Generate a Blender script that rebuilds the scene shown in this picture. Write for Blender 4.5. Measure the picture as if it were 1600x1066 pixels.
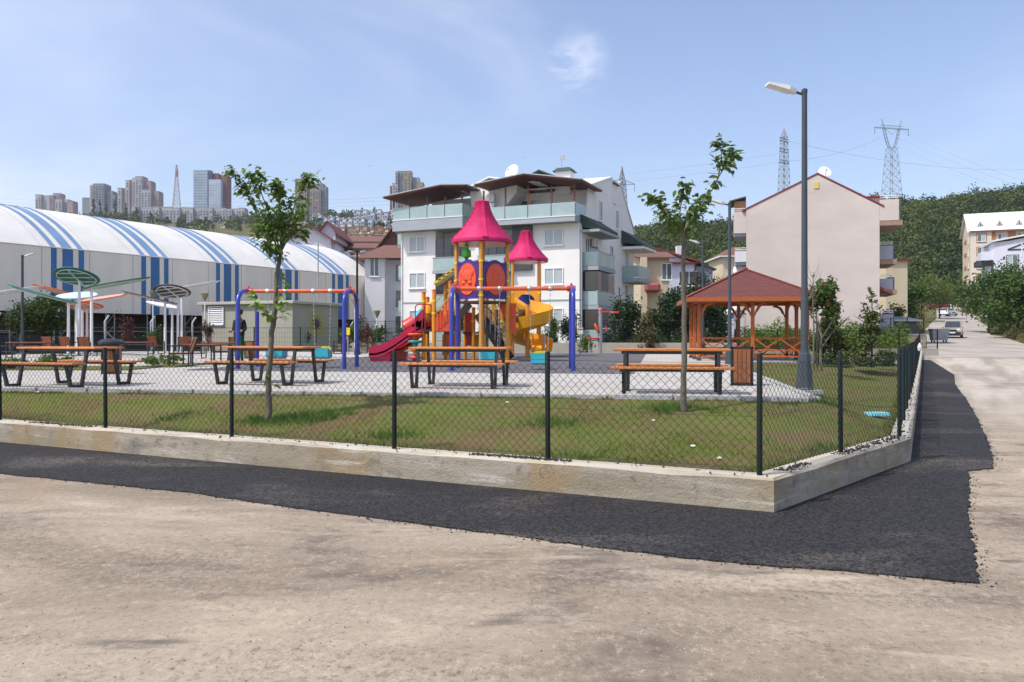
import bpy, math, random
import numpy as np
from mathutils import Vector, Matrix
random.seed(7); RNG = np.random.default_rng(7)
R = math.radians
for o in list(bpy.data.objects): bpy.data.objects.remove(o)
SC = bpy.context.scene; COL = SC.collection

# ------------------------------------------------------------------ camera
CAMZ = 0.95                                   # park paving is z = 0, the road lies 0.72 m lower
cd = bpy.data.cameras.new('camera'); cam = bpy.data.objects.new('camera', cd); COL.objects.link(cam)
cam.location = (0, 0, CAMZ); cam.rotation_euler = (R(90), 0, 0)
cd.sensor_width = 36; cd.lens = 28.8; cd.shift_y = -0.005; cd.clip_end = 6000; cd.clip_start = 0.05
SC.camera = cam
# ------------------------------------------------------------------ sky, sun, exposure
SUN_EL, SUN_AZ = 57, -119                     # azimuth clockwise from +Y (view direction): sun high on the left
w = bpy.data.worlds.new('World'); SC.world = w; w.use_nodes = True
nt = w.node_tree; nt.nodes.clear()
out = nt.nodes.new('ShaderNodeOutputWorld'); bg = nt.nodes.new('ShaderNodeBackground')
sky = nt.nodes.new('ShaderNodeTexSky'); sky.sky_type = 'NISHITA'; sky.sun_disc = False
sky.sun_elevation = R(SUN_EL); sky.sun_rotation = R(SUN_AZ)
sky.altitude = 100; sky.air_density = 1.0; sky.dust_density = 2.0; sky.ozone_density = 1.5
tc = nt.nodes.new('ShaderNodeTexCoord')
def cloud(scale, stretch, lo, hi, detail=6, seed=0.0):
    mp = nt.nodes.new('ShaderNodeMapping'); mp.inputs['Scale'].default_value = stretch
    mp.inputs['Location'].default_value = (seed, seed * .7, 0); nt.links.new(tc.outputs['Generated'], mp.inputs['Vector'])
    n = nt.nodes.new('ShaderNodeTexNoise'); n.inputs['Scale'].default_value = scale; n.inputs['Detail'].default_value = detail
    n.inputs['Roughness'].default_value = .58; n.inputs['Distortion'].default_value = .5
    nt.links.new(mp.outputs[0], n.inputs['Vector'])
    r = nt.nodes.new('ShaderNodeMapRange'); r.inputs['From Min'].default_value = lo; r.inputs['From Max'].default_value = hi
    r.interpolation_type = 'SMOOTHSTEP'; nt.links.new(n.outputs['Fac'], r.inputs['Value']); return r.outputs[0]
def smath(op, a, b):
    m = nt.nodes.new('ShaderNodeMath'); m.operation = op; m.use_clamp = True
    for i, v in enumerate((a, b)):
        if isinstance(v, (int, float)): m.inputs[i].default_value = v
        else: nt.links.new(v, m.inputs[i])
    return m.outputs[0]
wisps = smath('MULTIPLY', cloud(1.7, (1, 1, 2.6), .40, .82, 5, 3.1), .42)
# one small cumulus shred hanging above the flats
cdir = Vector((100 / 1280, 1, 428 / 1280)).normalized()
dist = nt.nodes.new('ShaderNodeVectorMath'); dist.operation = 'DISTANCE'; dist.inputs[1].default_value = cdir
mpd = nt.nodes.new('ShaderNodeVectorMath'); mpd.operation = 'NORMALIZE'; nt.links.new(tc.outputs['Generated'], mpd.inputs[0])
nt.links.new(mpd.outputs[0], dist.inputs[0])
dm = nt.nodes.new('ShaderNodeMapRange'); dm.inputs['From Min'].default_value = .05; dm.inputs['From Max'].default_value = .01
dm.interpolation_type = 'SMOOTHSTEP'; nt.links.new(dist.outputs['Value'], dm.inputs['Value'])
puff = smath('MULTIPLY', smath('MULTIPLY', dm.outputs[0], cloud(15, (1, 1, 2.4), .36, .74, 8, 2.2)), .58)
fac = smath('MAXIMUM', wisps, puff)
mx = nt.nodes.new('ShaderNodeMixRGB'); nt.links.new(fac, mx.inputs['Fac']); nt.links.new(sky.outputs[0], mx.inputs[1])
mx.inputs[2].default_value = (5.6, 5.9, 6.4, 1)
wb = nt.nodes.new('ShaderNodeMixRGB'); wb.blend_type = 'MULTIPLY'; wb.inputs[0].default_value = 1; wb.inputs[2].default_value = (1.05, 1.0, 1.03, 1); nt.links.new(mx.outputs[0], wb.inputs[1]); nt.links.new(wb.outputs[0], bg.inputs['Color']); bg.inputs['Strength'].default_value = 0.15
nt.links.new(bg.outputs[0], out.inputs[0])
az, el = R(SUN_AZ), R(SUN_EL)
SUNDIR = Vector((math.sin(az) * math.cos(el), math.cos(az) * math.cos(el), math.sin(el)))
sd = bpy.data.lights.new('sun', 'SUN'); sd.energy = 2.9; sd.angle = R(.55); sd.color = (1, .955, .88)
so = bpy.data.objects.new('sun', sd); COL.objects.link(so); so.rotation_euler = SUNDIR.to_track_quat('Z', 'Y').to_euler()
so.location = SUNDIR * 60
SC.render.engine = 'CYCLES'
SC.view_settings.view_transform = 'Standard'; SC.view_settings.look = 'None'
SC.view_settings.exposure = 0.5; SC.view_settings.gamma = 1.0; SC.view_settings.use_curve_mapping = False

# ------------------------------------------------------------------ helpers
def W(x, y, d):                               # a point seen at photo pixel (x, y), d metres away
    return Vector(((x - 800) * d / 1280, d, CAMZ + (525 - y) * d / 1280))
def WX(x, d): return (x - 800) * d / 1280
def ZY(y, d): return CAMZ + (525 - y) * d / 1280
def GD(y, z=0.0): return (CAMZ - z) * 1280 / (y - 525)     # distance of a ground point at pixel row y

def mkobj(name, me, parent=None):
    o = bpy.data.objects.new(name, me); COL.objects.link(o)
    if parent: o.parent = parent
    return o
def tag(o, label=None, cat=None, group=None, kind=None):
    if label: o['label'] = label
    if cat: o['category'] = cat
    if group: o['group'] = group
    if kind: o['kind'] = kind
    return o
def thing(name, label, cat, loc=(0, 0, 0), rz=0, group=None):
    o = bpy.data.objects.new(name, None); COL.objects.link(o); o.empty_display_size = .2
    o.location = loc; o.rotation_euler = (0, 0, rz); return tag(o, label, cat, group)
def copy_tree(o, parent=None):
    c = o.copy(); COL.objects.link(c); c.parent = parent
    for ch in list(o.children): copy_tree(ch, c)
    return c
ORD = ['first', 'second', 'third', 'fourth', 'fifth', 'sixth', 'seventh', 'eighth', 'ninth', 'tenth', 'eleventh', 'twelfth', 'thirteenth', 'fourteenth', 'fifteenth', 'sixteenth', 'seventeenth', 'eighteenth', 'nineteenth', 'twentieth']

class MB:
    def __init__(s): s.v = []; s.f = []
    def add(s, vs, fs):
        n = len(s.v); s.v += [tuple(v) for v in vs]; s.f += [tuple(i + n for i in f) for f in fs]; return s
    def hexa(s, p):                           # 8 points: bottom loop then top loop
        return s.add(p, [(3, 2, 1, 0), (4, 5, 6, 7), (0, 1, 5, 4), (1, 2, 6, 5), (2, 3, 7, 6), (3, 0, 4, 7)])
    def box(s, x0, x1, y0, y1, z0, z1):
        return s.hexa([(x0, y0, z0), (x1, y0, z0), (x1, y1, z0), (x0, y1, z0), (x0, y0, z1), (x1, y0, z1), (x1, y1, z1), (x0, y1, z1)])
    def bbox(s, x0, x1, y0, y1, z0, z1, b=.01):   # box with chamfered edges
        vs = []; fs = []
        X, Y, Z = (x0, x1), (y0, y1), (z0, z1)
        idx = {}
        for i in (0, 1):
            for j in (0, 1):
                for k in (0, 1):
                    for a in range(3):
                        p = [X[i], Y[j], Z[k]]
                        for q, (e, side) in enumerate(((X, i), (Y, j), (Z, k))):
                            if q != a: p[q] += b * (1 if side == 0 else -1)
                        idx[(i, j, k, a)] = len(vs); vs.append(p)
        def F(*ks): fs.append(tuple(idx[k] for k in ks))
        for a in range(3):
            for sgn in (0, 1):
                o1, o2 = [q for q in range(3) if q != a]
                ring = []
                for (u, v) in ((0, 0), (1, 0), (1, 1), (0, 1)):
                    c = [0, 0, 0]; c[a] = sgn; c[o1] = u; c[o2] = v; ring.append((*c, a))
                F(*ring)
        for a in range(3):                     # edge chamfers
            o1, o2 = [q for q in range(3) if q != a]
            for u in (0, 1):
                for v in (0, 1):
                    c0 = [0, 0, 0]; c0[o1] = u; c0[o2] = v; c1 = list(c0); c1[a] = 1
                    F((*c0, o1), (*c1, o1), (*c1, o2), (*c0, o2))
        for i in (0, 1):
            for j in (0, 1):
                for k in (0, 1): F((i, j, k, 0), (i, j, k, 1), (i, j, k, 2))
        return s.add(vs, fs)
    def beam(s, p, q, wd, ht, up=(0, 0, 1)):
        p, q = Vector(p), Vector(q); d = (q - p).normalized(); u = Vector(up)
        if abs(d.dot(u)) > .98: u = Vector((0, 1, 0))
        a = d.cross(u).normalized() * wd / 2; b = a.cross(d).normalized() * ht / 2
        return s.hexa([p - a - b, p + a - b, q + a - b, q - a - b, p - a + b, p + a + b, q + a + b, q - a + b])
    def tube(s, pts, r, n=8, caps=True):
        pts = [Vector(p) for p in pts]; rs = r if isinstance(r, (list, tuple)) else [r] * len(pts)
        vs = []; fs = []; m = len(pts)
        d0 = (pts[1] - pts[0]).normalized(); ref = Vector((0, 0, 1)) if abs(d0.z) < .9 else Vector((1, 0, 0))
        a = d0.cross(ref).normalized()
        for i, p in enumerate(pts):
            d = (pts[min(i + 1, m - 1)] - pts[max(i - 1, 0)]).normalized()
            a = (a - d * a.dot(d)).normalized(); b = d.cross(a)
            for k in range(n):
                t = 2 * math.pi * k / n; vs.append(p + (a * math.cos(t) + b * math.sin(t)) * rs[i])
        for i in range(m - 1):
            for k in range(n): fs.append((i * n + k, i * n + (k + 1) % n, (i + 1) * n + (k + 1) % n, (i + 1) * n + k))
        if caps: fs += [tuple(range(n))[::-1], tuple((m - 1) * n + k for k in range(n))]
        return s.add(vs, fs)
    def lathe(s, prof, n=24, c=(0, 0, 0), sx=1, sy=1):
        vs = []; fs = []; m = len(prof)
        for (r, z) in prof:
            for k in range(n):
                t = 2 * math.pi * k / n; vs.append((c[0] + r * math.cos(t) * sx, c[1] + r * math.sin(t) * sy, c[2] + z))
        for i in range(m - 1):
            for k in range(n): fs.append((i * n + k, i * n + (k + 1) % n, (i + 1) * n + (k + 1) % n, (i + 1) * n + k))
        fs += [tuple(range(n))[::-1], tuple((m - 1) * n + k for k in range(n))]
        return s.add(vs, fs)
    def prism(s, poly, z0, z1):
        n = len(poly)
        vs = [(x, y, z0) for x, y in poly] + [(x, y, z1) for x, y in poly]
        return s.add(vs, [tuple(range(n))[::-1], tuple(range(n, 2 * n))] + [(i, (i + 1) % n, n + (i + 1) % n, n + i) for i in range(n)])
    def extr(s, poly, o, u, v, nrm, t):        # planar polygon (a,b) -> o+u*a+v*b, extruded t along nrm
        o, u, v, nrm = Vector(o), Vector(u), Vector(v), Vector(nrm); n = len(poly)
        vs = [o + u * a + v * b for a, b in poly] + [o + u * a + v * b + nrm * t for a, b in poly]
        return s.add(vs, [tuple(range(n))[::-1], tuple(range(n, 2 * n))] + [(i, (i + 1) % n, n + (i + 1) % n, n + i) for i in range(n)])
    def mesh(s, name, mat, smooth=False):
        me = bpy.data.meshes.new(name); me.from_pydata(s.v, [], s.f); me.materials.append(mat)
        import bmesh as _b
        bm = _b.new(); bm.from_mesh(me); _b.ops.recalc_face_normals(bm, faces=bm.faces); bm.to_mesh(me); bm.free()
        if smooth:
            me.shade_smooth()
            me.set_sharp_from_angle(angle=R(38))
        return me
    def build(s, name, mat, parent=None, smooth=False): return mkobj(name, s.mesh(name, mat, smooth), parent)

def np_mesh(name, V, F, mat, parent=None, smooth=False):      # V (n,3) float, F (m,k) int, k = 3 or 4
    me = bpy.data.meshes.new(name); k = F.shape[1]
    me.vertices.add(len(V)); me.vertices.foreach_set('co', np.asarray(V, np.float32).ravel())
    me.loops.add(F.size); me.loops.foreach_set('vertex_index', F.astype(np.int32).ravel())
    me.polygons.add(len(F)); me.polygons.foreach_set('loop_start', np.arange(len(F), dtype=np.int32) * k)
    if smooth: me.polygons.foreach_set('use_smooth', np.ones(len(F), bool))
    me.update(calc_edges=True); me.validate(); me.materials.append(mat)
    return mkobj(name, me, parent)
def np_wires(P, Q, r):                                        # 3-sided prisms along segments
    P = np.asarray(P, float); Q = np.asarray(Q, float); D = Q - P; D /= np.linalg.norm(D, axis=1)[:, None] + 1e-9
    ref = np.where(np.abs(D[:, 2:3]) > .9, np.array([[1., 0, 0]]), np.array([[0., 0, 1]]))
    A = np.cross(D, ref); A /= np.linalg.norm(A, axis=1)[:, None] + 1e-9; B = np.cross(D, A)
    V = []
    for base in (P, Q):
        for k in range(3):
            t = 2 * math.pi * k / 3; V.append(base + (A * math.cos(t) + B * math.sin(t)) * r)
    V = np.stack(V, 1); n = len(P); base = np.arange(n)[:, None] * 6
    F = np.concatenate([base + np.array([[k, (k + 1) % 3, 3 + (k + 1) % 3, 3 + k]]) for k in range(3)])
    return V.reshape(-1, 3), F
def leaf_quads(C, size, rng, droop=0.0, aspect=.55):          # random leaf-shaped quads (rhombi bent a little)
    n = len(C); A = rng.normal(size=(n, 3)); A[:, 2] = A[:, 2] * .6 - droop; A /= np.linalg.norm(A, axis=1)[:, None]
    T = rng.normal(size=(n, 3)); B = np.cross(A, T); B /= np.linalg.norm(B, axis=1)[:, None] + 1e-9
    s = size * rng.uniform(.65, 1.35, (n, 1)); N = np.cross(A, B)
    V = np.stack([C - A * s * .5, C + B * s * aspect * .5 + N * s * .08, C + A * s * .5, C - B * s * aspect * .5 + N * s * .08], 1).reshape(-1, 3)
    return V, np.arange(4 * n).reshape(n, 4)
def clump_points(n, c, rad, rng, k=14, spread=.34, shape='round'):
    u = rng.normal(size=(k, 3)); u /= np.linalg.norm(u, axis=1)[:, None]; u *= rng.uniform(.25, .82, (k, 1))
    if shape == 'cone':
        t = rng.uniform(0, 1, k) ** 1.3; ang = rng.uniform(0, 6.28, k); rr = (1 - t) * rng.uniform(.35, .85, k)
        u = np.stack([np.cos(ang) * rr, np.sin(ang) * rr, t * 2 - 1], 1)
    ci = rng.integers(0, k, n); sp = spread * (1 if shape != 'cone' else .55)
    P = u[ci] + rng.normal(size=(n, 3)) * sp * rng.uniform(.5, 1, (n, 1)) * .6
    return P * np.array(rad) + np.array(c)

# ------------------------------------------------------------------ materials
MATS = {}
def mat(name, col, rough=.6, var=.12, scale=3.0, bump=0.0, bscale=40.0, metal=0.0, col2=None, spec=.5, alpha=1.0, coat=0.0, stretch=None, rand=0.0, trans=0.0, detail=5):
    if name in MATS: return MATS[name]
    m = bpy.data.materials.new(name); m.use_nodes = True; t = m.node_tree; b = t.nodes['Principled BSDF']
    b.inputs['Roughness'].default_value = rough; b.inputs['Metallic'].default_value = metal
    b.inputs['Specular IOR Level'].default_value = spec; b.inputs['Alpha'].default_value = alpha
    b.inputs['Coat Weight'].default_value = coat
    tcn = t.nodes.new('ShaderNodeTexCoord'); src = tcn.outputs['Object']
    if stretch:
        mp = t.nodes.new('ShaderNodeMapping'); mp.inputs['Scale'].default_value = stretch; t.links.new(src, mp.inputs[0]); src = mp.outputs[0]
    n = t.nodes.new('ShaderNodeTexNoise'); n.inputs['Scale'].default_value = scale; n.inputs['Detail'].default_value = detail
    n.inputs['Roughness'].default_value = .6; t.links.new(src, n.inputs['Vector'])
    ra = t.nodes.new('ShaderNodeValToRGB'); t.links.new(n.outputs['Fac'], ra.inputs[0])
    c = Vector(col[:3]); c2 = Vector(col2) if col2 else c * (1 + var)
    c1 = c * (1 - var) if not col2 else c
    ra.color_ramp.elements[0].position = .32; ra.color_ramp.elements[0].color = (*c1, 1)
    ra.color_ramp.elements[1].position = .68; ra.color_ramp.elements[1].color = (*c2, 1)
    colo = ra.outputs[0]
    if rand:
        oi = t.nodes.new('ShaderNodeObjectInfo'); hs = t.nodes.new('ShaderNodeHueSaturation')
        mr = t.nodes.new('ShaderNodeMapRange'); mr.inputs['To Min'].default_value = 1 - rand; mr.inputs['To Max'].default_value = 1 + rand
        t.links.new(oi.outputs['Random'], mr.inputs['Value']); t.links.new(mr.outputs[0], hs.inputs['Value']); t.links.new(colo, hs.inputs['Color']); colo = hs.outputs[0]
    t.links.new(colo, b.inputs['Base Color'])
    if bump:
        n2 = t.nodes.new('ShaderNodeTexNoise'); n2.inputs['Scale'].default_value = bscale; n2.inputs['Detail'].default_value = 4
        t.links.new(src, n2.inputs['Vector']); bu = t.nodes.new('ShaderNodeBump'); bu.inputs['Strength'].default_value = bump; bu.inputs['Distance'].default_value = .02
        t.links.new(n2.outputs['Fac'], bu.inputs['Height']); t.links.new(bu.outputs[0], b.inputs['Normal'])
    if trans:
        tr = t.nodes.new('ShaderNodeBsdfTranslucent'); t.links.new(colo, tr.inputs['Color']); ms = t.nodes.new('ShaderNodeMixShader'); ms.inputs[0].default_value = trans
        t.links.new(b.outputs[0], ms.inputs[1]); t.links.new(tr.outputs[0], ms.inputs[2]); t.links.new(ms.outputs[0], t.nodes['Material Output'].inputs['Surface'])
    MATS[name] = m; return m
class NT:                                                     # small node-building aid for the special surfaces
    def __init__(s, name):
        s.m = bpy.data.materials.new(name); s.m.use_nodes = True; s.t = s.m.node_tree; s.b = s.t.nodes['Principled BSDF']
        s.co = s.t.nodes.new('ShaderNodeTexCoord').outputs['Object']
    def N(s, ty, **kw):
        n = s.t.nodes.new(ty)
        for k, v in kw.items():
            if k in n.inputs: n.inputs[k].default_value = v
            else: setattr(n, k, v)
        return n
    def L(s, a, b): s.t.links.new(a, b)
    def noise(s, scale, detail=5, rough=.6, vec=None, dist=0.0):
        n = s.N('ShaderNodeTexNoise'); n.inputs['Scale'].default_value = scale; n.inputs['Detail'].default_value = detail
        n.inputs['Roughness'].default_value = rough; n.inputs['Distortion'].default_value = dist; s.L(vec or s.co, n.inputs['Vector']); return n.outputs['Fac']
    def vor(s, scale, feature='F1', vec=None, out='Distance'):
        n = s.N('ShaderNodeTexVoronoi'); n.feature = feature; n.inputs['Scale'].default_value = scale; s.L(vec or s.co, n.inputs['Vector']); return n.outputs[out]
    def map(s, scale=(1, 1, 1), rot=(0, 0, 0), vec=None):
        n = s.N('ShaderNodeMapping'); n.inputs['Scale'].default_value = scale; n.inputs['Rotation'].default_value = rot; s.L(vec or s.co, n.inputs[0]); return n.outputs[0]
    def rng(s, v, a, b, c=0.0, d=1.0):
        n = s.N('ShaderNodeMapRange'); n.interpolation_type = 'SMOOTHSTEP'
        for k, x in zip(('From Min', 'From Max', 'To Min', 'To Max'), (a, b, c, d)): n.inputs[k].default_value = x
        s.L(v, n.inputs['Value']); return n.outputs[0]
    def mix(s, f, a, b, mode='MIX'):
        n = s.N('ShaderNodeMixRGB'); n.blend_type = mode
        for i, v in ((0, f), (1, a), (2, b)):
            if isinstance(v, (int, float)): n.inputs[i].default_value = v
            elif isinstance(v, tuple): n.inputs[i].default_value = (*v[:3], 1)
            else: s.L(v, n.inputs[i])
        return n.outputs[0]
    def mul(s, a, b, op='MULTIPLY'):
        n = s.N('ShaderNodeMath'); n.operation = op
        for i, v in enumerate((a, b)):
            if isinstance(v, (int, float)): n.inputs[i].default_value = v
            else: s.L(v, n.inputs[i])
        return n.outputs[0]
    def done(s, name, col, rough=.8, height=None, strength=.4, dist=.02, spec=.3):
        if isinstance(col, tuple): s.b.inputs['Base Color'].default_value = (*col, 1)
        else: s.L(col, s.b.inputs['Base Color'])
        if isinstance(rough, float): s.b.inputs['Roughness'].default_value = rough
        else: s.L(rough, s.b.inputs['Roughness'])
        s.b.inputs['Specular IOR Level'].default_value = spec
        if height is not None:
            bu = s.N('ShaderNodeBump'); bu.inputs['Strength'].default_value = strength; bu.inputs['Distance'].default_value = dist
            s.L(height, bu.inputs['Height']); s.L(bu.outputs[0], s.b.inputs['Normal'])
        MATS[name] = s.m; return s.m

# dusty old road: pale dust, worn darker patches, fine grit
k = NT('dusty_road')
str_ = k.map((.45, 1.0, 1), (0, 0, R(-10)))
f1 = k.noise(.5, 8, .62, str_, .8); f2 = k.noise(1.1, 8, .68, str_, .6); gr = k.noise(30, 5, .75); g2 = k.noise(15, 7, .8, k.map((1, .8, 1))); rough_m = k.rng(k.noise(.6, 6, .62, str_, .6), .44, .58)
col = k.mix(k.rng(f1, .36, .64), (.250, .202, .150), (.385, .322, .243))
col = k.mix(k.mul(k.rng(f2, .51, .66), .8), col, (.125, .105, .088))
col = k.mix(k.mul(k.rng(k.noise(.7, 7, .64, k.map((.3, 1.0, 1), (0, 0, R(8))), 1.2), .54, .68), .85), col, (.50, .41, .31))
col = k.mix(k.mul(k.rng(k.noise(.33, 6, .6, None, .5), .55, .68), .5), col, (.30, .215, .135))
col = k.mix(k.mul(k.rng(g2, .51, .63), k.rng(rough_m, 0, 1, .12, .55)), col, (.12, .098, .076)); col = k.mix(k.mul(k.rng(g2, .47, .34), .55), col, (.52, .43, .33))
col = k.mix(k.mul(k.rng(gr, .52, .66), .45), col, (.09, .075, .06))
pit = k.rng(k.vor(21, vec=k.map((1, .8, 1))), .10, .30, 1, 0); col = k.mix(k.mul(k.mul(pit, k.mul(rough_m, k.rng(gr, .42, .58))), .6), col, (.08, .068, .058))
spk2 = k.rng(k.vor(34, vec=k.map((1.07, .9, 1), (0, 0, 2))), .05, .17, 1, 0)
col = k.mix(k.mul(k.mul(spk2, k.rng(k.noise(1.4, 5, .65), .52, .6)), .9), col, (.80, .75, .68))
sy_ = k.N('ShaderNodeSeparateXYZ'); k.L(k.co, sy_.inputs[0]); farf = k.rng(sy_.outputs['Y'], 9.5, 24)
along = k.map((.10, 1.0, 1), vec=k.map(rot=(0, 0, R(-63)))); pale = k.mix(k.rng(k.noise(.8, 6, .6, along, .3), .36, .64), (.30, .265, .22), (.50, .445, .375))
pale = k.mix(k.mul(k.rng(k.noise(.45, 7, .66, k.map((.5, 1, 1), (0, 0, .4)), .5), .53, .66), .75), pale, (.17, .155, .14))
col = k.mix(k.mul(farf, .85), col, pale)
hh = k.mul(k.mul(g2, .7), k.mul(k.mul(k.vor(21, vec=k.map((1, .8, 1))), rough_m), .45), 'ADD')
M_ROAD = k.done('dusty_road', col, .93, hh, .6, .03, .15)
# the back road: cleaner grey concrete
k = NT('back_road')
st2 = k.map((1, .25, 1), (0, 0, R(-27)))
col = k.mix(k.rng(k.noise(.5, 5, .6, st2, .4), .3, .7), (.30, .265, .225), (.42, .385, .335))
col = k.mix(k.mul(k.rng(k.noise(.28, 6, .65, st2), .56, .7), .5), col, (.20, .185, .17))
M_BACKROAD = k.done('back_road', col, .9, k.noise(40, 4), .3, .01, .2)
# fresh asphalt, a few dusty scuffs
k = NT('fresh_asphalt')
v1 = k.map((1, .75, 1)); ch = k.vor(44, vec=v1); g = k.noise(36, 6, .85, v1); sp = k.vor(26, vec=k.map((1.1, .9, 1), (0, 0, 1)))
col = k.mix(k.rng(g, .42, .58), (.005, .005, .0055), (.043, .041, .042))
col = k.mix(k.mul(k.rng(ch, .10, .28, 1, 0), .5), col, (.075, .072, .073)); col = k.mix(k.mul(k.rng(sp, .03, .10, 1, 0), .6), col, (.30, .27, .24))
du = k.rng(k.noise(.5, 7, .66, k.map((.5, 1, 1), (0, 0, R(-24))), .6), .50, .72)
col = k.mix(k.mul(k.mul(du, k.rng(g, .42, .6)), .8), col, (.22, .185, .15))
col = k.mix(k.mul(k.rng(k.noise(.8, 6, .6, k.map((.25, 1.2, 1), (0, 0, R(-26)))), .55, .7), .5), col, (.012, .012, .014))
M_ASPH = k.done('fresh_asphalt', col, .85, k.mul(k.mul(ch, .8), k.mul(g, .9), 'ADD'), .55, .02, .3)
# cast concrete of the low wall: lift lines, ochre stains, pale lime
k = NT('wall_concrete')
lay = k.map((.35, .35, 3.2)); f1 = k.noise(1.3, 7, .65, lay, .5); f2 = k.noise(6, 7, .75)
col = k.mix(k.rng(f1, .3, .7), (.30, .255, .18), (.46, .42, .345))
col = k.mix(k.mul(k.rng(k.noise(.9, 5, .65, k.map((1, 1, .6)), .4), .48, .66), .75), col, (.36, .255, .125))
col = k.mix(k.mul(k.rng(f2, .52, .66), .6), col, (.165, .14, .115))
col = k.mix(k.mul(k.rng(k.noise(.7, 6, .7, k.map((1, 1, 2.2))), .57, .66), .6), col, (.19, .175, .155))
col = k.mix(k.mul(k.rng(k.noise(1.8, 7, .75, lay, .6), .55, .68), .7), col, (.62, .59, .53))
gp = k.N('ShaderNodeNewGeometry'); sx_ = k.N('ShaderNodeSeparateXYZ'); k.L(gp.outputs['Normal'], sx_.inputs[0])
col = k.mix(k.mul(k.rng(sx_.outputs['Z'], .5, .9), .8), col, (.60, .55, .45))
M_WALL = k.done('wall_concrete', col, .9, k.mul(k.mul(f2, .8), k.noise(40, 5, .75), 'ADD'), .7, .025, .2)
# thin park lawn over earth
k = NT('lawn_soil')
p = k.noise(1.1, 6, .65, None, .4)
col = k.mix(k.rng(p, .34, .62), (.155, .105, .055), (.11, .135, .028))
col = k.mix(k.mul(k.rng(k.noise(6, 5, .7), .45, .7), .5), col, (.17, .16, .055))
M_SOIL = k.done('lawn_soil', col, .95, k.noise(30, 5, .7), .7, .03, .1)
# pale park paving, with fine joints
k = NT('park_paving')
bk = k.N('ShaderNodeTexBrick'); bk.offset = .5; bk.inputs['Scale'].default_value = 1; bk.inputs['Mortar Size'].default_value = .006
bk.inputs['Brick Width'].default_value = .4; bk.inputs['Row Height'].default_value = .2
bk.inputs['Color1'].default_value = (.40, .378, .34, 1); bk.inputs['Color2'].default_value = (.48, .455, .41, 1); bk.inputs['Mortar'].default_value = (.27, .255, .23, 1)
k.L(k.co, bk.inputs['Vector'])
col = k.mix(k.mul(k.rng(k.noise(.8, 6, .65), .5, .75), .35), bk.outputs['Color'], (.26, .235, .2))
M_PAVE = k.done('park_paving', col, .85, bk.outputs['Fac'], -.25, .01, .3)
# grey rubber safety floor
M_RUBBER = mat('rubber_floor', (.125, .12, .128), .9, .16, 1.2, .4, 160, spec=.2)
M_KERB = mat('kerb_stone', (.36, .36, .355), .85, .12, 4, .3, 60)
# asphalt shingles on the gazebo
k = NT('red_shingles')
bk = k.N('ShaderNodeTexBrick'); bk.offset = .5; bk.inputs['Scale'].default_value = 1; bk.inputs['Mortar Size'].default_value = .014
bk.inputs['Brick Width'].default_value = .3; bk.inputs['Row Height'].default_value = .16
bk.inputs['Color1'].default_value = (.118, .040, .036, 1); bk.inputs['Color2'].default_value = (.160, .054, .047, 1); bk.inputs['Mortar'].default_value = (.085, .025, .022, 1)
k.L(k.N('ShaderNodeUVMap').outputs[0], bk.inputs['Vector'])
M_SHINGLE = k.done('red_shingles', k.mix(k.mul(k.noise(90, 3), .35), bk.outputs['Color'], (.17, .085, .075)), .92, bk.outputs['Fac'], -.5, .02, .2)

def wood(name, c, var=.3, rough=.5):
    return mat(name, c, rough, var, 6, .12, 30, stretch=(1.2, 14, 14), rand=.13, spec=.4, coat=.12)
M_WOOD = wood('varnished_pine', (.52, .19, .052)); M_WOODD = wood('dark_varnished_shaded_slats', (.27, .075, .026)); M_GAZ = wood('gazebo_timber', (.40, .10, .024))
M_BIN = wood('bin_slats', (.24, .085, .030))
M_BLACK = mat('black_powder_coat', (.016, .016, .018), .42, .2, 8)
M_ANTH = mat('anthracite_paint', (.045, .058, .070), .45, .12, 3)
M_FPOST = mat('fence_post_paint', (.009, .015, .013), .55, .3, 30, .2, 60, spec=.25)
M_WIRE = mat('green_pvc_wire', (.014, .036, .030), .5, .2, 8)
M_GALV = mat('galvanised_steel', (.42, .43, .44), .42, .15, 6, metal=.7)
M_WHITEP = mat('white_paint', (.74, .75, .76), .5, .06, 2)
M_PINKP = mat('pinkish_white_paint', (.76, .62, .60), .5, .06, 2)
M_BLUE = mat('blue_gloss_paint', (.022, .035, .30), .28, .12, 2, coat=.3)
M_ORANGE = mat('orange_gloss_paint', (.66, .105, .028), .35, .12, 4, coat=.2)
M_PLY = mat('yellow_post_paint', (.66, .27, .018), .35, .1, 3, coat=.2)
M_PYEL = mat('yellow_plastic', (.80, .36, .012), .32, .08, 2, coat=.2)
M_PLEM = mat('lemon_plastic', (.82, .62, .02), .35, .08, 2, coat=.2)
M_PINK = mat('pink_plastic', (.52, .018, .115), .62, .15, 2.5, .08, 30, spec=.25)
M_MAG = mat('magenta_plastic', (.44, .008, .055), .32, .1, 2, coat=.25)
M_RED = mat('red_plastic', (.62, .03, .022), .35, .1, 2, coat=.2)
M_ORP = mat('orange_plastic', (.74, .085, .022), .38, .1, 3)
M_PURP = mat('purple_plastic', (.062, .022, .19), .42, .2, 9, .5, 22)
M_CYAN = mat('cyan_plastic', (.03, .40, .48), .35, .1, 2, coat=.2)
M_TEAL = mat('teal_plastic', (.02, .30, .27), .4, .1, 2)
M_GRN = mat('green_plastic', (.07, .45, .05), .4, .1, 4)
M_BROWN = mat('brown_steel', (.045, .026, .020), .5, .2, 5)
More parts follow.
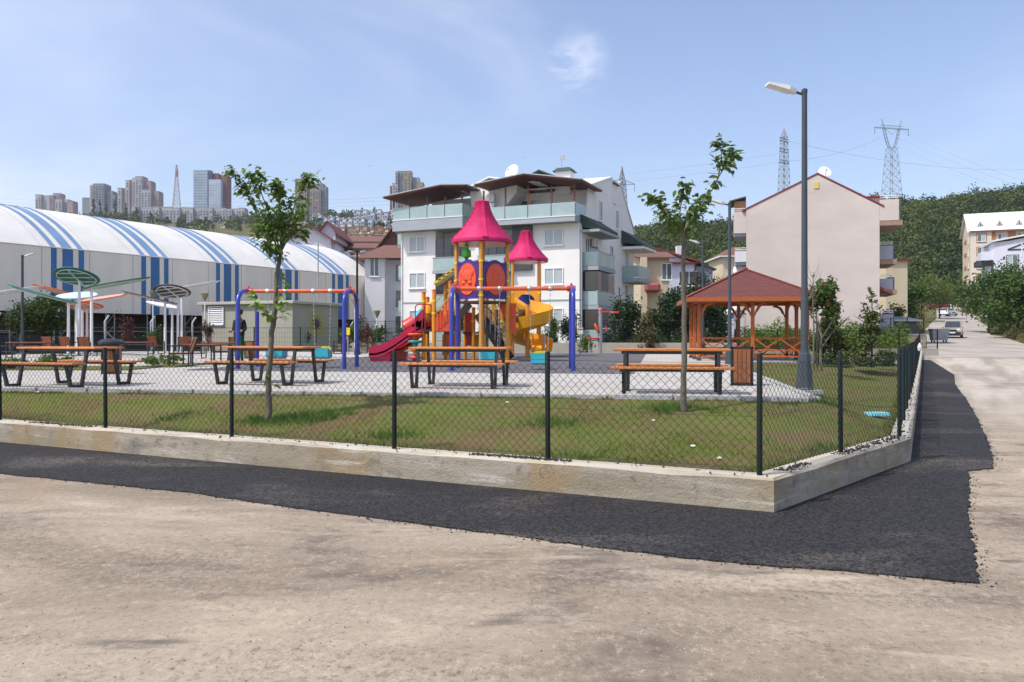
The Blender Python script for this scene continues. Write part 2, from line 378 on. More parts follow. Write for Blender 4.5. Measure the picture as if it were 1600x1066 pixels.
# buildings
M_APT = mat('white_render', (.80, .785, .75), .85, .06, .5, .15, 60, detail=8)
M_APTG = mat('pale_grey_trim', (.34, .37, .40), .75, .06, 1)
M_BEIGE = mat('pinkish_beige_render', (.59, .515, .47), .9, .07, .45, .2, 50, stretch=(.6, .6, 1.6), detail=8)
M_CREAM = mat('cream_render', (.62, .52, .36), .9, .06, .6); M_LILAC = mat('lilac_white_render', (.66, .67, .76), .85, .04, .5)
M_WHITER = mat('cool_white_render', (.66, .66, .69), .85, .05, .5); M_UTIL = mat('sage_render', (.36, .355, .285), .9, .06, .7, .2, 50)
M_UTILR = mat('flat_roof_edge', (.46, .435, .37), .85, .08, 1)
M_PVC = mat('white_window_frame', (.80, .80, .80), .4, .03, 2)
M_GLASS = mat('window_glass', (.10, .125, .14), .06, .35, .6, spec=.8); M_GLASSL = mat('curtained_glass', (.40, .45, .47), .12, .12, 5, spec=.7, stretch=(6, 6, .3))
M_DGLASS = mat('smoked_glass', (.018, .02, .024), .05, .3, .7, spec=.8)
M_FROST = mat('frosted_green_glass', (.34, .45, .44), .22, .1, .8, spec=.6); M_DARKW = mat('dark_cladding', (.05, .055, .065), .5, .15, 2)
M_SOFFIT = mat('red_brown_timber', (.13, .04, .026), .6, .2, 5); M_TILE = mat('brown_roof_tiles', (.16, .075, .055), .85, .18, 6, .4, 25, stretch=(1, 1, 3))
M_REDR = mat('maroon_roof_sheet', (.20, .035, .030), .6, .12, 2); M_GREENR = mat('dark_green_roof', (.03, .06, .045), .7, .15, 3); M_SHEET = mat('white_roof_sheet', (.74, .74, .73), .5, .05, .6)
M_FABRIC = mat('white_hall_fabric', (.66, .645, .605), .75, .07, .6, .06, 3, detail=8); M_FABW = mat('hall_side_curtain', (.86, .78, .68), .85, .07, .5, .1, 3, stretch=(2, 2, .25), detail=8)
M_STRIPE_GLARE = mat('glare_blue_roof_stripe', (.15, .265, .43), .75, .12, .5); M_STRIPE = mat('blue_hall_stripe', (.05, .165, .37), .7, .1, .5); M_HALLIN = mat('hall_lower_dark', (.045, .026, .022), .9, .4, .7)  # roof stripes paler than the wall's: sun glare put into the colour
M_GLOW = mat('lamp_lens', (.7, .7, .68), .3, .05, 4)
M_LOUV = mat('white_louvre', (.78, .78, .78), .5, .03, 2)
M_MURY = mat('mural_yellow', (.44, .37, .05), .85, .25, 9); M_MURP = mat('mural_purple', (.12, .04, .06), .85, .4, 12)
# plants
M_LEAF = mat('young_leaf', (.075, .135, .028), .45, .25, 5, rand=.35, trans=.38, col2=(.16, .25, .055)); M_LEAFY = mat('light_leaf', (.19, .30, .03), .5, .2, 5, rand=.2, trans=.35)
M_BARK = mat('grey_bark', (.135, .115, .085), .9, .3, 14, .6, 40, stretch=(1, 1, .4)); M_DBARK = mat('dark_bark', (.06, .045, .035), .9, .3, 10, .5, 40)
M_GRASS = mat('grass_blades', (.085, .13, .016), .75, .2, 1.3, col2=(.20, .195, .042), trans=.2, spec=.15)
M_TUFT = mat('lush_grass', (.045, .12, .015), .7, .2, 2, col2=(.10, .19, .03), trans=.25, spec=.15)
M_CONIF = mat('conifer_needles', (.028, .055, .018), .7, .3, 2.5, col2=(.085, .13, .035), trans=.12, spec=.2); M_SPRUCE = mat('spruce_needles', (.035, .060, .022), .7, .3, 3, col2=(.12, .15, .045), trans=.15, spec=.2)
M_BUSH = mat('bush_leaves', (.035, .075, .016), .6, .3, 2, col2=(.09, .15, .03), trans=.22, spec=.25); M_DKBUSH = mat('dark_tree_leaves', (.014, .034, .012), .6, .3, 2, col2=(.045, .08, .022), trans=.15, spec=.25)
M_WEED = mat('hedge_leaves', (.075, .14, .02), .7, .3, 1.2, col2=(.16, .23, .045), trans=.25, spec=.2); M_DRY = mat('dry_weeds', (.20, .165, .075), .85, .3, 2, col2=(.12, .14, .045), trans=.2, spec=.1)
M_FOREST = mat('forest_leaves', (.045, .072, .020), .75, .35, .06, col2=(.125, .160, .045), trans=.12, spec=.12); M_RUST = mat('rusty_leaves', (.22, .06, .02), .8, .3, 4, trans=.2)
M_DARKLEAF = mat('maroon_leaves', (.10, .035, .03), .8, .3, 4, trans=.2)
# open ground: dry grass and earth
k = NT('open_ground')
col = k.mix(k.rng(k.noise(.05, 6, .65), .38, .6), (.14, .115, .05), (.075, .09, .028))
col = k.mix(k.mul(k.rng(k.noise(.9, 5, .7), .45, .7), .5), col, (.20, .155, .08))
M_GROUND = k.done('open_ground', col, .95, k.noise(6, 5, .7), .6, .06, .1)

# ------------------------------------------------------------------ terrain
def sstep(a, b, x):
    t = np.clip((x - a) / (b - a), 0, 1); return t * t * (3 - 2 * t)
PY = [-200, 25, 48, 60, 88, 120, 154, 175, 190]; PZ = [-.72, -.72, -.44, -.05, .81, 2.7, 4.8, 7.0, 8.6]
def hgt(X, Y):                                  # height of the open ground
    X = np.asarray(X, float); Y = np.asarray(Y, float)
    base = np.interp(Y, PY, PZ)
    q = X / np.maximum(Y, 30)
    t = np.maximum(Y - 190, 0)
    left = t * .166 * (1 - .35 * sstep(900, 1500, Y)); left = np.minimum(left, 132 + .01 * t)
    und = 1 + .035 * np.sin(X / 31.) + .03 * np.sin(X / 13. + 1.7)
    right = 64 * sstep(190, 420, Y) * und * np.interp(q, [.10, .19, .27, .36, .43, .55, .7], [.60, .63, .68, .77, .83, .88, .87]) - .05 * np.maximum(Y - 450, 0)
    k = sstep(-.02, .14, q)
    far = left * (1 - k) + right * k - 22 * np.exp(-((q - .04) / .06) ** 2) * sstep(200, 500, Y)
    return base + far
xs = np.concatenate([-np.geomspace(1700, 62, 40), np.arange(-60, 130, 4.0), np.geomspace(132, 1700, 50)])
ys = np.concatenate([np.arange(-60, 200, 4.0), np.arange(200, 480, 9.0), np.geomspace(490, 1800, 30)])
GX, GY = np.meshgrid(xs, ys); GZ = hgt(GX, GY) - .10
V = np.stack([GX, GY, GZ], -1).reshape(-1, 3); nx, ny = len(xs), len(ys)
I = np.arange(nx * ny).reshape(ny, nx)
F = np.stack([I[:-1, :-1], I[:-1, 1:], I[1:, 1:], I[1:, :-1]], -1).reshape(-1, 4)
tag(np_mesh('ground', V, F, M_GROUND, smooth=True), 'open earth and dry grass rising to the hills', kind='structure')

# ------------------------------------------------------------------ road: dusty forecourt, then the back road running up between the houses
WC1 = Vector((2.46, 7.69)); WC2 = Vector((5.28, 10.85)); SIDE = Vector((.4508, .8926)); FRONT = Vector((-.8985, .4389))
def side_x(Y): return WC2.x + .505 * (Y - WC2.y)
yy = np.concatenate([np.arange(-14, 14, 2.0), np.arange(14, 62, 3.0)])
rows = []
for Y in yy:
    xl = -60 if Y < 36 else side_x(Y) - .8 - 60 * max(0, (48 - Y) / 12.0) ** 2
    xr = 60 if Y < 46 else max(side_x(Y) + 8.6, 60 - (Y - 46) * 1.45)
    rows.append([(xl + (xr - xl) * t, Y) for t in np.linspace(0, 1, 16)])
A = np.array(rows); Z = np.interp(A[..., 1], PY, PZ)[..., None]
I = np.arange(A.shape[0] * 16).reshape(-1, 16)
F = np.stack([I[:-1, :-1], I[:-1, 1:], I[1:, 1:], I[1:, :-1]], -1).reshape(-1, 4)
tag(np_mesh('forecourt_road', np.concatenate([A, Z], -1).reshape(-1, 3), F, M_ROAD), 'dusty pale tan old road surface in the foreground', kind='structure')
rows = []
for Y in np.arange(50, 186, 3.0):
    wv = 1.5 * math.sin(Y / 17.) * (Y > 90)
    l, r = side_x(Y) + .3 + wv * .5 + max(0, Y - 120) * .05, side_x(Y) + 8.6 + wv
    rows.append([(l + (r - l) * t, Y, float(hgt(l + (r - l) * t, Y)) + .012) for t in np.linspace(0, 1, 8)])
A = np.array(rows); I = np.arange(A.shape[0] * 8).reshape(-1, 8)
F = np.stack([I[:-1, :-1], I[:-1, 1:], I[1:, 1:], I[1:, :-1]], -1).reshape(-1, 4)
tag(np_mesh('back_road', A.reshape(-1, 3), F, M_BACKROAD), 'grey concrete road climbing away between the houses', kind='structure')

# asphalt strip along the wall, ragged edges, 3 cm thick
def gpt(x, y): d = 1.67 * 1280 / (y - 525); return (WX(x, d), d)
fr = [gpt(*p) for p in ((1532, 913), (1480, 909), (1400, 901), (1320, 893), (1240, 889), (1150, 881), (1060, 872), (950, 858), (870, 848), (800, 838), (700, 826), (600, 812), (500, 800), (400, 786), (300, 771), (200, 761), (100, 751), (0, 741))]
fr += [(fr[-1][0] - 4 * i, fr[-1][1] + 2.05 * i) for i in range(1, 4)]
rt = [gpt(*p) for p in ((1528, 895), (1522, 862), (1516, 830), (1513, 800), (1515, 770), (1513, 737), (1552, 733), (1549, 712), (1543, 690), (1533, 668), (1522, 645), (1508, 622), (1492, 602))] + [(17.9, 33.2), (20.9, 40.0), (24.1, 47.2)]
def jag(pts, amp, n=7):
    o = []
    for a, b in zip(pts[:-1], pts[1:]):
        m_ = max(1, int(math.hypot(b[0] - a[0], b[1] - a[1]) / .075))
        for i in range(m_):
            t = i / m_; o.append((a[0] + (b[0] - a[0]) * t + random.gauss(0, amp), a[1] + (b[1] - a[1]) * t + random.gauss(0, amp)))
    return o + [pts[-1]]
frj = jag(fr, .010); rtj = jag([fr[0]] + rt, .013)
inner = [tuple(WC2 + SIDE * s + Vector((-.1, .05))) for s in (41, 30, 20, 10, 4)] + [tuple(WC2 + Vector((-.12, .1)))] + [tuple(WC1 + (WC2 - WC1) * t + Vector((-.08, .08))) for t in (.66, .33)] + [tuple(WC1 + Vector((0, .12)))] + [tuple(WC1 + FRONT * s + Vector((.06, .1))) for s in (2, 5, 8, 12, 16, 21, 26)]
outer = list(reversed(frj)) + rtj[1:]           # far left ... corner ... far right
import bmesh
def rz(x, y): return float(np.interp(y, PY, PZ))
from mathutils.geometry import delaunay_2d_cdt
poly = outer + inner; np_ = len(poly)
vo, _, fo, _, _, _ = delaunay_2d_cdt([Vector(p) for p in poly], [(i, (i + 1) % np_) for i in range(np_)], [], 1, 1e-5)
AV = [(v.x, v.y, rz(v.x, v.y) + .014) for v in vo]; AF = [tuple(f) for f in fo]; n0 = len(AV)
AV += [(x, y, rz(x, y) + .0138) for x, y in outer] + [(x, y, rz(x, y) - .02) for x, y in outer]; no = len(outer)
AF += [(n0 + i, n0 + i + 1, n0 + no + i + 1, n0 + no + i) for i in range(no - 1)]
me = bpy.data.meshes.new('asphalt_strip'); me.from_pydata(AV, [], AF); me.materials.append(M_ASPH)
tag(mkobj('asphalt_strip', me), 'fresh black asphalt strip laid along the low wall', kind='structure')
# asphalt crumbs spilling past its ragged edge, pebbles and grit on the dusty road
def pebbles(name, pts, smin, smax, m, label):
    n = len(pts); rng = RNG
    tet = np.array([[1, 0, -.4], [-.5, .87, -.4], [-.5, -.87, -.4], [.1, .05, .7]]); F0 = np.array([[0, 1, 3], [1, 2, 3], [2, 0, 3], [0, 2, 1]])
    s = rng.uniform(smin, smax, (n, 1, 1)) * rng.uniform(.6, 1.4, (n, 1, 3)); a = rng.uniform(0, 6.28, n); c, si = np.cos(a), np.sin(a)
    T = tet[None] * s; X = T[..., 0] * c[:, None] - T[..., 1] * si[:, None]; Y = T[..., 0] * si[:, None] + T[..., 1] * c[:, None]
    V = np.stack([X, Y, T[..., 2]], -1) + np.asarray(pts)[:, None, :]
    F = (np.arange(n)[:, None, None] * 4 + F0[None]).reshape(-1, 3)
    return tag(np_mesh(name, V.reshape(-1, 3), F, m), label, kind='stuff')
M_CRUMB = mat('asphalt_crumbs', (.03, .03, .032), .8, .3, 20); M_GRIT = mat('pale_grit', (.36, .30, .23), .9, .35, 20)
pts = []
for (x, y) in frj + rtj:
    for _ in range(3 if y < 14 else 1): pts.append((x + random.gauss(0, .05), y + random.gauss(0, .04), rz(x, y) + .004))
pebbles('asphalt_crumbs', pts, .004, .016, M_CRUMB, 'black asphalt crumbs scattered along the strip edge')
pts = []
while len(pts) < 7000:
    d = 3.2 + 11 * random.random() ** 1.5; x = random.uniform(-.75, .75) * d
    pts.append((x, d, -.72))
pebbles('road_grit', pts, .002, .0075, M_GRIT, 'fine pale grit lying on the dusty road')
pts = [(random.uniform(-.7, .1) * d, d, -.72) for d in (random.uniform(4, 8) for _ in range(420))]
pebbles('dark_grit', pts, .003, .010, M_CRUMB, 'small dark stones lying on the dusty road')

# ------------------------------------------------------------------ low wall
WT = -.385
def wall_line():
    L = [(WC1 + FRONT * 26, 'f')] + [(WC1 + FRONT * s, 'f') for s in np.arange(25.5, .01, -.5)] + [(WC1, 'c')]
    n = 8
    L += [(WC1 + (WC2 - WC1) * (i / n), 'm') for i in range(1, n)] + [(WC2, 'c')]
    L += [(WC2 + SIDE * s, 's') for s in np.arange(.5, 47, .75)]
    return [p for p, _ in L]
WLN = wall_line(); TH = .24
def inward(i):
    a = WLN[max(i - 1, 0)]; b = WLN[min(i + 1, len(WLN) - 1)]; d1 = (WLN[i] - a); d2 = (b - WLN[i])
    ns = []
    for d in (d1, d2):
        if d.length > 1e-6: d = d.normalized(); ns.append(Vector((-d.y, d.x)))
    n = sum(ns, Vector((0, 0))); n.normalize(); k = n.dot(ns[0]); return n * (TH / max(k, .3))
wv = []; wf = []
for i, p in enumerate(WLN):
    q = p + inward(i); zb = rz(p.x, p.y); zt = zb + .335; j = [random.gauss(0, .006) for _ in range(6)]
    ch = .022 + abs(random.gauss(0, .010))
    jn = (q - p).normalized()
    wv += [(p.x, p.y, zb - .1), (p.x + j[0] * .6, p.y + j[0] * .6, zt - ch), (p.x + jn.x * ch, p.y + jn.y * ch, zt + j[1] * .5), (q.x, q.y, zt + .004 + j[2] * .5), (q.x, q.y, zb - .1)]
    if i:
        a, b = (i - 1) * 5, i * 5
        wf += [(a + k, a + k + 1, b + k + 1, b + k) for k in range(4)]
wf += [tuple(range(5)), tuple(len(wv) - 5 + k for k in range(5))[::-1]]
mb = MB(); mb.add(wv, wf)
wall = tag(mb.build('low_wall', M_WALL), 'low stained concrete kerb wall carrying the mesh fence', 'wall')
# rubble left on the wall top
pts = []
def crumbs(p, q, n, sx=.05):
    p, q = Vector(p), Vector(q); d = (q - p); nn = Vector((-d.y, d.x)).normalized(); nn = -nn if nn.y < 0 else nn
    for _ in range(n):
        c = p + d * random.random() + nn * (.11 + random.gauss(0, sx)); pts.append((c.x, c.y, rz(c.x, c.y) + .345))
crumbs(WC1 + FRONT * 2.1, WC1 + FRONT * 3.3, 380, .03); crumbs(WC1 + FRONT * 9.6, WC1 + FRONT * 11, 260, .04); crumbs(WC1 + (WC2 - WC1) * .1, WC1 + (WC2 - WC1) * .25, 90); crumbs(WC1 + (WC2 - WC1) * .45, WC1 + (WC2 - WC1) * .98, 300, .06)
crumbs(WC2, WC2 + SIDE * 12, 220, .06); crumbs(WC1, WC1 + FRONT * 12, 160, .07)
pebbles('wall_rubble', pts, .006, .020, M_CRUMB, 'black asphalt crumbs lying along the wall top')

# ------------------------------------------------------------------ chain link fence
fence = thing('mesh_fence', 'dark green chain link fence on posts along the low wall', 'fence', (0, 0, 0))
def off(p, dr): n = Vector((-dr.y, dr.x)); return p + n * -.12 if False else p + Vector((-dr.y, dr.x)) * 0
def inset(p, dr):                               # centre line of the wall
    n = Vector((dr.y, -dr.x)) if (Vector((dr.y, -dr.x))).y > 0 or False else Vector((-dr.y, dr.x))
    return p + n * .12
c1 = WC1 + Vector((-.085, .17)); c2 = WC2 + Vector((-.13, .04))
posts = [c1 + FRONT * s for s in (11.63, 9.02, 6.5, 4.22, 2.25)]
PX = [(0, 115), (165, 128), (362, 147), (616, 162), (856, 174)]
posts = []
for (x, h) in PX:                               # spacing read along the wall line
    t = (x - 800) / 1280.0; s = (t * c1.y - c1.x) / (FRONT.x - t * FRONT.y); posts.append(c1 + FRONT * s)
pl = [posts[0] + FRONT * 2.4, *posts, c1, c1 + (c2 - c1) * .5, c2]
sl = [c2 + SIDE * s for s in np.arange(2.3, 46, 2.35)]
line = pl + sl
PH = 1.15
def post_mb(h): 
    mb = MB(); r = .028; mb.lathe([(r, 0), (r, h - .01), (r * .8, h)], 10); return mb
pm = post_mb(PH + .02).mesh('post', M_FPOST, True)
bracem = MB(); bracem.lathe([(.045, 0), (.045, .006), (.03, .007)], 10); bracem = bracem.mesh('base_plate', M_FPOST)
for p in line:
    z = rz(p.x, p.y) + .332
    o = mkobj('post', pm, fence); o.location = (p.x, p.y, z); o.rotation_euler = (random.gauss(0, .006), random.gauss(0, .006), 0)
for bi, (a, b) in enumerate(zip(line[:-1], line[1:])):
    L = (b - a).length; u = (b - a) / L; nrm = Vector((-u.y, u.x)); far = a.y > 30
    p = .0455 if not far else .091
    r = .0025 if not far else .0036
    nw = max(1, int(L / p)); p = L / nw; nv = int(1.06 / p); zz0, zz1 = rz(a.x, a.y) + .345, rz(b.x, b.y) + .345
    i = np.arange(nw)[:, None]; kk = np.arange(nv + 1)[None, :]
    U = (i + ((kk + i) % 2)) * p; Vv = kk * p + .02 + 0 * i
    sag = .012 * np.sin(U * 2.1 + bi) * (Vv / 1.1); off_n = np.where((kk + i) % 2, .0016, -.0016) + .01 * np.sin(U * 1.3 + bi * 2) * np.sin(Vv * 2.5)
    Pp = np.stack([a.x + u.x * U + nrm.x * off_n, a.y + u.y * U + nrm.y * off_n, zz0 + (zz1 - zz0) * U / L + Vv - sag], -1)
    S, E = Pp[:, :-1].reshape(-1, 3), Pp[:, 1:].reshape(-1, 3)
    # knuckled ends above the top wire and the three strung wires
    hs = []
    for hz in (.06, .55, 1.07):
        g = np.linspace(0, L, 9); w3 = np.stack([a.x + u.x * g + nrm.x * .004, a.y + u.y * g + nrm.y * .004, zz0 + (zz1 - zz0) * g / L + hz - .01 * np.sin(g / L * 3.14)], -1); hs.append(w3)
    S = np.concatenate([S] + [h[:-1] for h in hs]); E = np.concatenate([E] + [h[1:] for h in hs])
    Vm, Fm = np_wires(S, E, r)
    tag(np_mesh('chain_link_mesh', Vm, Fm, M_WIRE, fence), kind='stuff')

# ------------------------------------------------------------------ park ground: lawn, paving, rubber floor
PA = R(-10); E1 = Vector((math.cos(PA), math.sin(PA))); E2 = Vector((-math.sin(PA), math.cos(PA)))
def pk(a, b): return E1 * a + E2 * b             # park grid -> world
def slab(name, a0, a1, b0, b1, z0, z1, m, label, bev=.0):
    o = MB().box(a0, a1, b0, b1, z0, z1).build(name, m); o.rotation_euler = (0, 0, PA); return tag(o, label, kind='structure')
slab('paving', -32, 2.3, 13.0, 46, -.25, 0, M_PAVE, 'pale concrete paving of the picnic area')
slab('path', 2.31, 8.5, 31.2, 36.8, -.3, -.006, M_PAVE, 'pale paved path running past the gazebo')
slab('rubber_floor', -12.6, -.55, 20.6, 45, -.05, .012, M_RUBBER, 'dark grey rubber safety floor of the playground')
kerb = thing('kerb', 'row of grey kerb stones edging the picnic paving', 'kerb', (0, 0, 0), PA)
km = MB().bbox(0, .97, -.06, .06, -.3, .045, .012).mesh('kerb_stone', M_KERB)
def kerbs(a0, b0, a1, b1):
    n = max(1, int(round(math.hypot(a1 - a0, b1 - b0)))); ang = math.atan2(b1 - b0, a1 - a0); s = math.hypot(a1 - a0, b1 - b0) / n
    for i in range(n):
        o = mkobj('kerb_stone', km, kerb); o.location = (a0 + (a1 - a0) * i / n, b0 + (b1 - b0) * i / n, random.gauss(-.01, .004)); o.rotation_euler = (0, 0, ang); o.scale = (s, 1, 1)
kerbs(2.37, 12.9, 2.37, 31.1); kerbs(2.5, 31.1, 8.5, 31.1); kerbs(2.5, 36.9, 9.9, 36.9); kerbs(-26, 12.93, 2.3, 12.93)
kerbs(-12.7, 20.55, -12.7, 45)
# lawn sheet
def seg_dist(P, a, b):
    a, b = np.array(a), np.array(b); d = b - a; t = np.clip(((P - a) @ d) / (d @ d), 0, 1); return np.linalg.norm(P - (a + t[:, None] * d), axis=1)
def wall_side(P):                                # >0 inside the park
    o = np.ones(len(P)) * 1e9
    for a, d in ((WC1, FRONT * -1), (WC1, (WC2 - WC1).normalized()), (WC2, SIDE)):
        n = np.array([-d.y, d.x]); o = np.minimum(o, (P - np.array(a)) @ n)
    return o
def pave_dist(P):
    a = P @ np.array(E1); b = P @ np.array(E2)
    d1 = np.maximum(np.maximum(a - 2.3, 12.95 - b), 0); d2 = np.maximum(np.maximum(31.1 - b, 2.3 - a), 0) + np.maximum(b - 36.9, 0)
    return np.minimum(d1, d2)
def lawn_z(P):
    dw = np.maximum(wall_side(P) - .2, 0); dp = pave_dist(P); tot = np.minimum(4.2, dw + dp + 1e-6)
    t = np.clip(dw / tot, 0, 1); t = t * t * (3 - 2 * t); wz = np.interp(P[:, 1], PY, PZ) + .31
    bump = .012 * np.sin(P[:, 0] * 2.3 + P[:, 1]) + .010 * np.sin(P[:, 1] * 3.1 - P[:, 0] * 1.3)
    return wz * (1 - t) - .035 * t + bump * np.minimum(1, dp)
gx = np.arange(-24, 30, .2); gy = np.arange(7.5, 60, .2); LX, LY = np.meshgrid(gx, gy); P = np.stack([LX.ravel(), LY.ravel()], 1)
lz = lawn_z(P); ok = (wall_side(P) > .12) & ((pave_dist(P) > -.01) & ((P @ np.array(E2) < 13.6) | (P @ np.array(E1) > 1.7))) & (P @ np.array(E2) < 47)
I = np.arange(len(P)).reshape(LX.shape); okm = ok.reshape(LX.shape)
Fq = np.stack([I[:-1, :-1], I[:-1, 1:], I[1:, 1:], I[1:, :-1]], -1)[okm[:-1, :-1] & okm[:-1, 1:] & okm[1:, 1:] & okm[1:, :-1]]
used, inv = np.unique(Fq, return_inverse=True)
tag(np_mesh('lawn', np.column_stack([P, lz])[used], inv.reshape(Fq.shape), M_SOIL, smooth=True), 'thin patchy lawn between wall and paving', kind='structure')
def blades(name, P2, z, hmin, hmax, wd, m, label, lean=.5):
    n = len(P2); a = RNG.uniform(0, 6.28, n); h = RNG.uniform(hmin, hmax, n); ln = RNG.normal(0, lean, (n, 2)) * h[:, None]
    B = np.column_stack([P2, z]); dx = np.stack([np.cos(a), np.sin(a), 0 * a], 1) * (wd * RNG.uniform(.6, 1.4, n))[:, None]
    T = B + np.column_stack([ln, h]); V = np.stack([B - dx, B + dx, T], 1).reshape(-1, 3)
    return tag(np_mesh(name, V, np.arange(3 * n).reshape(n, 3), m), label, kind='stuff')
def patch(P):                                    # bare earth patches
    x, y = P[:, 0], P[:, 1]
    return np.sin(x * 1.7 + 1.3 * np.sin(y * 1.1)) + np.sin(y * 2.3 + 1.1 * np.sin(x * .9 + 2)) + .7 * np.sin(x * 4.1 - y * 3.3) + .6 * np.sin(x * 6.7 + y * 5.1)
n = 330000; d = 7.2 + 34 * RNG.random(n) ** 1.7; xx = RNG.uniform(-.72, .62, n) * d; P = np.column_stack([xx, d])
keep = (wall_side(P) > .27) & (pave_dist(P) > .07) & (P @ np.array(E2) < 46)
keep &= RNG.random(n) < np.clip(.58 + .38 * patch(P), .03, 1); P = P[keep]
sc = np.clip(P[:, 1] / 11, 1, 3)
blades('lawn_grass', P, lawn_z(P) - .004, .015, .045, .0045, M_GRASS, 'short thin olive lawn grass', .7)
for (nm_, q_, hh0, cnt) in (('wall_edge_grass', .30, .11, 5200), ('kerb_edge_grass', 0, .07, 5200)):
    if q_:
        sp_ = [WC1 + FRONT * s for s in (16, 0)] + [WC2, WC2 + SIDE * 20]; P = []
        for A_, B_ in zip(sp_[:-1], sp_[1:]):
            t_ = RNG.random(int(cnt * (B_ - A_).length / 40)); P.append(np.array(A_)[None] + t_[:, None] * np.array(B_ - A_)[None])
        P = np.concatenate(P) + RNG.normal(0, .05, (sum(len(p) for p in P), 2)); nn_ = np.where(P[:, :1] < WC1.x, [[.44, .90]], np.where(P[:, 1:] < WC2.y, [[-.746, .666]], [[-.8926, .4508]])); P = P + nn_ * .31
    else: a_ = RNG.uniform(-16, 2.2, cnt); P = a_[:, None] * np.array(E1) + (12.80 - np.abs(RNG.normal(0, .05, cnt)))[:, None] * np.array(E2)
    P = P[(patch(P * 1.7) > -.3) & (wall_side(P) > .26) & (pave_dist(P) > .05)]; blades(nm_, P, lawn_z(P) - .004, .03, hh0, .005, M_GRASS, 'longer grass fringe along the ' + ('wall' if q_ else 'kerb'), .4)
cs = np.array([(-3.55, 12.15, .34, 1), (2.42, 11.65, .33, 1), (-2.7, 11.9, .3, .5), (-5.3, 12.6, .3, .4), (.6, 11.0, .3, .4), (1.0, 9.0, .35, .4), (3.6, 9.8, .3, .4), (-1.7, 10.6, .3, .4), (4.6, 12.4, .2, .5)])
Pt = []
for (x, y, r, dn) in cs: Pt.append(RNG.normal(0, 1, (int(1500 * dn), 2)) * np.array([r * .85, r * .6]) + np.array([x, y]))
P = np.concatenate(Pt); P = P[patch(P * 2.1) > -.5]; P = P[(wall_side(P) > .28) & (pave_dist(P) > .05)]
blades('grass_tufts', P, lawn_z(P) - .004, .04, .13, .005, M_TUFT, 'lusher green grass tufts round the tree feet', .45)

# ------------------------------------------------------------------ picnic tables
def make_table(rails_x=(-.74, .74)):
    t = thing('picnic_table', '-', 'table', group='picnic tables in the front row')
    pl = {}
    def plank(name, L, wd, th, m, y, z):
        key = (L, wd, th); 
        if key not in pl: pl[key] = MB().bbox(-L / 2, L / 2, -wd / 2, wd / 2, -th / 2, th / 2, .007).mesh('plank', m)
        o = mkobj('plank', pl[key], None); o.location = (0, y, z); return o
    top = MB()
    for x in rails_x: top.box(x - .03, x + .03, -.33, .33, .66, .70)
    for y in (-.30, .30): top.box(-.80, .80, y - .02, y + .02, .655, .702)
    top = top.build('table_top', M_BLACK, t)
    for i in range(5):
        o = plank('plank', 1.86, .132, .038, M_WOOD, -.28 + .14 * i, .722); o.parent = top
    for sy in (-1, 1):
        b = MB()
        for x in rails_x: b.box(x - .03, x + .03, sy * .72 - .16, sy * .72 + .16, .39, .425)
        b.box(-.80, .80, sy * .72 - .02, sy * .72 + .02, .388, .4245)
        b = b.build('bench', M_BLACK, t)
        for i in range(2):
            o = plank('plank', 1.9, .15, .038, M_WOOD, sy * .72 + (-.08 + .16 * i), .446); o.parent = b
    for x in rails_x:
        for sy in (-1, 1):                      # U-shaped leg: bench leg, foot bar, table leg
            l = MB()
            l.beam((x, sy * .80, .40), (x, sy * .70, .0), .055, .05, (1, 0, 0)); l.beam((x, sy * .725, .0275), (x, sy * .43, .0275), .05, .055)
            l.beam((x, sy * .46, .0), (x, sy * .33, .67), .055, .05, (1, 0, 0)); l.build('leg', M_BLACK, t)
    return t
tb = make_table()
TB = [(59, 606, 17, 'long picnic table with attached benches at the left edge, beside a wooden bin'), (391, 602, 17, 'picnic table with attached benches left of the red slide, before the left swing'),
      (706, 607.6, 10, 'picnic table with attached benches directly in front of the pink-roofed play tower'), (1049, 620, 11, 'picnic table with attached benches behind the thin tree, beside the bin and tall lamp post')]
for i, (x, y, a, lab) in enumerate(TB):
    o = tb if i == 0 else copy_tree(tb)
    d = GD(y); a = R(a); c = Vector((WX(x, d), d)) + Vector((math.sin(a), math.cos(a))) * .72
    o.location = (c.x, c.y, .0); o.rotation_euler = (0, 0, -a); o['label'] = lab

# ------------------------------------------------------------------ litter bins
def make_bin():
    t = thing('litter_bin', '-', 'bin', group='slatted litter bins')
    f = MB()
    for sx in (-.19, .19):
        for sy in (-.19, .19): f.box(sx - .018, sx + .018, sy - .018, sy + .018, 0, .74)
    for z in (.02, .71):
        f.box(-.208, .208, -.208, -.176, z, z + .032); f.box(-.208, .208, .176, .208, z, z + .032); f.box(-.208, -.176, -.175, .175, z, z + .032); f.box(.176, .208, -.175, .175, z, z + .032)
    f.build('frame', M_BLACK, t); MB().box(-.165, .165, -.165, .165, .05, .66).build('liner', M_BLACK, t)
    sm = MB().bbox(-.0365, .0365, -.009, .009, .06, .705, .004).mesh('slat', M_BIN)
    for s in range(4):
        for i in range(4):
            o = mkobj('slat', sm, t); a = s * math.pi / 2; u = -.12 + .08 * i
            o.location = (u * math.cos(a) + .192 * math.sin(a), u * math.sin(a) - .192 * math.cos(a), 0); o.rotation_euler = (0, 0, a)
    return t
bn = make_bin()
d = GD(602); bn.location = (WX(1159, d), d, 0); bn.rotation_euler = (0, 0, R(-14)); bn['label'] = 'wood slatted litter bin standing at the right end of the rightmost picnic table'
o = copy_tree(bn); d = GD(585); o.location = (WX(168, d), d + .2, 0); o.rotation_euler = (0, 0, R(18)); o['label'] = 'wood slatted litter bin with a dark lid behind the leftmost picnic table'
MB().lathe([(.31, .745), (.31, .80), (.22, .86), (.07, .88)], 16).build('lid', M_BLACK, o, True)
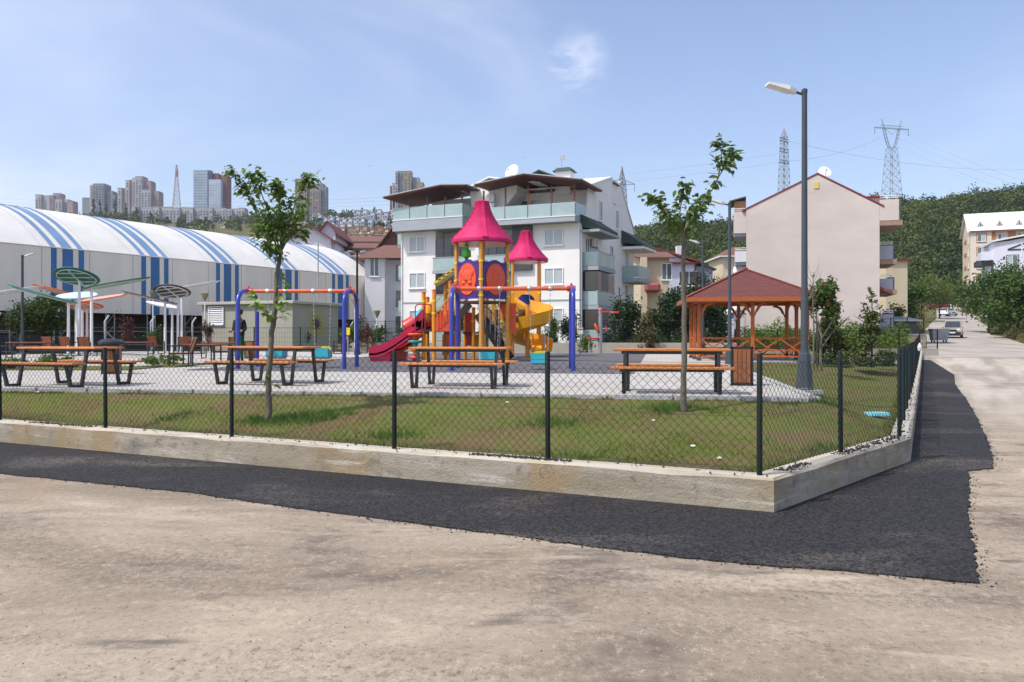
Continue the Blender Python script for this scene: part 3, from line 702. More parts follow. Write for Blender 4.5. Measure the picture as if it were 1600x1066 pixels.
o = copy_tree(bn); o.location = (WX(393, 34), 34, 0); o['label'] = 'small slatted litter bin beside the person by the grey hut'

# ------------------------------------------------------------------ street lamps
def lamp(label, x, d, ztop, side, tilt=14, base=True, r=.055, m=None, head='flat', zb=0.0, group='park lamp posts', armlen=.16):
    m = m or M_ANTH; t = thing('lamp_post', label, 'lamp', (WX(x, d), d, zb), 0, group); H = ztop - zb
    p = MB(); p.lathe([(r * 1.2, .6), (r * 1.12, 1.6), (r, 1.64), (r * .85, H - .35), (r * .85, H)], 12); p.build('pole', m, t, True)
    MB().lathe([(r * .95, H - .02), (r * .95, H + .03), (r * .4, H + .05)], 12).build('cap', m, t, True)
    if base: MB().lathe([(.17, 0), (.17, .03), (.155, .05), (.105, .64), (.085, .655), (.08, .70)], 8).build('base_cover', m, t); MB().box(-.24, .24, -.24, .24, -.05, .012).build('footing', M_KERB, t)
    for s in ([side] if side in (-1, 1) else (-1, 1)):
        a = R(tilt); ux = Vector((s * math.cos(a), 0, math.sin(a))); st = Vector((0, 0, H - .06))
        MB().tube([st, st + ux * armlen], .025, 8).build('arm', m, t)
        hd = MB(); q = st + ux * armlen; upv = Vector((-s * math.sin(a), 0, math.cos(a)))
        L = .52 if head == 'flat' else .3
        def hp(l, wv, h): return q + ux * l + Vector((0, wv, 0)) + upv * h
        hd.hexa([hp(0, -.05, -.03), hp(0, .05, -.03), hp(.14, .11, -.035), hp(.14, -.11, -.035), hp(0, -.05, .035), hp(0, .05, .035), hp(.14, .11, .045), hp(.14, -.11, .045)])
        hd.hexa([hp(.14, -.12, -.03), hp(.14, .12, -.03), hp(L, .11, -.025), hp(L, -.11, -.025), hp(.14, -.12, .048), hp(.14, .12, .048), hp(L, .11, .012), hp(L, -.11, .012)])
        h = hd.build('lamp_head', M_WHITEP if head == 'flat' else M_GALV, t)
        MB().hexa([hp(.2, -.08, -.037), hp(.2, .08, -.037), hp(L - .08, .075, -.034), hp(L - .08, -.075, -.034), hp(.2, -.08, -.026), hp(.2, .08, -.026), hp(L - .08, .075, -.022), hp(L - .08, -.075, -.022)]).build('lens', M_GLOW, h)
        for i in range(5):
            l = L - .07 - .035 * i; MB().hexa([hp(l, -.07, .01), hp(l, .07, .01), hp(l + .012, .07, .01), hp(l + .012, -.07, .01), hp(l, -.07, .042), hp(l, .07, .042), hp(l + .012, .07, .036), hp(l + .012, -.07, .036)]).build('cooling_fin', M_GALV, h)
    return t
lamp('tall anthracite lamp post on the lawn right of the rightmost picnic table', 1257, 14.3, 5.22, -1, 16)
lamp('anthracite lamp post rising in front of the gazebo roof', 1140, 26.3, 5.2, -1, 16)
lamp('lamp post standing between the dark trees and the gazebo', 1098, 37.5, 5.2, -1, 18, r=.06)
lamp('lamp post at the far left beside the rounded conifer', 35, 43.5, 5.2, 1, 18, r=.075)
lamp('twin-headed floodlight post beside the end of the white hall', 558, 41, 5.2, 0, 6, r=.06, m=M_FPOST, head='flood')
lamp('thin grey street lamp with a long arm in front of the hall roof', 497, 62, 8.0, -1, 4, base=False, r=.06, m=M_GALV, armlen=.75)
lamp('pale street lamp at the right frame edge by the white house', 1597, 120, 14.5, -1, 8, base=False, r=.09, m=M_WHITEP, zb=2.6, armlen=.5)
for i, (x, y, d, lab) in enumerate(((320, 459, 52, 'left of the grey hut roof'), (239, 456, 55, 'behind the brown leaf canopy'), (555, 468, 47, 'behind the right swing leg'), (589, 486, 56, 'in front of the white house wall'))):
    t = thing('garden_lamp', 'small garden lamp with a funnel shade ' + lab, 'lamp', (WX(x, d), d, 0), 0, 'funnel garden lamps'); z = ZY(y, d)
    MB().lathe([(.05, 0), (.045, z - .5)], 8).build('pole', M_WHITEP, t, True)
    MB().lathe([(.03, z - .5), (.05, z - .46), (.23, z - .08), (.24, z)], 14).build('funnel_shade', mat('brass_shade', (.30, .25, .14), .5, .1), t, True)
    MB().lathe([(.26, z + .002), (.26, z + .02), (.06, z + .06)], 14).build('cap', mat('brass_shade', (.30, .25, .14), .5, .1), t, True)

# ------------------------------------------------------------------ young trees with single leaves
def leaf_mesh(L, wd, fold, droop, m, nm):
    v = []; N = 5
    for i in range(N + 1):
        s = i / N; wv = wd * math.sin(math.pi * min(1, s ** .8)) ** .8 * (1 if i not in (0, N) else 0.02); z = -droop * s * s * L
        v += [(-wv, L * s * (1 - .2 * droop * s), z + fold * wv), (0, L * s * (1 - .2 * droop * s), z), (wv, L * s * (1 - .2 * droop * s), z + fold * wv)]
    f = []
    for i in range(N): a = 3 * i; f += [(a, a + 1, a + 4, a + 3), (a + 1, a + 2, a + 5, a + 4)]
    me = bpy.data.meshes.new(nm); me.from_pydata(v, [], f); me.materials.append(m); me.shade_smooth(); return me
LEAVES = [leaf_mesh(1, .27, .35, .25, M_LEAF, 'leaf'), leaf_mesh(1, .24, .5, .5, M_LEAF, 'leaf'), leaf_mesh(1, .30, .2, .1, M_LEAF, 'leaf')]
LEAVESY = [leaf_mesh(1, .34, .3, .2, M_LEAFY, 'leaf'), leaf_mesh(1, .38, .2, .4, M_LEAFY, 'leaf')]
def young_tree(label, base, d, trunk, limbs, size, seed):
    """trunk / limbs: polylines of photo pixels at distance d (+ depth offsets); limbs: (points, radius, leaf count, leaf set)"""
    rnd = random.Random(seed); b = Vector((WX(base[0], d), d, base[2]))
    t = thing('young_tree', label, 'tree', b, 0, 'young trees planted in the lawn')
    def pp(x, y, dd=0): return W(x, y, d + dd) - b
    tp = [Vector((0, 0, -.15))] + [pp(*q) for q in trunk]; n = len(tp)
    rs = [.048 - (.048 - .026) * i / (n - 1) for i in range(n)]
    dense = []; dr = []
    for i in range(n - 1):
        for s in range(4):
            u = s / 4; dense.append(tp[i].lerp(tp[i + 1], u) + Vector((rnd.gauss(0, .004), rnd.gauss(0, .004), 0))); dr.append((rs[i] * (1 - u) + rs[i + 1] * u) * rnd.uniform(.95, 1.07))
    dense.append(tp[-1]); dr.append(rs[-1])
    MB().tube(dense, dr, 10).build('trunk', M_BARK, t, True)
    extra = MB(); full = seed == 3
    for (pts, r, cnt, ls) in limbs:
        P = [pp(*q) for q in pts]; m = len(P)
        br = MB().tube(P, [r * (1 - .75 * i / (m - 1)) for i in range(m)], 6).build('branch', M_BARK, t, True)
        for c in range(cnt):
            s = (rnd.random() ** .75) * (m - 1); s = max(s, .25 * (m - 1) * (rnd.random() > .15)); i = min(int(s), m - 2); q = P[i].lerp(P[i + 1], s - i)
            dv = (P[i + 1] - P[i]).normalized()
            side = Vector((rnd.gauss(0, 1), rnd.gauss(0, 1), rnd.gauss(.1, .5))).normalized()
            dirv = (side * .9 + dv * .45 + Vector((0, 0, -.55))).normalized()
            o = mkobj('leaf', rnd.choice(ls), t)
            zz = (Vector((0, 0, 1)) + Vector((rnd.gauss(0, .4), rnd.gauss(0, .4), 0)))
            xx = dirv.cross(zz).normalized(); zz = xx.cross(dirv).normalized()
            mw = Matrix((xx, dirv, zz)).transposed().to_4x4(); mw.translation = q + side * rnd.uniform(.005, .045)
            sc_ = size * rnd.uniform(.65, 1.25); o.matrix_local = mw @ Matrix.Scale(sc_, 4)
            if ls is L_:                          # the smaller leaves crowding behind the single ones
                for _ in range(4 if full else 2):
                    T = Matrix.Translation(mw.translation + Vector((rnd.gauss(0, .06), rnd.gauss(0, .06), rnd.gauss(0, .05)))) @ Matrix.Rotation(rnd.uniform(-1.2, 1.2), 4, 'Z') @ mw.to_3x3().to_4x4() @ Matrix.Scale(size * rnd.uniform(.55, 1.0), 4)
                    extra.add([T @ v.co for v in ls[0].vertices], [tuple(p.vertices) for p in ls[0].polygons])
    tag(extra.build('small_leaves', M_LEAF, t), kind='stuff')
    return t
L_, Y_ = LEAVES, LEAVESY
young_tree('slender young tree with a full leafy crown, standing before the white hall', (420, 640, -.13), 12.0,
    [(420, 630), (419, 600), (422, 560), (425, 520), (431, 470), (432, 430), (437, 405), (440, 393)],
    [([(438, 398), (426, 370, .1), (404, 340, .15), (385, 300, .2), (366, 275, .1), (358, 268, .1)], .016, 52, L_), ([(438, 398), (430, 360, -.2), (415, 320, -.3), (402, 285, -.35), (398, 270, -.3)], .015, 48, L_),
     ([(440, 394), (441, 350), (436, 310, .15), (432, 285, .1)], .016, 54, L_), ([(440, 392), (452, 350, .2), (462, 315, .3), (478, 290, .25), (486, 276, .2)], .014, 44, L_),
     ([(441, 390), (456, 362, -.15), (468, 335, -.2), (472, 318, -.2)], .013, 22, L_), ([(438, 400), (420, 380, -.25), (408, 362, -.3), (404, 355, -.3)], .010, 22, L_), ([(440, 388), (453, 372), (466, 364), (478, 360)], .008, 9, L_),
     ([(434, 404), (428, 392, -.1), (424, 385, -.1)], .006, 10, L_), ([(428, 500), (414, 490, -.1), (402, 470, -.1), (396, 452, -.1)], .007, 22, Y_), ([(430, 490), (440, 470, -.1), (444, 450, -.1), (441, 425)], .007, 20, Y_), ([(428, 498), (440, 495), (446, 480)], .004, 8, Y_), ([(424, 606), (421, 598, -.03), (423, 592)], .003, 4, Y_)], .120, 3)
young_tree('slender young tree with one long branch reaching up right, before the gazebo', (1068, 642, -.11), 11.6,
    [(1068, 630), (1068, 590), (1069, 540), (1069, 480), (1067, 420), (1068, 380), (1067, 362)],
    [([(1067, 366), (1052, 345, -.1), (1036, 328, -.15), (1022, 312, -.1), (1017, 302, -.1)], .013, 36, L_), ([(1067, 362), (1062, 335, .15), (1066, 305, .2), (1071, 285, .15)], .012, 36, L_),
     ([(1068, 362), (1082, 335), (1097, 315), (1112, 298), (1122, 278), (1128, 250), (1126, 228), (1124, 222)], .014, 46, L_), ([(1122, 278), (1132, 262, -.1), (1142, 246, -.1), (1150, 234, -.1)], .008, 26, L_),
     ([(1068, 364), (1080, 345, -.25), (1090, 335, -.3), (1094, 322, -.3)], .010, 22, L_), ([(1067, 366), (1050, 352, .25), (1040, 340, .3), (1042, 318, .3)], .010, 24, L_), ([(1068, 368), (1076, 355, .2), (1085, 358, .3)], .006, 12, L_)], .128, 5)

# ------------------------------------------------------------------ gazebo
gz = thing('gazebo', 'square timber gazebo with red shingle roof and cross-braced railing', 'gazebo', (9.45 , 33.2, 0), R(-8))
hw = 2.0
gz_posts = [(x, y) for x in (-hw, 0, hw) for y in (-hw, 0, hw) if (x, y) != (0, 0)]
for (x, y) in gz_posts:
    p = MB().bbox(x - .065, x + .065, y - .065, y + .065, 0, 2.32, .012).build('post', M_GAZ, gz)
    MB().box(x - .085, x + .085, y - .085, y + .085, .0, .10).build('foot', M_ANTH, p)
    for (dx, dy) in ((1, 0), (-1, 0), (0, 1), (0, -1)):
        if abs(x + dx * hw) > hw + .01 or abs(y + dy * hw) > hw + .01 or (x + dx * hw, y + dy * hw) == (0, 0): continue
        br = MB(); pts = []
        for k in range(7):
            a = math.pi / 2 * k / 6; pts.append((.06 + .46 * (1 - math.cos(a)) + .03 * math.sin(4 * a), 1.78 + .46 * math.sin(a)))
        inner_ = [(a + .075 * (1 if k > 1 else .4), b - .075) for k, (a, b) in enumerate(pts)]
        poly = pts + inner_[::-1]
        br.extr(poly, (x - .03 * abs(dy), y - .03 * abs(dx), 0), (dx, dy, 0), (0, 0, 1), (abs(dy), abs(dx), 0), .06); br.build('curved_brace', M_GAZ, gz)
for s in (-1, 1):
    MB().bbox(-hw - .25, hw + .25, s * hw - .05, s * hw + .05, 2.24, 2.36, .01).build('beam', M_GAZ, gz); MB().bbox(s * hw - .05, s * hw + .05, -hw + .06, hw - .06, 2.245, 2.355, .01).build('beam', M_GAZ, gz)
def railing(p, q):
    p, q = Vector((*p, 0)), Vector((*q, 0)); u = (q - p).normalized(); p = p + u * .07; q = q - u * .07
    for z, h in ((.86, .06), (.16, .05), (.40, .04)): MB().beam(p + Vector((0, 0, z)), q + Vector((0, 0, z)), .045, h).build('rail', M_GAZ, gz)
    n = 2; L = (q - p).length / n
    for i in range(n):
        a, b = p + u * L * i, p + u * L * (i + 1); nn = Vector((-u.y, u.x, 0)) * .016
        MB().beam(a + Vector((0, 0, .18)) + nn, b + Vector((0, 0, .84)) + nn, .03, .05).build('cross_brace', M_GAZ, gz); MB().beam(a + Vector((0, 0, .84)) - nn, b + Vector((0, 0, .18)) - nn, .03, .05).build('cross_brace', M_GAZ, gz)
for (p, q) in (((-hw, -hw), (0, -hw)), ((0, -hw), (hw, -hw)), ((hw, -hw), (hw, 0)), ((hw, 0), (hw, hw)), ((0, hw), (hw, hw)), ((-hw, hw), (0, hw)), ((-hw, 0), (-hw, hw))): railing(p, q)
MB().box(-hw + .2, hw - .2, hw - .55, hw - .12, .42, .46).build('bench_seat', M_GAZ, gz); MB().box(hw - .55, hw - .12, -hw + .2, hw - .6, .42, .46).build('bench_seat', M_GAZ, gz)
ev = hw + .55; za, ze = 3.66, 2.40
for s in range(4):
    a = s * math.pi / 2; ca, sa = math.cos(a), math.sin(a)
    def rt_(x, y): return (x * ca - y * sa, x * sa + y * ca)
    P3 = [(*rt_(-ev, -ev), ze), (*rt_(ev, -ev), ze), (0, 0, za)]
    me = bpy.data.meshes.new('roof_plane'); n_ = [(x, y, z - .05) for x, y, z in P3]
    me.from_pydata(P3 + n_, [], [(0, 1, 2), (5, 4, 3), (0, 3, 4, 1)]); me.materials.append(M_SHINGLE)
    uv = me.uv_layers.new(name='UVMap'); sl_ = math.hypot(ev, za - ze)
    for lp in me.loops:
        i = lp.vertex_index % 3; uv.data[lp.index].uv = ((-ev, 0), (ev, 0), (0, sl_))[i]
    mkobj('roof_plane', me, gz)
    x0, y0 = rt_(-ev, -ev - .012); x1, y1 = rt_(ev, -ev - .012)
    MB().beam((x0, y0, ze - .07), (x1, y1, ze - .07), .03, .16).build('fascia_board', M_GAZ, gz)
    MB().beam((*rt_(-ev, -ev), ze + .015), (0, 0, za + .015), .16, .03).build('hip_cap', mat('hip_shingles', (.19, .045, .036), .9, .25, 9, .4, 30), gz)
    MB().extr([(-ev + .03, 0), (ev - .03, 0), (ev - 1.2, .9), (-ev + 1.2, .9)], (*rt_(0, -ev + .02), ze - .11), (*rt_(1, 0), 0), (*rt_(0, 1), .25), (0, 0, 1), .03).build('soffit', M_GAZ, gz)
MB().lathe([(.12, za - .02), (.10, za + .05), (.03, za + .09)], 8).build('finial', mat('hip_shingles', (0, 0, 0)), gz)

# ------------------------------------------------------------------ swing sets
def swing(label, xl, xr, y, seats, seed):
    d = GD(y) + .8; x0, x1 = WX(xl, d - .8), WX(xr, d - .8); L = x1 - x0; H = 2.28
    t = thing('swing_set', label, 'swing', ((x0 + x1) / 2, d, .012), R(-2), 'blue and orange swing sets'); h = L / 2
    for s in (-1, 1):
        pts = [(s * h, -.8, 0), (s * h, -.8, H - .42)]
        for k in range(1, 9):
            a = math.pi * k / 9 ; pts.append((s * h, -.8 * math.cos(a) if False else -.38 - .42 * math.cos(a / 2) if k < 0 else -.8 + .8 * (1 - math.cos(a)), H - .42 + .42 * math.sin(a) ** .8))
        pts += [(s * h, .8, H - .42), (s * h, .8, 0)]
        f = MB().tube(pts, .062, 12).build('arch_frame', M_BLUE, t, True)
        for yy_ in (-.8, .8): MB().lathe([(.09, 0), (.09, .012), (.065, .016)], 12, (s * h, yy_, 0)).build('foot_plate', M_BLUE, f)
        MB().tube([(s * (h - .14), 0, H - .02), (s * (h + .10), 0, H - .02)], .085, 12).build('socket', M_RED, f, True)
        MB().lathe([(.035, 0), (.035, .06), (.01, .085)], 8, (s * (h - .02), 0, H + .05)).build('knob', M_RED, f)
    MB().tube([(-h, 0, H - .02), (h, 0, H - .02)], .057, 12).build('top_bar', M_ORANGE, t, True)
    for (xa, xb, col_, zs) in seats:
        s = thing('x', None, None); bpy.data.objects.remove(s)
        xa_, xb_ = WX(xa, d) - t.location.x, WX(xb, d) - t.location.x; cx = (xa_ + xb_) / 2
        shell = MB(); W2 = .24
        prof = [(-.24, .30), (-.22, .06), (-.12, 0), (.12, 0), (.22, .06), (.24, .16)]       # side section y,z
        for (a, b) in zip(prof[:-1], prof[1:]): shell.beam((cx, a[0], zs + a[1]), (cx, b[0], zs + b[1]), W2 * 2, .03, (0, 0, 1))
        for sx in (-1, 1): shell.extr([(-.24, .30), (-.22, .03), (.22, .03), (.24, .2), (.1, .25), (-.08, .25)], (cx + sx * W2 - .012, 0, zs), (0, 1, 0), (0, 0, 1), (1, 0, 0), .024)
        shell.extr([(-W2, .02), (W2, .02), (W2, .20), (.14, .27), (.05, .23), (-.05, .27), (-.16, .23), (-W2, .2)], (cx, -.25, zs), (1, 0, 0), (0, 0, 1), (0, 1, 0), .03)
        ss = shell.build('swing_seat', M_CYAN, t)
        MB().extr([(-W2 + .02, .16), (W2 - .02, .16), (W2 - .02, .30), (.12, .36), (-.1, .35), (-W2 + .02, .29)], (cx, .20, zs), (1, 0, 0), (0, 0, 1), (0, 1, 0), .05).build('seat_back', M_PLEM, ss)
        for sx, xt in ((-1, xa_), (1, xb_)):
            ch = MB(); n = 26; p = Vector((xt, 0, H - .1)); q = Vector((cx + sx * (W2 - .02), 0, zs + .26))
            for k in range(n):
                a = p.lerp(q, k / n); b = p.lerp(q, (k + .82) / n); ch.beam(a, b, .022 if k % 2 else .008, .008 if k % 2 else .022, (0, 1, 0))
            ch = ch.build('chain', M_GALV, t); MB().lathe([(.066, -.05), (.072, 0), (.066, .05)], 10).build('clamp', M_GALV, ch)
            c = ch.children[0]; c.location = (xt, 0, H - .02); c.rotation_euler = (0, R(90), 0)
    return t
swing('blue-legged swing set with cyan bucket seats standing left, behind the leafy young tree', 372, 540, 577, ((418, 446, 0, .28), (490, 517, 0, .28)), 1)
swing('blue-legged swing set with cyan bucket seats standing in front of the play tower', 707, 897, 580, ((749, 781, 0, .26), (827, 860, 0, .16)), 2)

# ------------------------------------------------------------------ play tower
pt = thing('play_structure', 'colourful play structure with pink cone roofs, slides and purple bear panel', 'playground', (-1.1, 30, .012))
def cone_roof(cx, cy, z0, r, h):
    prof = [(r * .99, z0), (r, z0 + .03), (r * .985, z0 + .13)]
    N = 9
    for i in range(N):
        s0, s1 = i / N, (i + 1) / N
        f = lambda s: r * (.19 + .79 * (1 - s) ** 1.75)
        prof += [(f(s0) + .0, z0 + .13 + (h - .13) * s0), (f(s1) + .06, z0 + .13 + (h - .13) * (s1 - .004))]
    prof += [(r * .2, z0 + h), (r * .17, z0 + h + .03)]
    rf = MB(); vs = prof; rf.lathe(vs, 32, (cx, cy, 0)); rf = rf.build('cone_roof', M_PINK, pt, True)
    MB().lathe([(r * .98, z0 - .015), (r * .5, z0 + .03), (.05, z0 + .04)], 32, (cx, cy, 0)).build('roof_underside', M_RED, rf, True)
    for k in range(4):
        a = k * math.pi / 2 + R(-82); st = MB(); prev = None
        for i in range(13):
            s = i / 12; rr = r * (.19 + .79 * (1 - s) ** 1.75) + .03; q = Vector((cx + rr * math.cos(a), cy + rr * math.sin(a), z0 + .13 + (h - .13) * s))
            if prev: st.beam(prev, q, .2 - .09 * s, .05, (math.cos(a), math.sin(a), .6))
            prev = q
        st.build('roof_rib', M_PINK, rf)
def ppost(x, y, z1, z0=0, r=.075, rings=(), cap=True):
    p = MB().tube([(x, y, z0), (x, y, z1)], r, 14).build('post', M_PLY, pt, True)
    for z in rings: MB().lathe([(r + .004, z - .035), (r + .014, z - .03), (r + .014, z + .03), (r + .004, z + .035)], 14, (x, y, 0)).build('clamp_ring', M_PLEM, p, True)
    if cap: MB().lathe([(r + .006, z1 - .04), (r + .006, z1 + .02), (r * .5, z1 + .05)], 14, (x, y, 0)).build('cap', M_ORP, p, True)
q = .93
for (x, y) in ((-q, 0), (0, -q), (q, 0), (0, q)): ppost(x, y, 4.34, rings=(2.38, 2.95, 3.6), cap=False)
cone_roof(0, 0, 4.3, 1.12, 1.55)
MB().prism([(-q, 0), (0, -q), (q, 0), (0, q)], 2.12, 2.2).build('deck', M_BROWN, pt)
def oval(a, b, n=28): return [(a * math.cos(2 * math.pi * i / n), b * math.sin(2 * math.pi * i / n)) for i in range(n)]
def panel(p, q_, z0, z1, face):
    p, q_ = Vector((*p, 0)), Vector((*q_, 0)); u = (q_ - p).normalized(); L = (q_ - p).length; nrm = Vector((u.y, -u.x, 0)); zc = (z0 + z1) / 2; hh_ = (z1 - z0) / 2; o = (p + q_) / 2 + Vector((0, 0, zc)); hl = L / 2 - .085
    top = [(hl * (1 - 2 * i / 10), hh_ - .05 + .05 * math.cos((1 - 2 * i / 10) * 4.7)) for i in range(11)]
    pn = MB().extr([(-hl, -hh_), (hl, -hh_)] + top, o, u, (0, 0, 1), nrm, .05).build('side_panel', M_PURP, pt)
    b = MB().extr(oval(hl * .82, hh_ * .80), o + nrm * .05, u, (0, 0, 1), nrm, .03).build('oval_relief', M_ORP, pn)
    def blob(a, c, ra, rb, t): MB().lathe([(1, 0), (.9, t * .6), (.6, t * .9), (.1, t)], 16, (0, 0, 0), ra, rb).build('relief_bump', M_ORP, pn, True); e = pn.children[-1]; z_ = nrm; m_ = Matrix((u, Vector((0, 0, 1)), nrm)).transposed().to_4x4(); m_.translation = o + nrm * .075 + u * a + Vector((0, 0, c)); e.matrix_local = m_
    if face == 'bear':
        blob(0, .08, .27, .27, .06); blob(-.27, .22, .085, .13, .05); blob(.27, .22, .085, .13, .05); blob(0, -.02, .10, .075, .10); blob(0, .03, .04, .03, .13)
        blob(-.16, -.14, .10, .08, .07); blob(.16, -.14, .10, .08, .07); blob(-.09, .13, .03, .04, .075); blob(.09, .13, .03, .04, .075); blob(0, -.28, .2, .14, .04)
    elif face == 'bird':
        blob(-.04, -.05, .10, .33, .05); blob(.06, .22, .11, .12, .06); blob(-.14, -.2, .06, .2, .04)
    # scroll relief in the corners
    for sx in (-1, 1):
        for sz in (-1, 1):
            c = MB(); pr = None
            for i in range(15):
                a = i * .55; rr = .11 * (1 - i / 17); w_ = o + nrm * .055 + u * (sx * (hl - .13) + rr * math.cos(a)) + Vector((0, 0, sz * (hh_ - .15) + rr * math.sin(a)))
                if pr: c.beam(pr, w_, .016, .016)
                pr = w_
            c.build('scroll', M_PURP, pn)
panel((-q, 0), (0, -q), 2.27, 3.70, 'bear'); panel((0, -q), (q, 0), 2.27, 3.68, 'bird')
# green bird ornament on the panel
og = MB().lathe([(.02, 0), (.13, .08), (.15, .2), (.12, .32), (.08, .38), (.09, .44), (.085, .5), (.03, .55)], 12, (-.55, -.30, 3.72)).build('bird_ornament', M_GRN, pt, True)
MB().hexa([(-.60, -.36, 4.16), (-.50, -.36, 4.16), (-.50, -.30, 4.13), (-.60, -.30, 4.13), (-.58, -.46, 4.15), (-.52, -.46, 4.15), (-.52, -.30, 4.2), (-.58, -.30, 4.2)]).build('beak', M_PLEM, og)
for s in (-1, 1): MB().hexa([(-.55 + s * .12, -.3, 3.80), (-.55 + s * .17, -.28, 3.80), (-.55 + s * .17, -.2, 3.8), (-.55 + s * .12, -.22, 3.8), (-.55 + s * .11, -.3, 4.05), (-.55 + s * .15, -.28, 4.05), (-.55 + s * .15, -.2, 4.05), (-.55 + s * .11, -.22, 4.05)]).build('wing', M_GRN, og)
# low deck, posts, slides on the left
for (x, y, z1) in ((-2.13, -.05, 2.52), (-1.72, -.35, 2.58)): ppost(x, y, z1, rings=(1.75, 2.2))
for (x, y) in ((-1.45, 1.5), (-.95, 1.5), (-2.15, 1.5), (-1.2, .6)): ppost(x, y, 2.95 if x > -2 else 2.4, rings=(1.8,))
MB().box(-2.2, -1.25, -.3, 1.5, 1.10, 1.17).build('low_deck', M_BROWN, pt)
yr = MB()
for i in range(6):                               # stepped yellow roof
    s = i / 6; x0_ = -1.85 + 1.0 * s; yr.hexa([(x0_, .9, 2.88 + .75 * s), (x0_ + .26, .9, 3.02 + .75 * s), (x0_ + .26, 2.2, 3.02 + .75 * s), (x0_, 2.2, 2.88 + .75 * s), (x0_, .9, 2.97 + .75 * s), (x0_ + .26, .9, 3.11 + .75 * s), (x0_ + .26, 2.2, 3.11 + .75 * s), (x0_, 2.2, 2.97 + .75 * s)])
yr.build('yellow_roof', M_PLEM, pt)
def slide(y0, y1, path, m, nm, hwall=.26):
    sl = MB()
    for (a, b) in zip(path[:-1], path[1:]):
        (xa, za_), (xb, zb_) = a, b
        sl.hexa([(xb, y0, zb_ - .07), (xa, y0, za_ - .07), (xa, y1, za_ - .07), (xb, y1, zb_ - .07), (xb, y0, zb_), (xa, y0, za_), (xa, y1, za_), (xb, y1, zb_)])
        for yy_ in (y0, y1 - .06): sl.hexa([(xb, yy_, zb_ - .16), (xa, yy_, za_ - .16), (xa, yy_ + .06, za_ - .16), (xb, yy_ + .06, zb_ - .16), (xb, yy_, zb_ + hwall * .75), (xa, yy_, za_ + hwall), (xa, yy_ + .06, za_ + hwall), (xb, yy_ + .06, zb_ + hwall * .75)])
    sl = sl.build(nm, m, pt)
    xb, zb_ = path[-1]; MB().hexa([(xb + .06, y0 + .05, 0), (xb + .75, y0 + .05, 0), (xb + .75, y1 - .05, 0), (xb + .06, y1 - .05, 0), (xb, y0 + .05, zb_ - .08), (xb + .8, y0 + .05, zb_ - .02), (xb + .8, y1 - .05, zb_ - .02), (xb, y1 - .05, zb_ - .08)]).build('slide_foot', m, sl)
    return sl
PTH = [(-2.1, 1.28), (-2.32, 1.22), (-2.75, .92), (-3.2, .60), (-3.55, .40), (-3.85, .31), (-4.12, .30)]
s1 = slide(-.15, .42, PTH, M_MAG, 'slide', .30); MB().extr([(-2.55, 1.28), (-2.05, 1.2), (-2.05, 1.85), (-2.2, 1.9), (-2.42, 1.62)], (0, -.15, 0), (1, 0, 0), (0, 0, 1), (0, 1, 0), .05).build('slide_cheek', M_MAG, s1)
slide(.55, 1.1, [(x * 1.0 + .35 if x > -3 else x + .5, z + .08) for x, z in PTH], M_RED, 'slide', .32)
hp = [(-2.42, -.2, .95), (-2.42, -.2, 1.95)] + [(-2.42 + .14 * (1 - math.cos(a)), -.2, 1.95 + .14 * math.sin(a)) for a in (.5, 1.0, 1.57)] + [(-1.95, -.2, 2.09)] + [(-1.95 + .14 * math.sin(a), -.2, 2.09 - .14 * (1 - math.cos(a))) for a in (.5, 1, 1.57)] + [(-1.81, -.2, 1.2)]
MB().tube(hp, .022, 8).build('grab_hoop', M_MAG, pt, True)
MB().tube([(-2.05, -.2, 2.08), (-2.14, -.2, 1.85), (-2.18, -.2, 1.2)], .02, 8).build('grab_hoop', M_MAG, pt, True)
# disc climber
MB().tube([(-2.42, -.2, 0), (-2.42, -.2, 1.0)], .035, 8).build('climbing_pole', M_MAG, pt)
for z, m_, s in ((1.0, M_ORP, 1), (.74, M_TEAL, .95), (.46, M_PLY, .8), (.16, M_RED, .9)):
    MB().lathe([(.08 * s, z - .2), (.12 * s, z - .08), (.27 * s, z - .04), (.28 * s, z), (.25 * s, z + .03), (.06, z + .045)], 18, (-2.42, -.2, 0)).build('climbing_disc', m_, pt, True)
# cyan crawl tube with red flange
tb_ = MB().tube([(-2.0, 1.9, 2.0), (-2.35, 1.9, 1.72), (-2.62, 1.9, 1.5)], .30, 16, False).build('crawl_tube', M_CYAN, pt, True)
MB().tube([(-2.6, 1.9, 1.51), (-2.72, 1.9, 1.42), (-3.0, 1.9, 1.22), (-3.06, 1.9, 1.2)], [.33, .32, .34, .40], 16, False).build('tube_flange', M_RED, tb_, True)
for (x, z) in ((-1.95, 1.95), (-2.15, 1.62)): MB().lathe([(.02, -.22), (.17, -.18), (.2, 0), (.17, .18), (.05, .26)], 12, (x, .6, z)).build('yellow_toy', M_PYEL, pt, True)
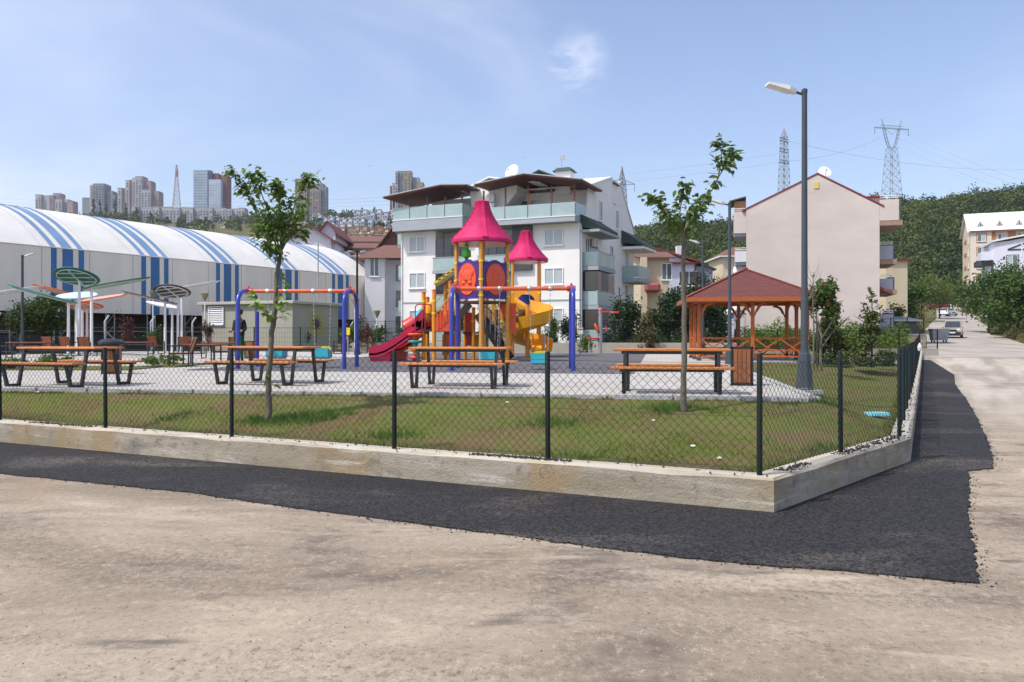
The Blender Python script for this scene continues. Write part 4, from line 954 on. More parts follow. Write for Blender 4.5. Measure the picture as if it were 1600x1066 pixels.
# stairs from the low deck up to the tower, orange pickets
def stair(p, q_, wd, m, name='stair', n=6):
    p, q_ = Vector(p), Vector(q_); u = q_ - p; sd_ = Vector((-u.y, u.x, 0)).normalized() * wd / 2
    s = thing(name, None, None) if False else None
    st = MB()
    for sg in (-1, 1): st.beam(p + sd_ * sg, q_ + sd_ * sg, .05, .26)
    st = st.build('stair_stringer', m, pt)
    for i in range(n):
        c = p.lerp(q_, (i + .5) / n); MB().beam(c - sd_ * .93, c + sd_ * .93, .22, .03).build('tread', m, st)
    return st
stair((-1.35, -.12, 1.05), (-.45, -.05, 2.1), .6, M_BROWN)
for i in range(6):
    s = i / 5; x = -1.58 + .52 * s; z = 1.12 + .52 * s; MB().box(x - .038, x + .038, -.50, -.47, z, z + .62 + .18 * s).build('picket', M_ORP, pt)
MB().beam((-1.6, -.49, 1.78), (-1.0, -.49, 2.55), .05, .05).build('handrail', M_PLY, pt); MB().beam((-1.65, -.485, 2.15), (-.85, -.3, 3.0), .035, .035).build('handrail', M_PLY, pt)
MB().box(-1.66, -1.05, -.475, -.455, 1.1, 1.62).build('infill_panel', M_ORP, pt)
# steel-railed stairs to the ground on the right
stair((-.15, 1.3, 1.75), (1.0, 1.0, .08), .7, M_BROWN, n=7)
for yy_ in (.62, 1.35):
    MB().tube([(.05, yy_, 2.05), (.25, yy_, 1.95), (.88, yy_, 1.16), (.98, yy_, .95), (.98, yy_, .1)], .022, 8).build('steel_rail', M_GALV, pt, True); MB().tube([(.15, yy_, 1.7), (.9, yy_, .85)], .018, 8).build('steel_rail', M_GALV, pt, True)
    for i in range(5): x = .1 + .18 * i; MB().tube([(x, yy_, 2.0 - (x - .1) * 1.08), (x, yy_, 1.25 - (x - .1) * 1.3)], .012, 6).build('steel_baluster', M_GALV, pt)
# middle decks, posts and bridge towards the far tower
for (x, y, z1) in ((-.38, 1.6, 2.0), (-.75, 2.4, 2.3), (.1, 2.6, 2.4), (.7, 2.6, 2.2), (.35, 4.2, 2.9), (1.0, 4.2, 2.9)): ppost(x, y, z1, r=.07, rings=(1.5,))
MB().box(-.8, .75, 1.6, 2.7, 1.02, 1.09).build('middle_deck', M_BROWN, pt)
stair((.3, 2.6, 1.1), (1.5, 7.2, 2.15), .75, M_BROWN, n=11)
for i in range(9):
    s = i / 8; MB().tube([(.05 + 1.0 * s, 2.6 + 4.4 * s, 1.15 + .98 * s), (.05 + 1.0 * s, 2.6 + 4.4 * s, 1.95 + .98 * s)], .028, 6).build('picket', M_PLY, pt)
MB().beam((.05, 2.6, 1.97), (1.05, 7.0, 2.95), .05, .05).build('handrail', M_PLY, pt)
MB().box(-.72, -.40, 2.0, 2.04, .55, 1.85).build('infill_panel', M_RED, pt); MB().box(-1.6, -1.0, 1.7, 1.74, .2, 1.0).build('infill_panel', M_RED, pt); MB().box(-.55, -.1, 2.35, 2.39, .3, 1.0).build('infill_panel', M_PLEM, pt)
for k in range(5): a = k * 1.256; MB().lathe([(.02, -.03), (.09, -.02), (.09, .02), (.02, .03)], 10, (.42 + .12 * math.cos(a), 2.1, 2.12 + .12 * math.sin(a))).build('flower_toy', M_PLEM, pt)
# far tower and spiral slide
tx0, tx1, ty0, ty1 = 1.13, 2.36, 7.4, 8.6
for (x, y) in ((tx0, ty0), (tx1, ty0), (tx0, ty1), (tx1, ty1)): ppost(x, y, 4.4, r=.07, rings=(2.25, 2.9), cap=False)
cone_roof((tx0 + tx1) / 2, (ty0 + ty1) / 2, 4.36, 1.03, 1.42); MB().box(tx0, tx1, ty0, ty1, 2.0, 2.08).build('deck', M_BROWN, pt)
ar = [(.5, 0), (.62, 0), (.62, .95)] + [(.55 * math.cos(a), .95 + .16 * math.sin(a)) for a in (.5, 1.0, 1.57, 2.1, 2.6)] + [(-.62, .95), (-.62, 0), (-.5, 0)] + [(-.42 * math.cos(a), .35 + .42 * math.sin(a)) for a in (0, .5, 1.0, 1.57, 2.1, 2.6, 3.14)]
MB().extr(ar, ((tx0 + tx1) / 2, ty0 - .06, 2.1), (1, 0, 0), (0, 0, 1), (0, 1, 0), .06).build('arch_panel', M_PYEL, pt)
MB().box(tx0 + .1, tx1 - .1, ty1 - .02, ty1 + .02, 2.1, 2.9).build('back_panel', mat('navy_plastic', (.02, .05, .25), .4, .1), pt)
sc_, Ri, Ro, NS = (1.78, 6.05), .20, 1.10, 46
sv = []; 
for i in range(NS + 1):
    t_ = i / NS; a = R(82 - 440 * t_); z = 2.02 - 1.80 * (t_ ** .92); ca, sa = math.cos(a), math.sin(a)
    for (r_, dz) in ((Ri, .22), (Ri + .05, .02), (Ri + .30, -.05), (Ro - .22, -.03), (Ro - .06, .10), (Ro, .56), (Ro + .05, .56), (Ro - .02, .05), (Ro - .2, -.10), (Ri + .3, -.12), (Ri - .03, -.04)): sv.append((sc_[0] + r_ * ca, sc_[1] + r_ * sa, z + dz))
K = 11; sf = [(i * K + k, i * K + (k + 1) % K, (i + 1) * K + (k + 1) % K, (i + 1) * K + k) for i in range(NS) for k in range(K)]
MB().add(sv, sf + [tuple(range(K)), tuple(NS * K + k for k in range(K))]).build('spiral_slide', M_PYEL, pt, True)
MB().tube([(sc_[0], sc_[1], 0), (sc_[0], sc_[1], 2.3)], .10, 12).build('spiral_post', M_PLY, pt, True)
MB().tube([(1.0, 5.6, 0), (1.0, 5.6, 2.1)], .12, 12).build('support_post', M_PLY, pt, True); MB().tube([(2.5, 5.9, 0), (2.5, 5.9, 1.0)], .05, 10).build('support_post', M_GALV, pt, True)
MB().extr([(.55, 2.15), (1.25, 2.15), (1.25, .9), (1.05, 1.15), (.75, 1.75)], (0, .35, 0), (1, 0, 0), (0, 0, 1), (0, 1, 0), .04).build('infill_panel', M_ORP, pt)
MB().hexa([(tx0 + .15, 6.9, 1.98), (tx1 - .15, 6.9, 1.98), (tx1 - .1, 7.4, 2.06), (tx0 + .1, 7.4, 2.06), (tx0 + .15, 6.9, 2.45), (tx0 + .2, 6.9, 2.45), (tx0 + .15, 7.4, 2.7), (tx0 + .1, 7.4, 2.7)]).build('slide_entry', M_PYEL, pt)

# ------------------------------------------------------------------ leaf-shaped canopies
def canopy(label, px, pole_top_y, d, L, wd, yaw, pitch, roll, m, mfr, mpole, off=(.0, .0), group='leaf-shaped shade canopies'):
    """leaf blade length L along local +x from its stalk end, mounted on the pole top near one end"""
    t = thing('leaf_canopy', label, 'canopy', (WX(px, d), d, 0), 0, group); zt = ZY(pole_top_y, d)
    MB().lathe([(.075, 0), (.06, zt)], 10).build('pole', mpole, t, True)
    rot = Matrix.Rotation(R(yaw), 4, 'Z') @ Matrix.Rotation(R(-pitch), 4, 'Y') @ Matrix.Rotation(R(roll), 4, 'X')
    N = 24; up_ = []; 
    for i in range(N):
        a = 2 * math.pi * i / N; c = math.cos(a); up_.append((L / 2 * c + off[0], wd / 2 * math.sin(a) * (1 - .12 * c)))
    b = MB(); b.prism(up_, 0.0, .035); o = b.build('leaf_blade', m, t)
    fr_ = MB(); sc2 = .84; pts = [(x * 1 if False else off[0] + (x - off[0]) * sc2, y * sc2, -.04) for x, y in up_]; fr_.tube(pts + [pts[0]], .028, 6)
    fr_.box(off[0] - L / 2 * .98, off[0] + L / 2 * sc2, -.028, .028, -.07, -.012)
    for s in (-.45, 0.0, .45):
        hw_ = wd / 2 * sc2 * math.sqrt(max(0, 1 - (s / .84) ** 2)); fr_.box(off[0] + s * L / 2 - .02, off[0] + s * L / 2 + .02, -hw_, hw_, -.06, -.015)
    f2 = fr_.build('rib_frame', mfr, o)
    o.matrix_local = Matrix.Translation((0, 0, zt)) @ rot
    return t
M_CG = mat('dark_green_blade', (.010, .12, .095), .5, .12, 2); M_CO = mat('orange_blade', (.75, .17, .03), .5, .12, 2, trans=.3); M_CB = mat('brown_blade', (.075, .055, .048), .5, .15, 2); M_CW = mat('pale_blue_blade', (.50, .58, .68), .5, .06, 2); M_CP = mat('pink_blade', (.74, .36, .28), .5, .06, 2); M_FRG = mat('pale_green_ribs', (.45, .55, .48), .5, .08, 2); M_FRP = mat('pale_pink_ribs', (.72, .52, .45), .5, .08, 2)
canopy('dark green leaf canopy tilted to show its pale ribs, highest of the left cluster', 124, 438, 40, 1.9, 2.1, -90, 24, 0, M_CG, M_FRG, M_WHITEP, (.35, 0))
canopy('thin green leaf canopy rising to the left over the picnic table', 107, 471, 39, 3.4, 1.3, 180, 15, 3, M_CG, M_FRG, M_WHITEP, (1.3, 0))
canopy('thin green leaf canopy rising to the right of the left cluster', 143, 450, 39, 3.3, 1.3, 0, 10, 2, M_CG, M_FRG, M_WHITEP, (1.2, 0))
canopy('white leaf canopy cut off by the left frame edge', -12, 460, 42, 2.6, 1.2, 0, 9, 2, M_WHITEP, M_WHITEP, M_WHITEP, (1.3, 0))
canopy('orange leaf canopy glowing from below, rising left behind the green ones', 119, 462, 43, 2.6, 1.5, 172, 13, 12, M_CO, M_FRP, M_PINKP, (1.25, 0))
canopy('pale blue leaf canopy lying almost flat in the middle of the left cluster', 121, 462, 41.5, 1.5, 2.0, 90, 16, 0, M_CW, M_FRG, M_WHITEP, (.0, 0))
canopy('orange leaf canopy showing pale ribs, lowest of the left cluster', 136, 482, 44, 1.4, 1.85, -80, 15, 0, M_CO, M_FRP, M_PINKP, (.45, 0))
canopy('pink leaf canopy pointing right behind the left cluster', 129, 470, 45, 2.6, .9, 0, 8, 14, M_CP, M_FRP, M_PINKP, (1.2, 0))
canopy('brown leaf canopy tilted to show white ribs, right cluster beside the hut', 278, 463, 46, 1.7, 2.1, -105, 23, 6, M_CB, M_WHITEP, M_WHITEP, (.6, 0))
canopy('thin brown leaf canopy rising to the left of the right cluster', 258, 471, 45, 3.2, 1.2, 180, 13, 5, M_CB, M_FRP, M_WHITEP, (.9, 0))
canopy('white leaf canopy dipping low behind the thin brown one', 269, 480, 48, 2.0, 1.1, 176, 12, -6, M_WHITEP, M_WHITEP, M_WHITEP, (.6, 0))
canopy('white leaf canopy seen edge-on, pointing right above the hut', 284, 450, 48, 2.4, .9, 0, 10, 0, M_WHITEP, M_WHITEP, M_WHITEP, (1.1, 0))

# ------------------------------------------------------------------ armchairs and low tables
def make_chair():
    t = thing('armchair', '-', 'chair', group='wooden park armchairs')
    for sx in (-1, 1):
        f = MB(); x = sx * .30
        f.box(x - .02, x + .02, -.30, -.26, 0, .62); f.box(x - .02, x + .02, .26, .30, 0, .62); f.box(x - .02, x + .02, -.30, .30, .62, .66); f.box(x - .02, x + .02, -.26, .26, .0, .035); f.build('arm_frame', M_BLACK, t)
    s = MB().box(-.28, .28, -.27, .25, .38, .41).build('seat_frame', M_BLACK, t); me = MB().bbox(-.27, .27, -.05, .05, 0, .025, .005).mesh('slat', M_WOODD)
    for i in range(5): o = mkobj('slat', me, s); o.location = (0, -.22 + .108 * i, .411)
    b = MB().beam((-.27, .27, .42), (-.27, .44, .88), .03, .03); b.beam((.27, .27, .42), (.27, .44, .88), .03, .03); b = b.build('backrest', M_BLACK, t)
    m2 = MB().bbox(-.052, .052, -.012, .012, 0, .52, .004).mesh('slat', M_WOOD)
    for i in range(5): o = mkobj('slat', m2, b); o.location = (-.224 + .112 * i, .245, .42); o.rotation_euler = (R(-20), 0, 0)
    return t
ch0 = make_chair(); CH = [(283, 573, -80, 'armchair with upright orange back standing left of the second picnic table'), (82, 556, 170, 'armchair behind the leftmost picnic table, left of the canopy poles'), (108, 556, 175, 'armchair behind the leftmost picnic table, right of the nearest canopy pole'),
    (137, 556, 178, 'armchair with wide back right of the thickest canopy pole'), (244, 553, 170, 'armchair standing left of the brown canopy poles'), (290, 552, 185, 'armchair standing right of the brown canopy poles'), (308, 553, 95, 'armchair beside the reddish shrub at the hut'),
    (370, 554, 180, 'armchair directly in front of the standing person'), (530, 553, -75, 'armchair left of the right leg of the left swing'), (566, 552, -80, 'armchair right of the floodlight post'), (590, 553, 90, 'armchair at the far left of the red slide'), (346, 568, 100, 'armchair with its back turned behind the second picnic table')]
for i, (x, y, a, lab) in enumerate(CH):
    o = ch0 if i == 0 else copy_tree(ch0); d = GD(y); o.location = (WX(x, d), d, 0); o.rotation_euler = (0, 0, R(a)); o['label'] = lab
    if i not in (0, 8, 9):  # darker red backs, with the shade on them put into the slat colour
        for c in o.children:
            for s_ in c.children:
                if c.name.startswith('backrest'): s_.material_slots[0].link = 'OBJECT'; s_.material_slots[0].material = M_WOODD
def low_table(label, x, y, L, a):
    d = GD(y); t = thing('coffee_table', label, 'table', (WX(x, d), d, 0), R(a), 'low slatted park tables')
    f = MB()
    for sx in (-1, 1):
        for sy in (-1, 1): f.box(sx * (L / 2 - .03) - .02, sx * (L / 2 - .03) + .02, sy * .26 - .02, sy * .26 + .02, 0, .62)
        f.box(sx * (L / 2 - .03) - .02, sx * (L / 2 - .03) + .02, -.24, .24, 0, .035)
    f.box(-L / 2, L / 2, -.28, .28, .62, .65); f.build('frame', M_BLACK, t); me = MB().bbox(-L / 2, L / 2, -.05, .05, 0, .03, .005).mesh('slat', M_WOODD)
    for i in range(5): o = mkobj('slat', me, t); o.location = (0, -.22 + .11 * i, .651)
low_table('low slatted table beside the upright orange-backed armchair', 316, 570, 1.1, -5); low_table('long low table among the armchairs behind the leftmost picnic table', 205, 558, 1.8, 0); low_table('low table between the armchairs under the left canopies', 45, 559, 1.7, 5); low_table('low table between the two armchairs by the right swing leg', 549, 553, 1.0, 0); low_table('low slatted table in front of the sitting place by the hut', 345, 560, 1.5, 0)

# ------------------------------------------------------------------ exercise machine
d = 44; ex = thing('exercise_machine', 'grey and orange outdoor exercise machine with seat and lever arms', 'fitness machine', (WX(938, d), d, 0))
MB().lathe([(.10, 0), (.09, 2.3)], 10).build('post', M_GALV, ex, True); MB().lathe([(.10, 2.3), (.11, 2.36), (.05, 2.46)], 10).build('cap', M_ORP, ex, True)
MB().tube([(-.12, 0, 2.2), (.3, 0, 2.24), (.75, 0, 2.2)], .045, 8).build('lever_arm', M_GALV, ex); MB().tube([(.72, 0, 2.2), (.98, 0, 2.2)], .055, 8).build('grip', M_RED, ex); MB().tube([(.1, -.3, 2.24), (.5, -.3, 2.24)], .05, 8).build('grip', M_RED, ex)
s_ = MB().lathe([(.02, -.05), (.22, -.04), (.27, 0), (.25, .05), (.02, .06)], 16).build('backrest', M_ORP, ex, True); s_.location = (-.22, -.05, 1.35); s_.rotation_euler = (0, R(68), 0); s_.scale = (1.1, 1.0, 1)
MB().bbox(-.72, -.05, -.2, .2, .78, .86, .02).build('seat', M_RED, ex); MB().tube([(-.05, 0, .75), (-.6, 0, .7), (-.62, 0, .05)], .035, 8).build('seat_frame', M_GALV, ex)
MB().box(-.85, -.3, -.28, .28, 0, .05).build('foot_bar', M_GALV, ex); MB().tube([(.05, 0, 1.35), (.5, 0, 1.33)], .035, 8).build('side_arm', M_GALV, ex); MB().box(.3, .34, -.12, .12, 1.2, 1.5).build('pad', M_RED, ex)
d = 40; sg = thing('notice_board', 'small yellow and white notice plate on a post behind the right swing leg', 'sign', (WX(907, d), d, 0)); MB().tube([(0, 0, 0), (0, 0, 1.35)], .025, 8).build('post', M_GALV, sg)
MB().box(-.16, .12, -.04, -.02, 1.05, 1.35).build('plate', M_WHITEP, sg); MB().box(-.165, -.1, -.046, -.041, 1.05, 1.34).build('yellow_band', M_PLEM, sg); MB().box(-.09, .11, -.046, -.041, 1.24, 1.30).build('red_band', M_RED, sg)
d = 43; sg = thing('warning_box', 'small yellow box on a dark pole by the right swing frame', 'box', (WX(543.5, d), d, 0)); MB().box(-.11, .11, -.05, .05, 1.0, 1.38).build('box', M_PLEM, sg); MB().tube([(0, 0.03, 0), (0, 0.03, 1.0)], .03, 8).build('pole', M_GALV, sg)

# ------------------------------------------------------------------ litter on the lawn
def litter(name, label, x, y, z, sx, sy, m, cat='litter', group='scraps of litter on the lawn'):
    d = GD(y, z); P2 = np.array([[WX(x, d), d]]); zz = float(lawn_z(P2)[0]) + .025
    b = MB(); n = 7; rr = [random.uniform(.6, 1.1) for _ in range(n)]
    ring = [(sx * rr[i] * math.cos(6.28 * i / n), sy * rr[i] * math.sin(6.28 * i / n), random.uniform(0, .008)) for i in range(n)]
    b.add([(0, 0, .012)] + ring + [(x_, y_, z_ - .012) for x_, y_, z_ in ring], [(0, i + 1, (i + 1) % n + 1) for i in range(n)] + [(i + 1, n + i + 1, n + (i + 1) % n + 1, (i + 1) % n + 1) for i in range(n)])
    o = b.build(name, m); o.location = (WX(x, d), d, zz); return tag(o, label, cat, group)
M_PAPER = mat('white_paper', (.78, .77, .74), .8, .06, 9)
for (x, y, z, lab) in ((64, 616, -.2, 'white paper scrap on the lawn below the leftmost table bench'), (58, 636, -.3, 'largest white paper scrap on the lawn at the far left'), (86, 629, -.28, 'white paper scrap right of the largest one on the far left lawn'),
        (523, 624, -.15, 'white paper scrap on the lawn right of the leafy tree'), (1083, 702, -.34, 'flat white paper scrap near the wall below the thin tree'), (1124, 716, -.36, 'small white crumpled scrap near the wall corner'), (793, 646, -.22, 'tiny white scrap in the middle of the lawn'), (1021, 661, -.2, 'tiny white scrap left of the thin tree foot')):
    litter('paper_scrap', lab, x, y, z, .032, .02, M_PAPER)
litter('wrapper', 'crumpled pink wrapper on the lawn right of the leafy tree', 488, 630, -.18, .09, .04, mat('pink_wrapper', (.55, .10, .13), .5, .2, 9)); litter('wrapper', 'small red wrapper on the lawn beside the wall corner', 1254, 716, -.37, .05, .03, mat('red_wrapper', (.6, .05, .08), .5, .2, 9))
d = GD(624, -.06); et = thing('tray', 'pale blue plastic tray lying on the right lawn', 'tray', (WX(1370, d), d, float(lawn_z(np.array([[WX(1370, d), d]]))[0]) + .02), R(6), None)
M_TRAY = mat('tray_blue', (.20, .55, .62), .5, .1, 9); MB().bbox(-.17, .17, -.11, .11, 0, .02, .006).build('base', M_TRAY, et)
cm = MB().lathe([(.030, 0), (.024, .035), (.012, .042)], 8).mesh('cup', M_TRAY)
for i in range(6):
    for j in range(4): o = mkobj('cup', cm, et); o.location = (-.14 + .056 * i, -.085 + .056 * j, .018)
bgm = MB().lathe([(.02, -.13), (.08, -.12), (.12, -.03), (.10, .06), (.05, .11), (.03, .15)], 10); pb = bgm.build('plastic_bag', M_PAPER, None, True)
pb.scale = (.75, .6, 1.15); p_ = c2 + SIDE * 24.0; pb.location = (p_.x + .06, p_.y - .10, .50); tag(pb, 'white plastic bag hanging on the side fence', 'bag')

# ------------------------------------------------------------------ sports hall
HU = Vector((.5103, .86, 0)); HN = Vector((.86, -.5103, 0)); H0 = Vector((-31.25, 50, 0)); HL = 34.9
hall = thing('sports_hall', 'long white fabric sports hall with blue stripes over the barrel roof', 'building', (-31.25, 50, 0), math.atan2(HU.y, HU.x))
HA, HB, HWd = -26.0, HL, 9.0                     # along the hall, local x; local y points away from the park
def hz(s): return 6.65 + 3.6 * (1 - (1 - min(s, 2 * HWd - s) / HWd) ** 2) if 0 <= s <= 2 * HWd else 6.65
def arch_strip(x0, x1, lift, name, m, parent, sub=26, smooth=True):
    v = []; f = []
    for i in range(sub + 1):
        s = 2 * HWd * i / sub
        for x in (x0, x1): v.append((x, s, hz(s) + lift))
    for i in range(sub): a = 2 * i; f.append((a, a + 1, a + 3, a + 2))
    return MB().add(v, f).build(name, m, parent, smooth)
bays = np.arange(.12 - .185 * 4, 1.2, .1852) * HL
rf = arch_strip(HA, HB, 0, 'roof', M_FABRIC, hall)
MB().box(HA, HB, -.02, .02, 2.5, 6.65).build('side_curtain', M_FABW, hall); MB().box(HA, HB, 2 * HWd - .02, 2 * HWd + .02, 0, 6.65).build('back_wall', M_FABW, hall)
n = 24; MB().add([(HB, 2 * HWd * i / n, hz(2 * HWd * i / n)) for i in range(n + 1)] + [(HB, 2 * HWd * i / n, 2.5) for i in range(n + 1)], [(i, i + 1, n + 2 + i, n + 1 + i) for i in range(n)]).build('end_curtain', M_FABW, hall)
MB().tube([(HA, -.02, 6.66), (HB, -.02, 6.66)], .05, 6).build('eave_cable', M_FABRIC, hall)
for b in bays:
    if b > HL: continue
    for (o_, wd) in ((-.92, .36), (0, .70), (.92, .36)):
        st = arch_strip(b + o_ - wd / 2, b + o_ + wd / 2, .03, 'roof_stripe', M_STRIPE_GLARE, rf); MB().box(b + o_ - wd / 2, b + o_ + wd / 2, -.05, -.022, 2.52, 6.62).build('wall_stripe', M_STRIPE, st)
for i, b in enumerate(np.arange(HA + 1.6, HB, 3.2)):
    for k in (-1, 1): MB().tube([(b + k * .32, 0.6, 0), (b + k * .32, .6, 2.5)], .05, 6).build('steel_leg', M_GALV, hall)
    l = MB(); 
    for z in range(3): l.beam((b - .32, .6, .1 + .8 * z), (b + .32, .6, .9 + .8 * z), .035, .035)
    l.build('lattice', M_GALV, hall)
    arch_strip(b + 1.3, b + 1.345, .012, 'roof_seam', mat('roof_seam_fabric', (.50, .49, .46), .8, .1), rf)
    MB().box(b + 1.3, b + 1.34, -.035, -.022, 2.55, 6.6).build('curtain_seam', mat('seam_fabric', (.50, .47, .43), .85, .05), hall)
MB().box(HA, HB, 2.2, 2.4, -.2, 3.2).build('lower_net', M_HALLIN, hall); MB().box(HA, HB - .3, 2.0, 2.15, -.2, 1.0).build('lower_boards', M_DARKW, hall)
# white-posted sports fence along the hall
hf = thing('sports_fence', 'tall netted fence with white bent posts under the hall curtain', 'fence', (-31.25, 50, 0), math.atan2(HU.y, HU.x)); S_, E_ = [], []
for i, b in enumerate(np.arange(HA + 1, HB, 3.4)):
    MB().tube([(b, -1.9, -.2), (b, -1.9, 1.9), (b + .15, -2.1, 2.3)], .06, 6).build('bent_post', M_WHITEP, hf)
    if i % 3 == 0: MB().tube([(b, -1.9, 1.3), (b + 1.5, -1.9, .0)], .03, 6).build('strut', M_WHITEP, hf)
for z in (.35, 1.25): MB().tube([(HA, -1.9, z), (HB, -1.9, z)], .02, 5).build('rail', M_GALV, hf)
g = np.arange(HA, HB, .22); zz = 1.8
S_ = [(b, -1.9, 0) for b in g] + [(b, -1.9, zz) for b in g]; E_ = [(b + zz, -1.9, zz) for b in g] + [(b + zz, -1.9, 0) for b in g]
v_, f_ = np_wires(S_, E_, .004); tag(np_mesh('fence_net', v_, f_, M_WIRE, hf), kind='stuff')

# ------------------------------------------------------------------ small hut with louvre and painted flower
cA, cB, cC = Vector((WX(316, 57.5), 57.5)), Vector((WX(457, 54.5), 54.5)), Vector((WX(500, 60), 60))
hut = thing('utility_hut', 'flat-roofed grey-green hut with white louvre and painted flower', 'building', (cA.x, cA.y, 0), math.atan2(cB.y - cA.y, cB.x - cA.x)); Lh = (cB - cA).length; Dh = 5.2; zt = ZY(473, 56)
MB().box(0, Lh, 0, Dh, -.2, zt - .12).build('wall', M_UTIL, hut); MB().bbox(-.25, Lh + .25, -.25, Dh + .25, zt - .12, zt + .08, .02).build('roof', M_UTILR, hut)
lv = MB().box(.65, 1.95, -.05, .0, 1.72, 2.95); lv = lv.build('louvre_frame', mat('louvre_back', (.10, .10, .10), .6, .1), hut)
for i in range(9): MB().hexa([(.72, -.10, 1.76 + .13 * i), (1.88, -.10, 1.76 + .13 * i), (1.88, -.055, 1.80 + .13 * i), (.72, -.055, 1.80 + .13 * i), (.72, -.10, 1.79 + .13 * i), (1.88, -.10, 1.79 + .13 * i), (1.88, -.055, 1.845 + .13 * i), (.72, -.055, 1.845 + .13 * i)]).build('slat', M_LOUV, lv)
for (x0, x1, z0, z1) in ((.62, .70, 1.70, 2.98), (1.90, 1.98, 1.70, 2.98), (.70, 1.90, 1.68, 1.76), (.70, 1.90, 2.93, 3.0)): MB().box(x0, x1, -.11, -.04, z0, z1).build('frame_bar', M_LOUV, lv)
# flower: four petal loops and a dark centre painted on the end wall
fl = [(0, .38), (.42, .28), (.30, -.32), (-.40, -.42), (-.45, .25)]
for i, (a, b) in enumerate([(-.42, .38), (.40, .36), (.42, -.38), (-.44, -.44)]):
    rg = []; 
    for r_ in (.44, .24): rg.append([(2.6 + a + r_ * 1.0 * math.cos(6.28 * k / 20), 1.75 + b + r_ * .95 * math.sin(6.28 * k / 20)) for k in range(20)])
    v = [(Lh + .012 + .003 * i, p[0], p[1]) for p in rg[0]] + [(Lh + .012 + .003 * i, p[0], p[1]) for p in rg[1]]
    MB().add(v, [(k, (k + 1) % 20, 20 + (k + 1) % 20, 20 + k) for k in range(20)]).build('painted_petal', M_MURY, hut)
v = [(Lh + .03, 2.6, 1.78)] + [(Lh + .03, 2.6 + (.62 if k % 2 else .28) * math.cos(6.28 * k / 22), 1.78 + (.58 if k % 2 else .25) * math.sin(6.28 * k / 22)) for k in range(22)]
MB().add(v, [(0, k + 1, (k + 1) % 22 + 1) for k in range(22)]).build('painted_flower_centre', M_MURP, hut)
MB().box(Lh + .012, Lh + .02, 2.56, 2.62, .5, 1.5).build('painted_stem', M_MURP, hut)

# ------------------------------------------------------------------ person
def person():
    d = 25.6; t = thing('person', 'person in dark green shirt and green trousers standing, hands held forward', 'person', (WX(373.5, d), d, .012), R(-25))
    sk = [(0, 0, .93, .15), (0, .0, 1.12, .15), (0, .01, 1.32, .17), (0, .0, 1.46, .10), (0, 0, 1.53, .06), (0, -.01, 1.60, .085), (0, -.01, 1.68, .095)]
    V = [Vector(p[:3]) for p in sk]; r = [p[3] for p in sk]; E = [(i, i + 1) for i in range(len(sk) - 1)]
    def chain(start, pts):
        a = start
        for p in pts: V.append(Vector(p[:3])); r.append(p[3]); E.append((a, len(V) - 1)); a = len(V) - 1
    for s in (-1, 1):
        chain(0, [(s * .10, 0, .86, .095), (s * .11, -.01, .48, .062), (s * .115, .02, .10, .045), (s * .12, -.08, .05, .045), (s * .125, -.16, .035, .035)])
        chain(2, [(s * .19, .01, 1.40, .062), (s * .25, .03, 1.13, .047), (s * .17, -.22, 1.06, .036), (s * .13, -.30, 1.07, .032)])
    me = bpy.data.meshes.new('body'); me.from_pydata([tuple(v) for v in V], E, []); o = mkobj('body', me, t)
    sm = o.modifiers.new('skin', 'SKIN'); ss = o.modifiers.new('sub', 'SUBSURF'); ss.levels = ss.render_levels = 2
    for i, sv_ in enumerate(me.skin_vertices[0].data): sv_.radius = (r[i] * (1.15 if i in (1, 2) else 1), r[i] * (.75 if i in (0, 1, 2) else 1)); sv_.use_root = (i == 0)
    bm_ = NT('person_clothes'); sx = bm_.N('ShaderNodeSeparateXYZ'); bm_.L(bm_.co, sx.inputs[0])
    c = bm_.mix(bm_.rng(sx.outputs['Z'], .945, .955), (.012, .07, .035), (.012, .022, .028)); c = bm_.mix(bm_.rng(sx.outputs['Z'], 1.50, 1.51), c, (.38, .22, .15)); c = bm_.mix(bm_.rng(sx.outputs['Z'], .10, .09), c, (.02, .02, .02))
    fore = bm_.mul(bm_.rng(sx.outputs['Y'], -.10, -.12), bm_.rng(sx.outputs['Z'], .9, .95)); c = bm_.mix(fore, c, (.38, .22, .15)); me.materials.append(bm_.done('person_clothes', c, .8, None))
    MB().lathe([(.04, 1.60), (.094, 1.62), (.112, 1.69), (.10, 1.75), (.06, 1.785), (.01, 1.795)], 14, (0, .015, 0)).build('hair', mat('dark_hair', (.02, .015, .012), .6, .2), t, True)
    MB().hexa([(-.012, -.125, 1.635), (.012, -.125, 1.635), (.012, -.09, 1.63), (-.012, -.09, 1.63), (-.006, -.105, 1.675), (.006, -.105, 1.675), (.006, -.09, 1.675), (-.006, -.09, 1.675)]).build('nose', mat('skin', (.38, .22, .15), .6, .1), t)
    for s in (-1, 1):
        for k in range(4):
            a = -.03 + .018 * k; MB().tube([(s * .13 + a * .8, -.32, 1.07), (s * .128 + a, -.37, 1.075), (s * .12 + a, -.40, 1.06)], [.009, .008, .007], 6).build('finger', MATS['skin'], t)
        MB().tube([(s * .13 - s * .035, -.30, 1.08), (s * .08, -.335, 1.10), (s * .07, -.36, 1.10)], [.010, .009, .007], 6).build('thumb', MATS['skin'], t)
person()

